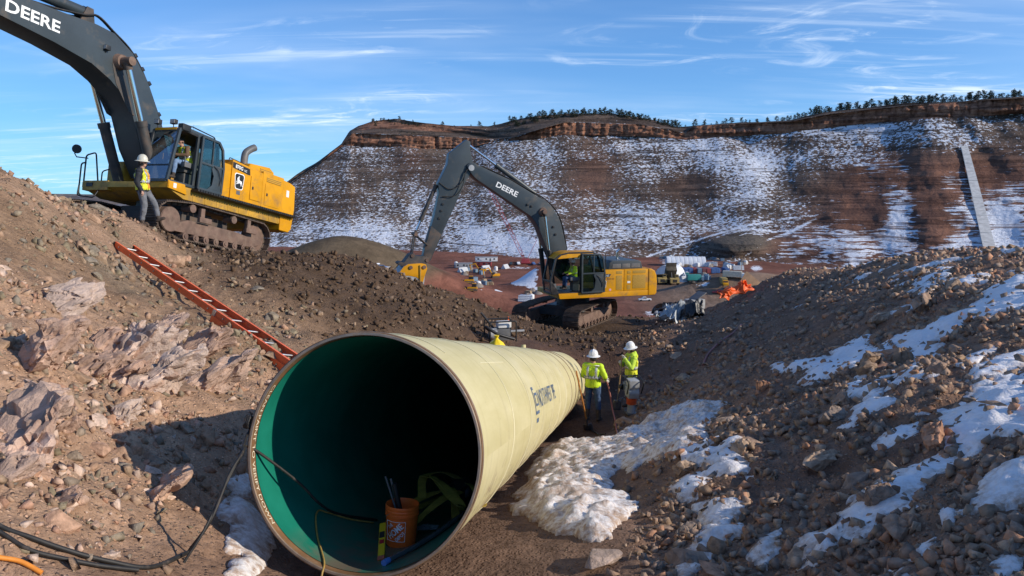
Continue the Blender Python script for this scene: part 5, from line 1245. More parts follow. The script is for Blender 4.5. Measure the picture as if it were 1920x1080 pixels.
# boom
b1 = [(1.45, 2.00), (2.0, 2.78), (2.25, 3.36), (2.47, 3.86), (2.82, 4.2), (3.3, 4.49), (3.93, 4.73), (5.11, 4.88), (6.6, 4.98), (8.9, 4.62), (9.1, 4.85), (8.9, 5.05), (6.6, 5.62), (5.84, 5.7), (4.63, 5.80), (3.9, 5.88), (3.3, 5.86), (2.61, 5.53), (1.97, 4.89), (1.32, 3.85), (.72, 2.45), (.85, 2.0)]
boom = MB().prism(b1, -.44, .44).build('boom', M['charcoal'], X1, None, .03)
for sg in (1, -1):
    MB().cyl((3.05, sg * .44, 5.10), (3.05, sg * .60, 5.10), .24, .20, 20).cyl((3.05, sg * .58, 5.10), (3.05, sg * .95, 5.10), .13, .13, 16).build('boom_pin', M['rust'], boom, 40)
    plate('boom_gusset', boom, [(3.3, 5.0), (2.9, 4.9), (2.35, 3.7), (2.55, 3.75), (3.1, 4.45)], .442 if sg > 0 else -.454, M['charcoal_dirty'], .012, .003)
    hyd(X1, (1.52, sg * .72, 1.62), (3.05, sg * .76, 5.02), .155, .085, .56, M['charcoal_dirty'])
boom_text('boom_lettering', boom, 'DEERE', (5.74, 5.31), rad(1), 1.50, .315, .446, M['print_white'])
MB().box((3.55, .50, 5.33), (.16, .12, .13)).cyl((3.55, .44, 5.2), (3.55, .50, 5.28), .02, .02, 6).build('boom_light', M['black'], boom, None, .02)
MB().box((3.63, .50, 5.33), (.01, .10, .10)).build('light_lens', M['lightgrey'], boom)
hyd(X1, (3.95, 0, 6.22), (8.6, 0, 5.95), .16, .08, .55, M['charcoal'])
for y in (-.16, .16): MB().prism([(3.75, 5.85), (4.25, 5.84), (4.05, 6.36), (3.85, 6.36)], y - .03, y + .03).build('cylinder_lug', M['charcoal_dirty'], boom, None, .01)
for j, y in enumerate((-.26, -.20, .20, .26)):
    MB().tube(bent([(1.0, y, 3.4), (1.75, y, 4.78), (2.45, y, 5.60), (3.2, y, 5.98), (3.75, y, 6.20), (4.2, y, 6.05), (5.4, y, 5.80), (7.0, y, 5.62)], 5), .026, 7).build('hydraulic_hose', M['rubber'], boom, 60)
for x, z in ((1.42, 4.0), (1.9, 4.82), (2.5, 5.47), (2.2, 5.16)): MB().box((x, .20, z + .03), (.12, .5, .10), Matrix.Rotation(rad(-45), 3, 'Y')).build('hose_clamp', M['black'], boom, None, .01)
sk = MB().prism([(8.55, 5.9), (9.05, 5.2), (9.7, 2.0), (9.45, 1.75), (9.2, 1.85), (8.6, 4.7), (8.3, 5.4)], -.30, .30).build('stick', M['charcoal'], X1, None, .03)
MB().prism([(9.75, 1.9), (9.1, 2.0), (8.6, 1.2), (8.7, .3), (9.3, .0), (10.0, .55)], -.8, .8).build('digging_bucket', M['yellow_dirty'], X1, None, .05)

# ======== the second machine, beyond the trench
X2 = empty('excavator', (3.25, 37.16, -6.31), (0, 0, math.pi + rad(18)), 'yellow and charcoal excavator reaching left beyond the end of the trench', 'excavator')
T2 = Matrix.Translation((.45, -.25, -.22)) @ Matrix.Rotation(rad(43), 4, 'Z')
build_tracks(X2, T2, (2.05, .53), (-2.05, .53), .46, [(.75, 1.04), (-.75, 1.04)], 1.38, .80, .20, [(1.8, .26), (1.8, .60), (1.4, .70), (-1.5, .68), (-1.85, .58), (-1.7, .26)], mt)
cbm = MB().box((0, 0, .62), (1.5, 2.4, .36)).box((0, 0, .86), (1.6, 1.6, .2)); cbm.xf(T2); cbm.build('carbody', M['charcoal'], X2, None, .03)
MB().lathe([(0, .70), (.82, .70), (.82, 1.30), (0, 1.30)], (.2, 0, 0), n=32).build('swing_ring', M['black'], X2, 40)
MB().prism([(1.60, 1.27), (1.60, 1.50), (-3.1, 1.50), (-3.1, 1.27), (-2.9, 1.24), (1.45, 1.24)], -1.4, 1.56).build('upper_platform', M['yellow_dirty'], X2, None, .03)
MB().prism([(1.55, 1.255), (1.62, 1.515), (-3.12, 1.515), (-3.12, 1.255)], 1.555, 1.615).build('side_skirt', M['yellow'], X2, None, .02)
plate('step_recess', X2, R4(-.55, .58, 1.38, 1.47), 1.612, M['yellow_dirty'], .008, .003)
MB().prism([(-.72, 1.52), (-.72, 2.56), (-1.80, 2.56), (-1.80, 1.52)], -1.45, 1.60).build('engine_housing', M['yellow'], X2, None, .03)
MB().prism([(-1.82, 1.52), (-1.82, 2.56), (-3.12, 2.56), (-3.12, 1.52)], -1.45, 1.60).build('engine_housing', M['yellow'], X2, None, .03)
MB().prism([(-3.14, 1.24), (-3.14, 2.57), (-3.30, 2.56), (-3.48, 2.46), (-3.58, 2.25), (-3.62, 1.9), (-3.60, 1.35), (-3.5, 1.25)], -1.45, 1.62).build('counterweight', M['yellow'], X2, None, .10, 4)
MB().prism([(-1.10, 2.55), (-1.18, 2.88), (-1.30, 2.99), (-2.75, 2.97), (-2.88, 2.90), (-2.98, 2.55)], -1.2, 1.30).build('engine_hood', M['charcoal'], X2, None, .05)
for x0, x1 in ((-1.32, -1.78), (-1.84, -2.28), (-2.34, -2.82)): plate('hood_vent', X2, R4(x1, x0, 2.62, 2.82), 1.302, M['grey'], .008, .002)
M['grille2'] = simple('ochre_mesh_screen', (.42, .24, .03), .75, 0, .2, 30, None, bump=.6, bscale=60)
for x0, x1, z0, z1 in ((-1.38, -1.70, 1.58, 2.28), (-1.38, -1.70, 2.36, 2.50), (-1.98, -2.16, 2.05, 2.28), (-1.98, -2.16, 1.58, 1.80), (-2.28, -2.98, 1.62, 2.28), (-2.28, -2.98, 2.36, 2.50), (-1.98, -2.16, 2.36, 2.50)):
    plate('grille', X2, R4(x1, x0, z0, z1), 1.602, M['grille2'], .006, .002)
plate('warning_sticker', X2, R4(-2.15, -1.99, 1.89, 1.99), 1.603, M['white'], .004, 0); plate('round_sticker', X2, [(-1.07 + .06 * math.cos(a), 1.60 + .06 * math.sin(a)) for a in np.linspace(0, 6.2, 14)], 1.603, simple('pink_sticker', (.7, .35, .4), .5), .004, 0)
plate('model_badge', X2, [(-1.02, 2.22), (-1.12, 2.37), (-.66, 2.37), (-.66, 2.22)], 1.603, M['charcoal'], .006, 0)
boom_text('model_lettering', X2, 'G LC', (-.88, 2.295), 0, .22, .08, 1.612, M['print_white']); boom_text('unit_number', X2, '92121', (-1.08, 2.13), 0, .38, .085, 1.604, simple('brown_number', (.10, .03, .02), .6))
deer_shield(X2, lambda x, y, l: (-.74 - x, 1.603 + l, 1.88 + y), .13, .17)
rails(X2, round_path([(-.95, 1.3, 2.56), (-.95, 1.3, 3.30), (-.85, 1.3, 3.44), (-.2, 1.3, 3.47)], .1), .022); rails(X2, round_path([(-.62, 1.3, 2.56), (-.55, 1.3, 3.2), (-.45, 1.3, 3.44)], .1), .02)
rails(X2, round_path([(-.7, .2, 2.56), (-.7, .2, 3.0), (-1.2, .2, 3.0)], .1), .022)
MB().tube(bent([(-2.0, .4, 2.95), (-2.0, .4, 3.25), (-2.02, .4, 3.36), (-2.12, .4, 3.45)], 4), .06, 12).build('exhaust_stack', M['chrome'], X2, 60)
c2 = build_cab(X2, [(1.95, 1.52), (2.0, 2.10), (1.76, 3.16), (1.50, 3.36), (1.14, 3.44), (-.15, 3.44), (-.40, 3.28), (-.66, 2.38), (-.72, 1.52)], .55, 1.60, (.46, .46), M['yellow'], M['black'], .55)
cab_door(c2, .44, -.72, 1.52, 3.36, 1.68, M['charcoal'])
plate('cab_front_panel', c2, R4(1.72, 1.92, 1.54, 2.0), 1.55, M['grey'], .02, .005)
MB().prism([(1.95, 1.50), (2.0, 2.10), (1.95, 2.12), (1.6, 1.56)], 1.45, 1.60).build('cab_corner', M['black'], c2, None, .01)
b2 = [(5.72, 7.55), (5.66, 7.36), (5.40, 7.02), (5.2, 6.86), (2.62, 5.19), (2.36, 4.90), (2.18, 4.61), (1.94, 4.03), (1.55, 3.15), (1.15, 2.2), (.75, 1.9), (.35, 2.1), (.66, 3.4), (.82, 4.03), (1.02, 4.81), (1.18, 5.15), (1.36, 5.43), (1.62, 5.72), (1.95, 5.96), (2.33, 6.15), (3.59, 6.87), (4.94, 7.44), (5.35, 7.64), (5.58, 7.66)]
bm2 = MB().prism(b2, -.34, .34).build('boom', M['charcoal'], X2, None, .03)
boom_text('boom_lettering', bm2, 'DEERE', (3.77, 6.43), rad(-26), 1.16, .255, .346, M['print_white'])
for sg in (1, -1):
    MB().cyl((1.97, sg * .34, 5.36), (1.97, sg * .44, 5.36), .22, .18, 18).cyl((1.97, sg * .42, 5.36), (1.97, sg * .70, 5.36), .11, .11, 14).build('boom_pin', M['rust'], bm2, 40)
    hyd(X2, (1.50, sg * .56, 1.75), (1.96, sg * .58, 5.30), .12, .062, .50, M['black'])
    MB().cyl((5.52, sg * .30, 7.42), (5.52, sg * .40, 7.42), .14, .14, 16).build('stick_pivot', M['lightgrey'], bm2, 40)
for x, z in ((1.42, 4.62), (1.30, 4.25), (2.75, 5.70), (2.55, 5.62)): plate('boom_bracket', bm2, R4(x - .05, x + .05, z - .04, z + .06), .342, M['black'], .05, .01)
for y in (-.2, -.12, .12, .2): MB().tube(bent([(.62, y, 3.5), (.90, y, 4.75), (1.28, y, 5.50), (1.9, y, 6.04), (2.6, y, 6.40), (3.6, y, 6.93), (4.95, y, 7.52)], 5), .022, 6).build('hydraulic_hose', M['rubber'], bm2, 60)
hyd(X2, (2.27, 0, 6.24), (5.64, 0, 8.55), .125, .06, .58, M['charcoal'])
s2 = [(5.70, 8.72), (5.52, 8.62), (5.54, 8.30), (5.40, 7.60), (5.55, 7.1), (5.81, 6.70), (6.75, 4.71), (7.48, 3.15), (7.60, 3.06), (7.80, 3.14), (7.84, 3.3), (7.74, 3.73), (7.28, 5.19), (7.03, 6.25), (7.07, 6.72), (6.95, 6.95), (6.62, 7.59), (6.54, 8.08)]
sk2 = MB().prism(s2, -.25, .25).build('stick', M['charcoal'], X2, None, .03)
MB().prism([(7.52, 3.14), (7.62, 3.04), (7.84, 3.2), (7.74, 3.73), (7.42, 4.75), (6.95, 4.35)], -.256, .256).build('stick_nose', M['charcoal_dirty'], sk2, None, .02)
for x, z in ((6.95, 5.45), (6.88, 5.75), (7.05, 5.1)): plate('stick_bracket', sk2, R4(x - .05, x + .05, z - .05, z + .05), .251, M['black'], .04, .01)
hyd(X2, (7.12, 0, 6.62), (8.15, 0, 4.40), .095, .05, .74, M['charcoal_dirty'])
for sg in (1, -1):
    y = sg * .30
    MB().bar((8.18, y, 4.38), (7.60, y, 3.86), .05, .12, (0, 1, 0)).build('tipping_link', M['charcoal_dirty'], X2, None, .01)
    MB().bar((8.16, y * .7, 4.40), (8.34, y * .7, 3.42), .05, .14, (0, 1, 0)).build('bucket_link', M['charcoal_dirty'], X2, None, .01)
MB().prism([(8.98, 2.98), (9.05, 3.08), (8.92, 3.14), (8.75, 3.10), (8.46, 3.46), (8.30, 3.52), (8.15, 3.38), (7.80, 3.36), (7.60, 3.30), (7.56, 3.12), (7.72, 2.98), (7.78, 2.88), (8.60, 2.90)], -.38, .38).build('quick_coupler', M['charcoal_dirty'], X2, None, .03)
for x, z in ((8.34, 3.40), (7.66, 3.18), (8.17, 4.38)): MB().cyl((x, -.42, z), (x, .42, z), .085, .085, 14).build('pin', M['rust'], X2, 40)
bk = [(8.60, 3.02), (8.80, 2.92), (8.95, 2.74), (9.30, 2.55), (9.42, 2.36), (9.35, 2.18), (8.9, 1.85), (8.2, 1.72), (7.92, 1.90), (7.85, 2.5), (7.76, 2.82), (7.82, 3.0), (8.0, 3.05)]
bo = MB().prism(bk, -.72, .72).build('digging_bucket', M['lightgrey'], X2, None, .03)
for sg in (1, -1): MB().prism([(8.60, 3.06), (8.82, 2.95), (9.0, 2.72), (9.30, 2.58), (8.55, 2.52), (8.25, 2.45), (7.95, 2.2), (7.84, 2.55), (7.74, 2.82), (7.80, 3.02), (8.0, 3.08)], sg * .722 - .012, sg * .722 + .012).build('bucket_ear', M['yellow'], bo, None, .006)
MB().prism([(8.04, 3.0), (8.10, 3.0), (8.10, 1.8), (8.04, 1.8)], .72, .78).build('bucket_rib', M['yellow_dirty'], bo, None, .01)
for x, z in ((8.50, 2.90), (7.88, 2.90)): MB().cyl((x, -.76, z), (x, .78, z), .085, .085, 14).build('bucket_pin', M['rust'], bo, 40)
for y in (.26, .30): MB().tube(bent([(5.25, y, 7.68), (5.65, y + .05, 7.5), (5.90, y + .08, 6.9), (6.20, y + .08, 6.55), (6.6, y + .04, 6.45), (7.05, y, 6.75)] if y < .28 else [(5.2, y, 7.6), (5.75, y + .05, 7.3), (5.95, y + .08, 6.6), (6.3, y + .06, 6.15), (6.9, y, 6.1)], 6), .022, 7).build('hydraulic_hose', M['rubber'], sk2, 60)
# ---------------------------------------------------------------- people
M['skin'] = simple('skin', (.42, .24, .17), .55, 0, .12, 12); M['hair'] = simple('dark_hair', (.03, .024, .02), .8, 0, .2, 30)
M['limejacket'] = simple('lime_hi_vis', (.58, .80, .02), .7, 0, .12, 8, None, bump=.3, bscale=25); M['limehoodie'] = simple('yellow_green_hoodie', (.52, .72, .06), .8, 0, .15, 8, None, bump=.3, bscale=25)
M['yellowvest'] = simple('yellow_safety_vest', (.72, .74, .03), .7, 0, .1, 8); M['orangevest'] = simple('orange_vest_panel', (.75, .20, .03), .7, 0, .1, 8)
M['stripe'] = simple('silver_reflective_tape', (.52, .54, .54), .35, .2, .1, 10); M['navy'] = simple('black_navy_jacket', (.020, .022, .028), .8, 0, .25, 8, None, bump=.3, bscale=25)
M['brownshirt'] = simple('brown_sleeves', (.13, .075, .04), .85, 0, .2, 8); M['jeans'] = simple('blue_jeans', (.045, .085, .17), .85, 0, .3, 9, None, bump=.3, bscale=30)
M['lightjeans'] = simple('faded_blue_jeans', (.16, .25, .40), .85, 0, .25, 9); M['greyjeans'] = simple('grey_jeans', (.15, .155, .17), .85, 0, .3, 7, None, bump=.3, bscale=30)
M['darkpants'] = simple('dark_work_trousers', (.03, .034, .045), .85, 0, .25, 9); M['boots'] = simple('muddy_boots', (.05, .036, .028), .8, 0, .3, 10, (.14, .09, .065), .4, 8)
M['glove'] = simple('pale_work_glove', (.62, .58, .52), .8, 0, .15, 15); M['hatwhite'] = simple('white_hard_hat', (.80, .80, .77), .35, 0, .06, 4, (.4, .33, .25), .15, 9); M['hattan'] = simple('cream_hard_hat', (.66, .63, .52), .4, 0, .12, 6, (.35, .28, .2), .3, 9)
STAND = dict(pelvis=(0, 0, .97), waist=(0, 0, 1.10), chest=(0, 0, 1.30), neck=(.01, 0, 1.50), head=(.03, 0, 1.66), sL=(0, .19, 1.43), eL=(-.02, .26, 1.15), wL=(.06, .27, .90), sR=(0, -.19, 1.43), eR=(-.02, -.26, 1.15), wR=(.06, -.27, .90),
             hL=(0, .095, .95), kL=(.03, .12, .52), aL=(0, .13, .10), hR=(0, -.095, .95), kR=(.03, -.12, .52), aR=(0, -.13, .10), fL=(.04, .02, -.10), fR=(.04, -.02, -.10), look=(1, 0, 0))
SIT = dict(STAND, pelvis=(0, 0, .70), waist=(.0, 0, .82), chest=(.03, 0, 1.02), neck=(.06, 0, 1.23), head=(.10, 0, 1.39), sL=(.04, .19, 1.16), eL=(.14, .28, .92), wL=(.38, .24, .88), sR=(.04, -.19, 1.16), eR=(.14, -.28, .92), wR=(.38, -.24, .88),
           hL=(.04, .10, .68), kL=(.46, .15, .66), aL=(.50, .15, .22), hR=(.04, -.10, .68), kR=(.46, -.15, .66), aR=(.50, -.15, .22), fL=(.10, 0, -.03), fR=(.10, 0, -.03))
def person(label, loc, rot, J, top, legs, sleeves=None, hat=None, vest=None, hands='skin', tape=True, glasses=True, hatmat='hatwhite', hood=False, bulk=1.0):
    root = empty('person', loc, label=label, cat='person'); root.rotation_mode = 'QUATERNION'; root.rotation_quaternion = rot
    g_ = {k: Vector(v) for k, v in J.items()}; caps = []
    def cap(a, b, ra, rb, lab): caps.append((Vector(a), Vector(b), ra, rb, lab))
    b = bulk; look = g_['look'].normalized(); side = Vector((0, 0, 1)).cross(look).normalized(); up = look.cross(side)
    hd = g_['head']
    for s in (.055, -.055):
        sv = (g_['sL'] - g_['sR']).normalized() * s
        cap(g_['pelvis'] + sv, g_['waist'] + sv, .135 * b, .12 * b, 'top' if True else '')
        cap(g_['waist'] + sv, g_['chest'] + sv * 1.3, .12 * b, .135 * b, 'top'); cap(g_['chest'] + sv * 1.3, g_['neck'] + sv * .4 - Vector((0, 0, .09)), .135 * b, .085 * b, 'top')
    cap(g_['sL'], g_['sR'], .078 * b, .078 * b, 'top'); cap(g_['neck'] - Vector((0, 0, .06)), hd - up * .05, .058, .055, 'skin')
    cap(hd + up * .025 - look * .012, hd + up * .02 + look * .012, .092, .090, 'skin'); cap(hd - up * .055 + look * .035, hd - up * .075 + look * .045, .055, .046, 'skin')
    cap(hd - up * .005 + look * .095, hd - up * .03 + look * .110, .012, .016, 'skin')                        # nose
    cap(hd - up * .072 + look * .082, hd - up * .072 + look * .086, .020, .020, 'skin')                       # mouth
    for s in (1, -1):
        cap(hd + side * .092 * s + up * .015, hd + side * .097 * s - up * .025, .018, .013, 'skin'); cap(hd + side * .035 * s + look * .078 + up * .028, hd + side * .03 * s + look * .080 + up * .028, .022, .022, 'skin')
    if hood: cap(g_['neck'] + side * .07 + Vector((0, 0, -.02)), g_['neck'] - side * .07 + Vector((0, 0, -.02)), .085, .085, 'top'); cap(g_['neck'] - look * .09, g_['neck'] - look * .12 - Vector((0, 0, .07)), .08, .075, 'top')
    for s in 'LR':
        sh, el, wr = g_['s' + s], g_['e' + s], g_['w' + s]; fd = g_['f' + s]
        cap(sh, el, .070 * b, .056 * b, 'arm'); cap(el, wr, .056 * b, .044 * b, 'arm')
        pd = fd.normalized(); pw = pd.cross((wr - el).normalized() if abs(pd.dot((wr - el).normalized())) < .95 else Vector((1, .2, 0))).normalized()
        pm = wr + pd * .075; cap(wr, pm, .030, .034, 'hand'); cap(wr + pd * .02 + pw * .02, pm + pw * .022, .024, .022, 'hand'); cap(wr + pd * .02 - pw * .02, pm - pw * .022, .024, .022, 'hand')
        cu = pw.cross(pd) * (1 if s == 'L' else -1)
        for i, L in enumerate((.036, .042, .040, .032)):
            bs = pm + pw * (.030 - .020 * i) + pd * .012; k1 = bs + pd * L * .8 + cu * L * .55; k2 = k1 + pd * L * .25 + cu * L * .8
            cap(bs, k1, .0105, .010, 'hand'); cap(k1, k2, .010, .0085, 'hand')
        t0 = wr + pd * .03 + pw * .032; t1 = t0 + pd * .035 + pw * .025 + cu * .015; cap(t0, t1, .014, .012, 'hand'); cap(t1, t1 + pd * .025 + cu * .022, .012, .010, 'hand')
        h, k, a = g_['h' + s], g_['k' + s], g_['a' + s]
        cap(h, k, .098 * b, .070, 'leg'); cap(k, a + (k - a) * .12, .070, .056, 'leg'); tow = (k - a).cross(Vector((0, 1, 0))).normalized() if abs((k - a).normalized().z) < .3 else Vector((1, 0, 0))
        bo_ = g_.get('b' + s, Vector((1, .08 if s == 'L' else -.08, 0))).normalized()
        cap(a + (k - a) * (.45 if 'worker' in label else .10), a, .063, .055, 'boot'); cap(a - Vector((0, 0, .045)) - bo_ * .03, a - Vector((0, 0, .055)) + bo_ * .15, .050, .042, 'boot')
    mb = MB()
    for p, q, ra, rb, lab in caps:
        d = q - p; L = max(d.length, .001); d = d.normalized() if d.length > 1e-5 else Vector((0, 0, 1)); n = 6
        prof = [(ra * math.sin(math.pi / 2 * i / n), -ra * math.cos(math.pi / 2 * i / n)) for i in range(n + 1)] + [(rb * math.cos(math.pi / 2 * i / n), L + rb * math.sin(math.pi / 2 * i / n)) for i in range(n + 1)]
        prof[0] = (.0008, prof[0][1]); prof[-1] = (.0008, prof[-1][1]); mb.lathe(prof, p, d, 16)
    me = bpy.data.meshes.new('t'); me.from_pydata(mb.v, [], mb.f); t = bpy.data.objects.new('t', me); COL.objects.link(t)
    md = t.modifiers.new('r', 'REMESH'); md.mode = 'VOXEL'; md.voxel_size = .0095; sm = t.modifiers.new('s', 'SMOOTH'); sm.factor = .5; sm.iterations = 3
    dc = t.modifiers.new('d', 'DECIMATE'); dc.ratio = .28
    body = bpy.data.meshes.new_from_object(t.evaluated_get(bpy.context.evaluated_depsgraph_get())); bpy.data.objects.remove(t)
    n = len(body.vertices); co = np.empty(n * 3, 'f'); body.vertices.foreach_get('co', co); co = co.reshape(-1, 3)
    best = np.full(n, 1e9); lab = np.zeros(n, int); names = ['top', 'skin', 'arm', 'hand', 'leg', 'boot']
    for p, q, ra, rb, l in caps:
        p_, q_ = np.array(p), np.array(q); ax = q_ - p_; tt = np.clip(((co - p_) @ ax) / (ax @ ax + 1e-9), 0, 1)
        d = np.linalg.norm(co - p_ - tt[:, None] * ax, axis=1) - (ra + (rb - ra) * tt); u_ = d < best; best[u_] = d[u_]; lab[u_] = names.index(l)
    # cloth folds
    nr = np.empty(n * 3, 'f'); body.vertices.foreach_get('normal', nr); nr = nr.reshape(-1, 3)
    cloth = np.isin(lab, [0, 2, 4]); fold = np.array([mnoise.fractal(Vector((c[0] * 7, c[1] * 7, c[2] * 16)), 1, 2, 3) for c in co.tolist()])
    co2 = co + nr * (cloth * (.006 + .012 * fold))[:, None]; body.vertices.foreach_set('co', co2.astype('f').ravel())
    hipz = float(g_['pelvis'].z) - (.02 if J.get('_sit') is None else .05)
    mats = [M[top], M['skin'], M[sleeves or top], M[hands], M[legs], M['boots']]
    lp = np.array([[p.vertices[0], p.vertices[1], p.vertices[2]] for p in body.polygons]); pl = lab[lp[:, 0]]
    pz = co[lp].mean(1)[:, 2]; pl = np.where((pl == 0) & (pz < hipz - .055), 4, pl)
    body.polygons.foreach_set('material_index', pl.astype('i')); bo = link_mesh('body', body, mats, root, 180)
    def shell_(name, sel, off, mat):
        f = lp[sel]
        if not len(f): return
        us = np.unique(f); rm = -np.ones(n, int); rm[us] = np.arange(len(us)); V = co2[us] + nr[us] * off
        o = link_mesh(name, np_mesh(name, V, rm[f]), mat, root, 180); md_ = o.modifiers.new('t', 'SOLIDIFY'); md_.thickness = .006; md_.offset = -1
        return o
    cen = co[lp].mean(1); ax = np.array((g_['chest'] - g_['pelvis']).normalized()); tz = (cen - np.array(g_['pelvis'])) @ ax
    lat = (cen - np.array(g_['chest'])) @ np.array((g_['sL'] - g_['sR']).normalized()); torso = pl == 0; Lc = (g_['neck'] - g_['pelvis']).length
    if vest: shell_('safety_vest', torso & (tz > -.02) & (tz < Lc - .02) & (np.abs(lat) < .19), .012, M[vest])
    if tape:
        m_ = M['stripe']; shell_('reflective_band', torso & (np.abs(tz - Lc * .36) < .028), .021, m_)
        shell_('reflective_brace', torso & (tz > Lc * .40) & (tz < Lc - .03) & (np.abs(np.abs(lat) - .105) < .026), .021, m_)
        if not vest:
            for s in 'LR':
                q_ = np.array(g_['e' + s] * .75 + g_['w' + s] * .25); shell_('sleeve_band', (pl == 2) & (np.linalg.norm(cen - q_, axis=1) < .075) & (np.abs((cen - q_) @ np.array((g_['w' + s] - g_['e' + s]).normalized())) < .03), .010, m_)
    if vest == 'yellowvest' and 'orange' in label: shell_('orange_panel', torso & (tz > 0) & (tz < Lc - .04) & (np.abs(np.abs(lat) - .055) < .022), .018, M['orangevest'])
    if hat:
        h = MB(); q = [(.0008, .155), (.03, .153), (.065, .140), (.095, .112), (.115, .07), (.122, .02), (.124, .0), (.150, -.008), (.178, -.018), (.180, -.022), (.150, -.016), (.118, -.010), (.112, .02)]
        h.lathe(q, (0, 0, 0), n=28); h.tube([(.125 * math.cos(a), 0, .16 * math.sin(a) + .0) for a in np.linspace(.25, math.pi - .25, 12)], .010, 6)
        Mh = Matrix((look * 1.08, side * .98, up)).transposed().to_4x4(); Mh.translation = hd + up * .048; h.xf(Mh); h.build('hard_hat', M[hatmat], root, 50)
    else:
        h = MB(); h.lathe([(.0008, .10), (.05, .092), (.085, .06), (.100, .01), (.098, -.05), (.07, -.09)], n=20); Mh = Matrix((look, side, up)).transposed().to_4x4(); Mh.translation = hd + up * .03 - look * .022; h.xf(Mh); h.build('hair', M['hair'], root, 60)
    if hat:
        h = MB(); h.lathe([(.097, .03), (.099, -.03), (.085, -.08), (.06, -.09)], n=18); Mh = Matrix((look, side, up)).transposed().to_4x4(); Mh.translation = hd - look * .022; h.xf(Mh); h.build('hair', M['hair'], root, 60)
    if glasses:
        gm = MB(); Mg = Matrix((look, side, up)).transposed().to_4x4(); Mg.translation = hd + up * .022
        for s in (.034, -.034): gm.lathe([(.0005, .006), (.024, .004), (.026, -.004)], (.095, s, 0), (1, s * 2, 0), 12)
        for s in (1, -1): gm.bar((.09, s * .055, .005), (-.01, s * .094, .008), .004, .008)
        gm.xf(Mg); gm.build('sunglasses', M['black'], root, 40)
    return root
def qz(yaw, extra=None):
    q = Matrix.Rotation(yaw, 3, 'Z').to_quaternion()
    return q if extra is None else extra @ q
def gzz(x, y): return float(gz(np.array([x]), np.array([y]))[0])
w1x, w1y = 2.08, 18.75; W1Z = gzz(w1x, w1y) - .01
person('worker in lime jacket and jeans seen from behind holding a red hose', (w1x, w1y, W1Z), qz(rad(72)), dict(STAND, eR=(-.06, -.33, 1.18), wR=(.14, -.30, 1.08), fR=(.08, -.02, -.06), eL=(.04, .27, 1.17), wL=(.24, .15, 1.08), fL=(.09, -.04, 0), kR=(.03, -.14, .52), aR=(-.02, -.17, .10)), 'limejacket', 'jeans', hat=True, hands='glove', glasses=False, bulk=1.1)
w2x, w2y = 3.24, 19.85; W2Z = gzz(w2x, w2y) - .01
person('worker in yellow green hoodie resting on a shovel behind the rammer', (w2x, w2y, W2Z), qz(rad(-160)), dict(STAND, sL=(.02, .19, 1.42), eL=(.16, .30, 1.20), wL=(.28, .14, 1.43), fL=(.03, -.04, .07), eR=(.12, -.26, 1.17), wR=(.30, -.06, 1.30), fR=(.06, .06, .02), look=(.95, .1, -.15)), 'limehoodie', 'darkpants', hat=True, vest='yellowvest', hands='glove', hood=True)
mxp, myp = -9.68, 19.75; MZ_ = -.76
person('man in black jacket and orange yellow vest standing before the large excavator', (mxp, myp, gzz(mxp, myp) - .01), qz(rad(8)), dict(STAND, hL=(.02, .095, .95), kL=(.24, .10, .58), aL=(.30, .12, .20), bL=(1, .1, .4), kR=(.05, -.11, .52), aR=(-.04, -.13, .10), eR=(-.05, -.27, 1.15), wR=(.06, -.27, .92), look=(.98, -.1, -.12)), 'navy', 'greyjeans', hat=True, vest='yellowvest', hatmat='hattan', bulk=1.06)
bpy.context.view_layer.update()
q1 = X1.matrix_world.to_quaternion(); q2 = X2.matrix_world.to_quaternion()
person('operator in yellow vest and brown sleeves sitting in the large excavator cab', X1.matrix_world @ Vector((1.02, 1.30, 1.86)), q1 @ Matrix.Rotation(rad(-12), 3, 'Z').to_quaternion(), dict(SIT, chest=(.10, 0, 1.0), neck=(.17, 0, 1.19), head=(.25, .0, 1.33), sL=(.14, .19, 1.13), eL=(.20, .30, .88), wL=(.44, .10, .88), sR=(.14, -.19, 1.13), eR=(.20, -.28, .88), wR=(.44, -.02, .90), fL=(.07, -.05, 0), look=(.85, .1, -.5), _sit=(0, 0, 0)), 'brownshirt', 'lightjeans', vest='yellowvest')
person('operator in lime shirt and white hat sitting in the farther excavator cab', X2.matrix_world @ Vector((.62, 1.12, 1.54)), q2, dict(SIT, _sit=(0, 0, 0), fL=(.06, 0, -.04)), 'limejacket', 'jeans', hat=True, hatmat='hattan', vest='limejacket')
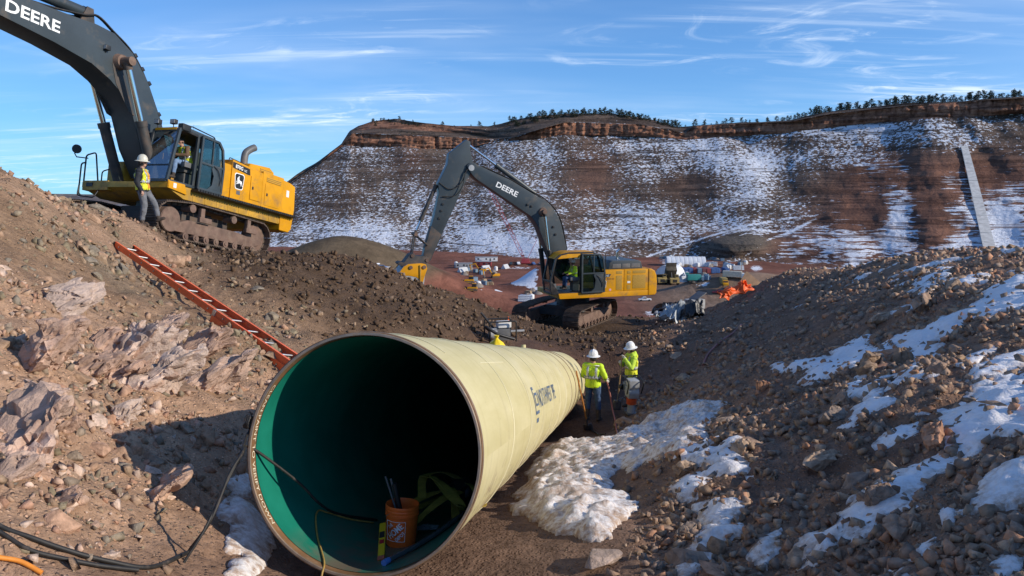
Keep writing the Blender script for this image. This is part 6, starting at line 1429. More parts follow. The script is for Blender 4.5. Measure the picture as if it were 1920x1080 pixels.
# ---------------------------------------------------------------- tools in the trench
def sub(name, root, mb, mat, smooth=None, bevel=0): return mb.build(name, mat, root, smooth, bevel)
M['wood'] = simple('worn_ash_handle', (.36, .22, .10), .6, 0, .25, 8); M['wood_orange'] = simple('orange_handle', (.55, .22, .05), .55, 0, .2, 8); M['blade'] = simple('used_steel_blade', (.22, .22, .22), .45, .7, .3, 8, (.14, .09, .06), .4, 8)
def shovel(label, top, bot, mat, square=True):
    top, bot = Vector(top), Vector(bot); r = empty('shovel', bot, label=label, cat='shovel'); d = (top - bot); L = d.length; d.normalize()
    MB().cyl(d * .30, d * L, .019, .017, 12).ball(tuple(d * L), .020, 6).build('shovel_handle', mat, r, 50)
    MB().cyl(d * .22, d * .46, .024, .022, 12).build('socket', M['blade'], r, 50)
    w = .115; sd = d.cross(Vector((0, 1, .2))).normalized(); fn_ = sd.cross(d).normalized(); V = []; nI, nJ = 9, 7
    for i in range(nI):
        t = i / (nI - 1); ww = w * (1 - (.0 if square else .9 * t ** 3)) * (.85 + .15 * min(1, t * 4))
        for j in range(nJ):
            s = (j / (nJ - 1) * 2 - 1); V.append(d * (.28 * (1 - t)) + sd * s * ww + fn_ * (.035 * s * s + .03 * t))
    o = mesh_obj('blade', V, [(i * nJ + j, (i + 1) * nJ + j, (i + 1) * nJ + j + 1, i * nJ + j + 1) for i in range(nI - 1) for j in range(nJ - 1)], M['blade'], r, 180)
    md_ = o.modifiers.new('t', 'SOLIDIFY'); md_.thickness = .004
    return r
f2 = Matrix.Rotation(rad(-160), 3, 'Z')
tp = Vector((w2x, w2y, W2Z)) + f2 @ Vector((.33, .08, 1.50)); bx_, by_ = w2x - .42, w2y - .35
shovel('wooden handled shovel held upright by the worker behind the rammer', tp, (bx_, by_, gzz(bx_, by_) + .02), M['wood'])
bx_, by_ = 1.93, 18.05; shovel('orange handled shovel leaning against the side of the pipe', V3(pp(12.2, rad(12), PR + .02)) + Vector((-.0, -.05, .28)), (bx_, by_, gzz(bx_, by_) - .06), M['wood_orange'])
# trench rammer
rx_, ry_ = 3.10, 18.85; rz_ = gzz(rx_, ry_)
rm = empty('trench_rammer', (rx_, ry_, rz_), (0, rad(-4), rad(100)), 'grey upright soil rammer with orange bellows in front of the hooded worker', 'rammer')
MB().box((.04, 0, .035), (.36, .27, .05)).box((.20, 0, .07), (.10, .26, .04), Matrix.Rotation(rad(-30), 3, 'Y')).build('tamping_foot', M['blade'], rm, None, .015)
MB().cyl((0, 0, .05), (.02, 0, .30), .105, .10, 20).build('leg_tube', M['lightgrey'], rm, 40)
bp = []
for i in range(6): bp += [(.105, .28 + i * .032), (.135, .29 + i * .032), (.135, .304 + i * .032), (.108, .310 + i * .032)]
MB().lathe(bp, (.02, 0, 0), n=26).build('bellows', simple('orange_red_bellows', (.68, .11, .03), .6, 0, .15, 8), rm, 40)
MB().prism([(-.14, .47), (.16, .47), (.20, .60), (.16, .74), (-.10, .76), (-.18, .62)], -.14, .14).build('gear_housing', M['lightgrey'], rm, None, .03)
MB().box((-.02, 0, .86), (.30, .27, .20)).box((.02, .0, .76), (.34, .24, .06)).build('fuel_tank', M['lightgrey'], rm, None, .05)
MB().box((.24, 0, .70), (.16, .26, .24)).build('engine', M['grey'], rm, None, .03)
fn2 = MB()
for i in range(6): fn2.box((.24, -.0, .60 + i * .035), (.20, .30, .010))
fn2.build('cooling_fins', M['lightgrey'], rm)
rails(rm, round_path([(-.16, -.19, .62), (-.30, -.20, .95), (.10, -.20, 1.02), (.30, -.19, .95), (.30, .19, .95), (.10, .20, 1.02), (-.30, .20, .95), (-.16, .19, .62)], .08), .018, M['black'], 'guide_handle')
MB().cyl((.26, .17, .66), (.34, .20, .66), .07, .07, 14).build('air_filter', M['black'], rm, 40)
hw = Vector((w1x, w1y, W1Z)) + Matrix.Rotation(rad(72), 3, 'Z') @ Vector((.20, -.32, 1.0))
M['hose'] = simple('dusty_red_hose', (.33, .10, .075), .6, 0, .2, 10)
cord('hose', [hw + Vector((-.12, .12, .06)), hw, hw + Vector((.07, -.08, -.25)), hw + Vector((.13, -.25, -.65)), (w1x + .48, w1y - .75, gzz(w1x + .48, w1y - .75) + .16), (w1x + .38, w1y - 1.7, gzz(w1x + .38, w1y - 1.7) + .03), (w1x + .20, w1y - 3.1, gzz(w1x + .2, w1y - 3.1) + .03), (w1x + .05, w1y - 4.2, gzz(w1x + .05, w1y - 4.2) + .03)], .021, M['hose'], 'red hose hanging from the hand of the worker seen from behind')
cord('hose', [g(1390, 612, .03), g(1372, 628, .03), g(1350, 645, .03), g(1328, 668, .03), g(1318, 690, .03)], .03, simple('pink_red_hose', (.36, .14, .12), .6), 'faded red hose lying along the far foot of the right slope')
cord('hose', [(1.95, 18.0, gzz(1.95, 18) + .02), (2.05, 17.4, gzz(2.05, 17.4) + .02), (2.0, 16.8, gzz(2, 16.8) + .02), (2.1, 16.2, gzz(2.1, 16.2) + .02)], .016, M['cord_black'], 'short black cord on the ground below the orange handled shovel')
# pump set and yellow sack behind the pipe
P0 = V3(hit(938, 641)); pm = empty('portable_pump', P0 + Vector((0, 0, .02)), (0, 0, .3), 'grey and black portable pump set behind the pipe', 'pump')
MB().box((0, 0, .22), (.55, .42, .34)).build('engine', M['grey'], pm, None, .05)
MB().box((.10, 0, .50), (.40, .30, .18)).build('tank', M['white'], pm, None, .04)
MB().cyl((-.35, -.1, .25), (-.15, -.1, .25), .16, .16, 16).build('pump_housing', M['lightgrey'], pm, 40)
rails(pm, round_path([(-.4, -.28, .02), (-.4, -.28, .62), (.4, -.28, .62), (.4, -.28, .02)], .06), .022, M['black'], 'frame_tube'); rails(pm, round_path([(-.4, .28, .02), (-.4, .28, .62), (.4, .28, .62), (.4, .28, .02)], .06), .022, M['black'], 'frame_tube')
MB().cyl((-.2, 0, .4), (-.55, .1, .85), .03, .03, 8).build('handle', M['black'], pm, 40); MB().tube(bent([(-.35, -.1, .35), (-.5, -.3, .5), (-.2, -.45, .3), (.3, -.4, .12)], 5), .045, 8).build('suction_hose', M['black'], pm, 60)
MB().box((.45, -.1, .30), (.5, .06, .05)).build('lever', M['lightgrey'], pm, None, .01)
P0 = V3(at(945, 641, 16.2)); P0 = V3(pp(8.4, rad(112), PR))
bagm = MB(); prof = [(.001, 0), (.14, .0), (.17, .05), (.165, .12), (.12, .20), (.05, .26), (.025, .29), (.05, .34), (.001, .33)]; bagm.lathe(prof, n=26)
for i, (x, y, z) in enumerate(bagm.v):
    a = math.atan2(y, x); k = 1 + .09 * math.sin(a * 7 + z * 9) + .05 * math.sin(a * 3); bagm.v[i] = (x * k, y * k, z)
o = bagm.build('sack', simple('yellow_plastic_sack', (.80, .58, .01), .4, 0, .1, 6), None, 60); o.location = P0 + Vector((0, 0, -.05)); tag(o, 'yellow tied plastic sack resting on top of the pipe', 'sack')
# cloth heaps
def cloth_mesh(seed, w, h, amp, fr, n=46, so=4):
    r = np.random.default_rng(seed); ox = r.uniform(0, 50); U, Vv = np.meshgrid(np.linspace(-1, 1, n), np.linspace(-1, 1, n), indexing='ij')
    z = amp * (1 - np.abs(fbm(U * fr + ox, Vv * fr, so)) * 2.2) * (1 - .55 * (U ** 2 + Vv ** 2)) + amp * (.3 if so > 2 else .08) * fbm(U * fr * 3 + ox, Vv * fr * 3, 3)
    x = U * w / 2 + .25 * w * fbm(U * 2 + ox + 9, Vv * 2, so - 1); y = Vv * h / 2 + .25 * h * fbm(U * 2 + ox + 19, Vv * 2, so - 1)
    return np.stack([x.ravel(), y.ravel(), np.maximum(z, -.06).ravel()], 1), n
def cloth(name, loc, seed, w, h, amp, fr, mat, label, rot=(0, 0, 0), cat='tarp', parent=None):
    V, n = cloth_mesh(seed, w, h, amp, fr, so=2 if 'orange' in (label or '') else 4); o = grid_mesh(name, V, n, n, mat, parent=parent); o.location = loc; o.rotation_euler = rot
    md_ = o.modifiers.new('t', 'SOLIDIFY'); md_.thickness = .012
    return tag(o, label, cat) if label else o
M['tarp_silver'] = simple('silver_tarp', (.46, .50, .52), .42, 0, .3, 2); M['tarp_dark'] = simple('black_plastic_sheet', (.03, .032, .036), .45, 0, .4, 3); M['tarp_orange'] = simple('orange_tarp', (.80, .12, .015), .5, 0, .12, 2)
for (u, v), sd, w, h, a, mt_, lb in [((1272, 603), 5, 1.9, 1.5, .85, 'tarp_silver', 'crumpled silver tarp thrown on the bench right of the farther excavator'), ((1250, 603), 9, 1.2, 1.0, .55, 'tarp_silver', 'smaller fold of silver tarp left of the crumpled heap'), ((1268, 596), 12, 2.2, 1.6, .75, 'tarp_dark', 'black plastic sheeting bunched behind the silver tarp'), ((1300, 598), 15, 1.1, 1.0, .8, 'tarp_dark', 'black sheeting at the right end of the tarp heap')]:
    P0 = hit(u, v); cloth('tarp', (P0[0], P0[1], gzz(P0[0], P0[1]) + .05), sd, w, h, a, 1.3, M[mt_], lb, (rad(18), 0, .2 * sd))
for i, (u, v, Y, w, h, lb) in enumerate([(1392, 541, 33.5, 1.0, .6, 'bright orange tarp draped over the far end of the spoil crest'), (1365, 551, 33.0, .9, .5, 'lower orange tarp trailing left down the spoil crest')]):
    P0 = at(u, v, Y); cloth('tarp', (P0[0], P0[1], max(gzz(P0[0], P0[1]) - .02, P0[2])), 31 + i, w, h, .30, 1.0, M['tarp_orange'], lb, (rad(30), rad(-18), .4))
P0 = at(1404, 534, 36.0); o = MB().box((0, 0, 0), (.95, .03, .95), Matrix.Rotation(rad(40), 3, 'Y')).build('plywood_sheet', simple('weathered_plywood', (.26, .16, .095), .8, 0, .25, 3), None, None, .004); o.location = V3(P0); o.rotation_euler = (rad(-14), 0, rad(12)); tag(o, 'brown plywood sheet standing on its corner behind the orange tarp', 'plywood')
P0 = at(1302, 566, 37.5); bx2 = empty('open_crate', (P0[0], P0[1], gzz(P0[0], P0[1]) - .05), (0, 0, .5), 'pale open crate behind the silver tarp heap', 'crate')
MB().box((0, 0, .38), (.9, .6, .75)).build('crate_box', M['lightgrey'], bx2, None, .02); MB().box((.1, 0, .86), (.95, .62, .04), Matrix.Rotation(rad(-28), 3, 'Y')).build('lid', M['grey'], bx2, None, .01)
P0 = hit(953, 603); cn = empty('marker_flag', (P0[0], P0[1], gzz(P0[0], P0[1])), label='tiny orange marker at the edge of the digger bench', cat='marker')
MB().cyl((0, 0, 0), (0, 0, .16), .035, .02, 8).build('marker_post', M['orange'], cn, 40)

# ---------------------------------------------------------------- pines along the crest
M['needles'] = simple('pine_needles', (.028, .040, .020), .85, 0, .5, .6); M['bark'] = simple('pine_bark', (.07, .045, .03), .9, 0, .3, 3)
def pine_mesh(seed):
    r = np.random.default_rng(seed); tr = MB().cyl((0, 0, -.5), (r.normal() * .1, 0, 5.6), .20, .05, 6); V, F = list(tr.v), list(tr.f); nf = len(F)
    for k in range(26):
        z = 1.3 + 5.2 * (k + r.random()) / 26; rad_ = (1.9 * (1 - (z - 1.2) / 6.6) ** .7 + .25) * r.uniform(.45, 1.1); a = r.uniform(0, 6.28); c = np.array([rad_ * .75 * math.cos(a), rad_ * .75 * math.sin(a), z])
        for j in range(16):
            p = c + r.normal(size=3) * np.array([.42, .42, .26]) * (1.15 - z / 12); d1, d2 = r.normal(size=3) * .30, r.normal(size=3) * .30; b = len(V); V += [tuple(p), tuple(p + d1), tuple(p + d2)]; F.append((b, b + 1, b + 2))
    me = bpy.data.meshes.new('pine_tree'); me.from_pydata([tuple(map(float, v)) for v in V], [], F); me.materials.append(M['bark']); me.materials.append(M['needles'])
    me.polygons.foreach_set('material_index', [0] * nf + [1] * (len(F) - nf)); me.update(); return me
PM = [pine_mesh(900 + i) for i in range(6)]
def crest_at(u, back=0.0):
    i = (u - 300) / (2250 - 300) * (NU_ - 1); i0 = int(i); j = int(np.argmin(np.abs(rows - (3.0 - back))))
    return Vector(MPOS[i0 * NR + j])
for lo, hi, n, h0, h1, bk, lb in [(694, 790, 22, .45, .75, .5, 'small dark pine on the left mesa of the ridge'), (795, 955, 9, .45, .85, .3, 'dark pine spaced in the saddle between the mesas'), (955, 1275, 110, .70, 1.15, .45, 'dark pine in the grove on the middle mesa of the ridge'),
                                   (1285, 1480, 20, .50, .95, .3, 'dark pine spaced along the low middle rim of the ridge'), (1480, 1925, 110, .6, 1.15, .4, 'dark pine in the row along the right rim of the ridge')]:
    for k in range(n):
        u = lo + (hi - lo) * ((k + rng.random()) / n); P0 = crest_at(u, bk * rng.random()); o = bpy.data.objects.new('pine_tree', PM[int(rng.integers(0, 6))]); COL.objects.link(o)
        s = rng.uniform(h0, h1) * rng.choice([.75, .95, 1.2]); o.location = P0 + Vector((0, rng.uniform(-2, 8), -.6)); o.scale = (s * rng.uniform(1.1, 1.8),) * 2 + (s,); o.rotation_euler = (0, 0, rng.uniform(0, 6.28)); tag(o, lb, 'tree', lb.replace('dark pine', 'pines').replace('lone ', '').replace('small ', ''))
# concrete strip up the ridge
ct_ = empty('concrete_plinth', on_ridge(1850, 470), label='pale concrete strip running straight up the red hillside', cat='concrete strip')
M['concrete'] = simple('pale_concrete', (.62, .59, .54), .85, 0, .2, .3, (.30, .22, .17), .2, .2)
cs_ = [on_ridge(1804 + 46 * t, 277 + 196 * t) for t in np.linspace(0, 1, 25)]; tt_ = np.linspace(0, 1, 25); fx_, fy2, fz_ = (np.polyfit(tt_, [p[i] for p in cs_], 2) for i in range(3))
cl_ = [Vector((np.polyval(fx_, t), np.polyval(fy2, t) - 3.2, np.polyval(fz_, t) + .9)) for t in np.linspace(0, 1, 13)]; off_ = ct_.location.copy()
for i in range(12):
    w_ = (7.6 + 5.4 * (i / 11)) * cl_[i].y / 620
    MB().bar(cl_[i] - off_, cl_[i + 1] - off_ - (cl_[i + 1] - cl_[i]) * .03, w_ * .66, 1.0 + .2 * (i % 2)).build('concrete_panel', M['concrete'], ct_)

# ---------------------------------------------------------------- the work yard in the valley
M['tent'] = simple('white_tent_fabric', (.72, .74, .76), .5, 0, .08, .5); M['cblue'] = simple('blue_container', (.05, .12, .30), .6, 0, .25, 1); M['cred'] = simple('red_container', (.28, .05, .05), .6, 0, .25, 1); M['csteel'] = simple('steel_blue_container', (.14, .22, .30), .6, 0, .2, 1); M['cmaroon'] = simple('maroon_container', (.16, .045, .045), .6, 0, .2, 1)
M['teal'] = simple('teal_paint', (.02, .22, .20), .5); M['cream'] = simple('cream_cladding', (.55, .50, .40), .7, 0, .15, 1); M['wred'] = simple('dark_red_paint', (.22, .02, .04), .4); M['crane'] = simple('red_crane_lattice', (.36, .05, .06), .5); M['haul'] = simple('dusty_haul_yellow', (.34, .25, .09), .7, 0, .2, .5); M['haul_dark'] = simple('dark_dump_body', (.075, .06, .04), .8, 0, .3, .6); M['car_white'] = simple('white_car_paint', (.75, .76, .78), .3); M['car_dark'] = simple('dark_car_paint', (.04, .06, .07), .3); M['win'] = simple('dark_car_glass', (.02, .025, .03), .1)
def wheels(root, pts, r, w):
    for x, y in pts: MB().cyl((x, y - w / 2, r), (x, y + w / 2, r), r, r, 16).build('wheel', M['rubber'], root, 40)
def arch_tent(loc, rot, L, Rr, H, label, n=9):
    r = empty('arched_tent', loc, (0, 0, rot), label, 'tent')
    for i in range(n):
        x0, x1 = -L / 2 + L * i / n + .06, -L / 2 + L * (i + 1) / n - .06; mb = MB(); V = []
        for a in np.linspace(0, math.pi, 15):
            for x, k in ((x0, 1), ((x0 + x1) / 2, 1.025), (x1, 1)): V.append((x, -Rr * math.cos(a) * k, H * math.sin(a) ** .8 * k))
        mb.add(V, [(j * 3 + k, (j + 1) * 3 + k, (j + 1) * 3 + k + 1, j * 3 + k + 1) for j in range(14) for k in range(2)]); mb.build('tent_panel', M['tent'], r, 60)
    MB().add([(-L / 2 + .3, -Rr * math.cos(a), H * math.sin(a) ** .8) for a in np.linspace(0, math.pi, 15)], [tuple(range(15))]).build('end_wall', M['tent'], r)
    return r
def container(loc, rot, mat, label):
    r = empty('shipping_container', loc, (0, 0, rot), label, 'container'); MB().box((0, 0, 1.3), (6.0, 2.4, 2.55)).build('container_body', mat, r)
    for y in (-.58, .58): MB().box((-3.03, y, 1.3), (.06, 1.1, 2.3)).build('door', mat, r, None, .02)
    rb = MB(); [rb.box((-2.7 + i * .6, s * 1.22, 1.3), (.25, .06, 2.2)) for i in range(10) for s in (-1, 1)]; rb.build('side_ribs', mat, r)
def pickup(loc, rot, mat, label, cat='pickup', van=False):
    r = empty('pickup_truck' if not van else 'car', loc, (0, 0, rot), label, cat)
    body = [(-2.7, .45), (-2.7, 1.05), (-.7, 1.08), (-.55, 1.75), (.75, 1.75), (1.35, 1.12), (2.6, 1.0), (2.75, .45)] if not van else [(-2.2, .4), (-2.25, 1.0), (-1.8, 1.5), (.3, 1.55), (1.0, 1.0), (2.1, .9), (2.2, .4)]
    MB().prism(body, -.9, .9).build('vehicle_body', mat, r, None, .06); g_ = [(-.6, 1.15), (-.48, 1.65), (.68, 1.65), (1.15, 1.15)] if not van else [(-1.75, 1.05), (-1.5, 1.42), (.2, 1.45), (.75, 1.05)]
    for s in (-1, 1): MB().prism(g_, s * .905 - .01, s * .905 + .01).build('side_window', M['win'], r)
    wheels(r, [(x, y) for x in (-1.75, 1.75) for y in (-.85, .85)] if not van else [(x, y) for x in (-1.35, 1.35) for y in (-.8, .8)], .40 if not van else .33, .28); return r
def dozer(loc, rot, label):
    r = empty('bulldozer', loc, (0, 0, rot), label, 'bulldozer')
    for y in (-1.1, 1.1): MB().prism([(-2.2, .3), (-2.0, 0), (1.9, 0), (2.3, .4), (1.8, 1.0), (-1.6, 1.1)], y - .35, y + .35).build('track', M['track'], r, None, .05)
    MB().prism([(-2.0, .8), (-2.0, 1.7), (.2, 1.8), (2.0, 1.7), (2.2, .8)], -.75, .75).build('engine_hood', M['yellow'], r, None, .06); MB().prism([(-1.6, 1.7), (-1.5, 3.0), (.1, 3.0), (.3, 1.75)], -.8, .8).build('cab', M['black'], r, None, .05); MB().box((-.7, 0, 3.06), (1.8, 1.8, .14)).build('cab_roof', M['yellow'], r, None, .03)
    MB().prism([(2.9, .05), (2.75, .7), (2.95, 1.4), (3.1, 1.4), (2.92, .7), (3.05, .05)], -1.9, 1.9).build('blade', M['yellow_dirty'], r, None, .02)
    for y in (-1.5, 1.5): MB().bar((2.8, y, .4), (-.5, y, .5), .15, .2).build('push_arm', M['yellow_dirty'], r)
def haul_truck(loc, rot, label, up=True):
    r = empty('haul_truck', loc, (0, 0, rot), label, 'dump truck'); MB().box((0, 0, 1.7), (8.4, 3.0, 1.0)).build('chassis', M['haul_dark'], r, None, .05)
    MB().prism([(4.6, 1.0), (4.6, 3.0), (3.6, 3.5), (2.6, 3.5), (2.6, 1.2)], -2.3, 2.3).build('engine_deck', M['haul'], r, None, .06); MB().box((3.2, 1.2, 4.3), (1.5, 1.7, 1.6)).build('cab', M['haul'], r, None, .06); MB().box((3.97, 1.2, 4.45), (.04, 1.4, .8)).build('windscreen', M['win'], r); MB().box((4.62, 0, 2.0), (.05, 2.2, 1.4)).build('radiator_grille', M['black'], r)
    wheels(r, [(2.8, -2.0), (2.8, 2.0), (-2.6, -1.9), (-2.6, 1.9)], 1.25, 1.0)
    b = MB().prism([(-4.6, 3.0), (-4.2, 2.4), (1.6, 2.2), (2.4, 4.4), (4.2, 4.9), (4.2, 5.1), (2.2, 4.7), (-4.6, 4.2)], -2.7, 2.7)
    if up: b.xf(Matrix.Translation((-3.6, 0, 2.4)) @ Matrix.Rotation(rad(-58), 4, 'Y') @ Matrix.Translation((3.6, 0, -2.4)))
    b.build('dump_body', M['haul_dark'], r, None, .06)
    if up: MB().cyl((0, 0, 2.0), (-1.6, 0, 6.0), .2, .15, 10).build('hoist_cylinder', M['grey'], r, 40)
def box_truck(loc, rot, label, boxmat, cabmat, L=7.0, cat='truck'):
    r = empty('box_truck', loc, (0, 0, rot), label, cat); MB().box((-1.2, 0, 2.1), (L, 2.4, 2.5)).build('cargo_box', boxmat, r, None, .06); MB().prism([(2.5, .6), (2.5, 2.6), (3.6, 2.6), (4.2, 1.6), (4.9, 1.5), (4.9, .6)], -1.1, 1.1).build('cab', cabmat, r, None, .06); MB().box((3.95, 0, 2.1), (.06, 1.9, .7), Matrix.Rotation(rad(-25), 3, 'Y')).build('windscreen', M['win'], r)
    wheels(r, [(x, y) for x in (-3.2, -2.0, 3.9) for y in (-1.05, 1.05)], .5, .3)
def trailer(loc, rot, label, mat, L=9, cat='site cabin'):
    r = empty('site_cabin', loc, (0, 0, rot), label, cat); MB().box((0, 0, 1.75), (L, 3, 2.6)).build('cabin_wall', mat, r, None, .04); MB().box((0, 0, 3.12), (L + .3, 3.3, .14)).build('roof', M['lightgrey'], r)
    for x in np.linspace(-L * .36, L * .36, 3): MB().box((x, -1.52, 1.95), (1.0, .06, .9)).build('window', M['win'], r)
    MB().box((L * .18, -1.52, 1.4), (.9, .06, 1.9)).build('door', M['grey'], r)
ov = on_valley
arch_tent(ov(1285, 498), rad(-6), 23.5, 6.5, 5.6, 'long white arched tent at the foot of the ridge')
arch_tent(ov(1262, 525) + Vector((0, 8, 0)), rad(58), 12, 6.2, 7.0, 'short white arched tent behind the raised dump truck', 5)
haul_truck(ov(1260, 533), rad(-84), 'dump truck with its body raised right of the farther excavator'); haul_truck(ov(1237, 532), rad(-84), 'dump truck with lowered body half hidden by the counterweight', False)
for i, (mk, cl__) in enumerate([('cblue', 'blue'), ('cblue', 'blue'), ('cred', 'red'), ('csteel', 'steel blue'), ('cmaroon', 'maroon'), ('cred', 'red'), ('cblue', 'blue'), ('cblue', 'blue'), ('cblue', 'blue')]):
    uu = 1284 + i * 8.4 + (9 if i == 8 else 0); container(ov(uu, 511.5), rad(94), M[mk], ['first', 'second', 'third', 'fourth', 'fifth', 'sixth', 'seventh', 'eighth', 'last'][i] + ' container from the left in the row before the white tent, ' + cl__)
r_ = empty('portable_toilet', ov(1288, 519), label='teal portable toilet right of the short white tent', cat='toilet'); MB().box((0, 0, 1.15), (1.8, 1.8, 2.3)).build('cubicle', M['teal'], r_, None, .05); MB().prism([(-1, 2.3), (1, 2.3), (0, 2.75)], -.95, .95).build('roof', M['white'], r_); MB().box((0, -.92, 1.1), (.9, .05, 1.9)).build('door', M['teal'], r_)
box_truck(ov(1305, 529), rad(8), 'teal tipper truck parked right of the raised dump truck', M['teal'], M['white'], 6); box_truck(ov(1378, 524), rad(-20), 'white box truck beside the plywood sheet', M['cream'], M['white'], 8); box_truck(ov(1357, 536), rad(-95), 'yellow fronted truck facing the viewer left of the orange tarp', M['haul'], M['yellow'], 6)
trailer(ov(1322, 482), rad(4), 'cream site cabin leftmost of three on the ledge above the tent', M['cream']); trailer(ov(1338, 482), rad(4), 'cream site cabin in the middle of three above the tent', M['cream'], 11); trailer(ov(1354, 482), rad(4), 'cream site cabin rightmost of three above the tent', M['cream'], 8)
pickup(ov(1209, 565), rad(182), M['car_white'], 'white pickup under the tail of the farther excavator'); pickup(ov(1345, 551), rad(170), M['wred'], 'dark red car parked left of the orange tarp', 'car', True); pickup(ov(918, 531), rad(80), M['car_dark'], 'dark teal pickup on the red dirt yard'); pickup(ov(1356, 546), rad(175), M['car_dark'], 'black car behind the dark red car', 'car', True)
dozer(ov(880, 531), rad(185), 'yellow bulldozer upper one on the red dirt yard'); dozer(ov(886, 546), rad(178), 'yellow bulldozer lower one on the red dirt yard')
def mini_digger(loc, rot, label):
    r = empty('small_excavator', loc, (0, 0, rot), label, 'excavator'); 
    for y in (-1.1, 1.1): MB().prism([(-2.0, .3), (-1.8, 0), (1.8, 0), (2.0, .4), (1.7, .9), (-1.7, .9)], y - .3, y + .3).build('track', M['track'], r, None, .04)
    MB().prism([(-2.4, 1.0), (-2.5, 2.2), (.4, 2.3), (1.6, 1.6), (1.6, 1.0)], -1.3, 1.3).build('engine_housing', M['yellow'], r, None, .06); MB().prism([(.2, 1.3), (.2, 3.0), (1.3, 3.0), (1.6, 1.4)], .2, 1.25).build('cab', M['black'], r, None, .04)
    MB().prism([(.9, 1.5), (3.4, 5.6), (6.6, 4.6), (6.5, 4.2), (3.6, 5.0), (1.4, 1.5)], -.3, .3).build('boom', M['yellow'], r, None, .03); MB().prism([(6.3, 4.9), (6.9, 4.5), (6.2, 1.5), (5.9, 1.5)], -.25, .25).build('stick', M['yellow'], r, None, .03); MB().prism([(6.3, 1.6), (5.6, 1.5), (5.4, .6), (6.2, .3)], -.6, .6).build('digging_bucket', M['grey'], r, None, .03)
mini_digger(ov(903, 512), rad(176), 'small yellow excavator with raised boom at the far side of the red yard'); mini_digger(ov(928, 521), rad(200), 'second small yellow excavator nearer to the snowy mound')
for i, (u, v, m_, lb) in enumerate([(690, 500, 'car_white', 'white car leftmost in the group behind the berm crest'), (703, 502, 'car_dark', 'dark car in the middle of the group behind the berm crest'), (716, 505, 'cblue', 'blue car in the group behind the berm crest'), (728, 508, 'car_white', 'white car rightmost in the group beside the digging bucket')]): pickup(ov(u, v), rad(10 + 20 * i), M[m_], lb, 'car', True)
for i, (u, lb, m_) in enumerate([(958, 'dark pickup leftmost in the line at the foot of the ridge', 'car_dark'), (972, 'white pickup second in the line at the foot of the ridge', 'car_white'), (1000, 'dark blue pickup third in the line at the foot of the ridge', 'cblue'), (1015, 'white pickup last in the line before the cab of the excavator', 'car_white')]): pickup(ov(u, 497), rad(90 + 7 * i), M[m_], lb)
trailer(ov(870, 503), rad(3), 'low grey shed at the left end of the red yard', M['lightgrey'], 10, 'shed'); trailer(ov(908, 500), rad(-4), 'red and cream shed left of the snowy mound', M['cred'], 9, 'shed'); trailer(ov(912, 491), rad(0), 'long white site cabin above the red yard', M['white'], 14)
container(on_ridge(1716, 481) + Vector((0, -6, 1)), rad(2), M['cblue'], 'single blue container at the foot of the red hillside')
# lattice crane
cb0 = ov(985, 494); cr = empty('lattice_crane', cb0, label='thin red lattice crane leaning left before the ridge', cat='crane')
tipd = V3(at(911, 345, cb0.y - 6)) - cb0; MB().box((0, 0, 1.6), (5, 3.4, 2.2)).box((0, 0, .5), (6, 4.6, 1.0)).build('crane_body', M['crane'], cr, None, .1)
lat = MB(); ux = tipd.normalized(); sx = ux.cross(Vector((0, 1, 0))).normalized(); sy = ux.cross(sx)
L_ = tipd.length; N_ = 26
cor = lambda t, a, b: ux * (t * L_) + sx * a * .95 * min(1, 6 * t + .2, 6 * (1 - t) + .2) + sy * b * .95 + Vector((0, 0, 1.5))
for a, b in ((-1, -1), (1, -1), (1, 1), (-1, 1)): lat.tube([cor(t, a, b) for t in np.linspace(0, 1, N_)], .10, 5)
for i in range(N_ - 1):
    t0, t1 = i / (N_ - 1), (i + 1) / (N_ - 1); s_ = 1 if i % 2 else -1
    lat.cyl(cor(t0, -s_, -1), cor(t1, s_, -1), .06, .06, 4); lat.cyl(cor(t0, -s_, 1), cor(t1, s_, 1), .06, .06, 4); lat.cyl(cor(t0, -1, -s_), cor(t1, -1, s_), .06, .06, 4)
lat.build('lattice_boom', M['crane'], cr)
MB().cyl(ux * L_ + Vector((0, 0, 1.5)), (7, 2, 14), .05, .05, 4).cyl((7, 2, 14), (1, 0, 2), .15, .15, 5).build('crane_mast', M['crane'], cr)
for u, v, h, lb in [(1390, 508, 9, 'thin pole at the right end of the container row'), (1320, 470, 8, 'thin pole left of the site cabins')]:
    b_ = ov(u, v); o = MB().cyl((0, 0, 0), (0, 0, h), .16, .10, 8).box((0, 0, h - .6), (1.8, .12, .12)).build('utility_pole', M['wood'], None, 40); o.location = b_; tag(o, lb, 'pole')

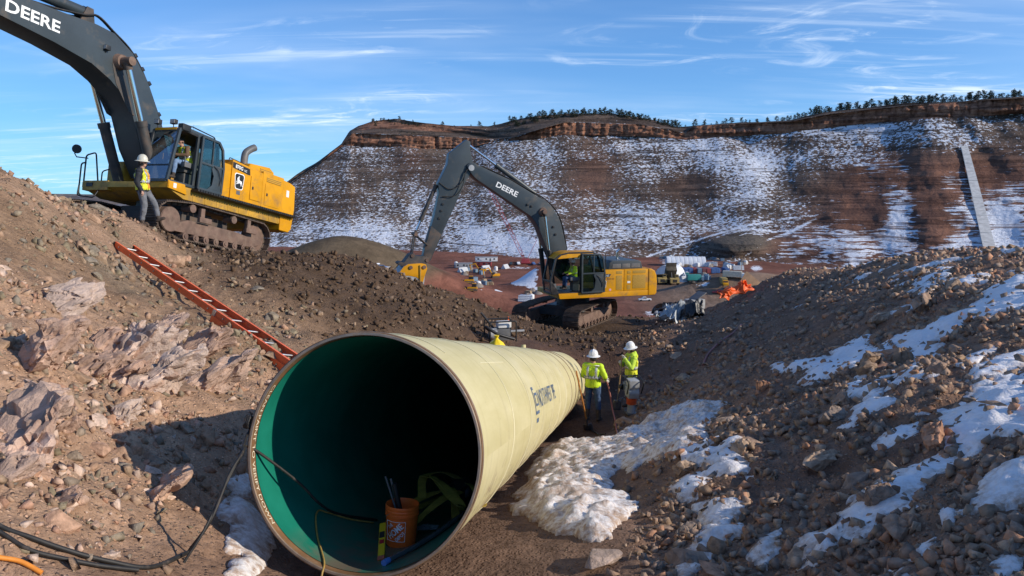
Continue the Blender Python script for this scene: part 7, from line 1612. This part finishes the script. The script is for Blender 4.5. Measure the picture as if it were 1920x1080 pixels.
# loose material and plant scattered about the yard
M['pallet'] = simple('raw_timber', (.38, .27, .16), .8); M['pipewhite'] = simple('white_plastic_pipe', (.6, .62, .64), .5); M['dirtpile'] = simple('grey_gravel', (.24, .20, .17), .95, 0, .2, .5)
def stack(loc, rot, kind, label, group):
    mb = MB()
    if kind == 0:
        for i in range(3): mb.box((0, 0, .25 + .5 * i), (3.2 - .3 * i, 1.6, .42))
        m_ = M['pallet']
    elif kind == 1:
        for i in range(4):
            for j in range(4 - i): mb.cyl((-3, (j + i / 2 - 1.5) * .75, .38 + i * .65), (3, (j + i / 2 - 1.5) * .75, .38 + i * .65), .37, .37, 10)
        m_ = M['pipewhite']
    elif kind == 2:
        mb.box((0, 0, .9), (2.4, 1.8, 1.6)).box((0, 0, 1.75), (2.6, 2.0, .12)).box((0, 0, .1), (2.6, 1.9, .2)); m_ = M['csteel']
    elif kind == 3:
        V = [(2.6 * math.cos(a) * (1 + .15 * math.sin(3 * a)), 2.2 * math.sin(a), 0) for a in np.linspace(0, 6.0, 14)] + [(1.1 * math.cos(a), .9 * math.sin(a), 1.5 + .2 * math.sin(4 * a)) for a in np.linspace(0, 6.0, 14)] + [(.1, 0, 1.9)]
        mb.add(V, [(i, (i + 1) % 14, 14 + (i + 1) % 14, 14 + i) for i in range(14)] + [(14 + i, 14 + (i + 1) % 14, 28) for i in range(14)]); m_ = M['dirtpile']
    else:
        mb.cyl((0, 0, 0), (0, 0, 2.2), 1.1, 1.1, 16).cyl((0, 0, 2.2), (0, 0, 2.6), 1.1, .3, 16); m_ = M['white']
    o = mb.build(['timber_stack', 'pipe_stack', 'site_box', 'gravel_heap', 'water_tank'][kind], m_, None, 40, .03); o.location = loc; o.rotation_euler = (0, 0, rot); tag(o, label, ['timber', 'pipes', 'box', 'heap', 'tank'][kind], group)
rk = np.random.default_rng(5)
for (u0, u1, v0, v1, n, where) in [(1270, 1345, 498, 503, 14, 'between the tent and the container row'), (1360, 1400, 488, 508, 16, 'right of the container row'), (1330, 1365, 484, 492, 8, 'right of the long tent'), (850, 960, 498, 516, 18, 'at the far side of the red yard'), (890, 960, 526, 540, 8, 'beside the bulldozers on the red yard'), (1280, 1330, 517, 530, 10, 'around the teal tipper truck'), (1240, 1262, 480, 492, 8, 'left of the long tent'), (985, 1020, 548, 566, 8, 'before the cab of the farther excavator')]:
    for i in range(n):
        kd = int(rk.integers(0, 5)); P0 = ov(rk.uniform(u0, u1), rk.uniform(v0, v1)); kn_ = ['stack of timber', 'stack of white pipes', 'steel blue site box', 'grey gravel heap', 'white water tank'][kd]
        stack(P0, rk.uniform(0, 3.1), kd, kn_ + ' ' + where, kn_ + 's ' + where)
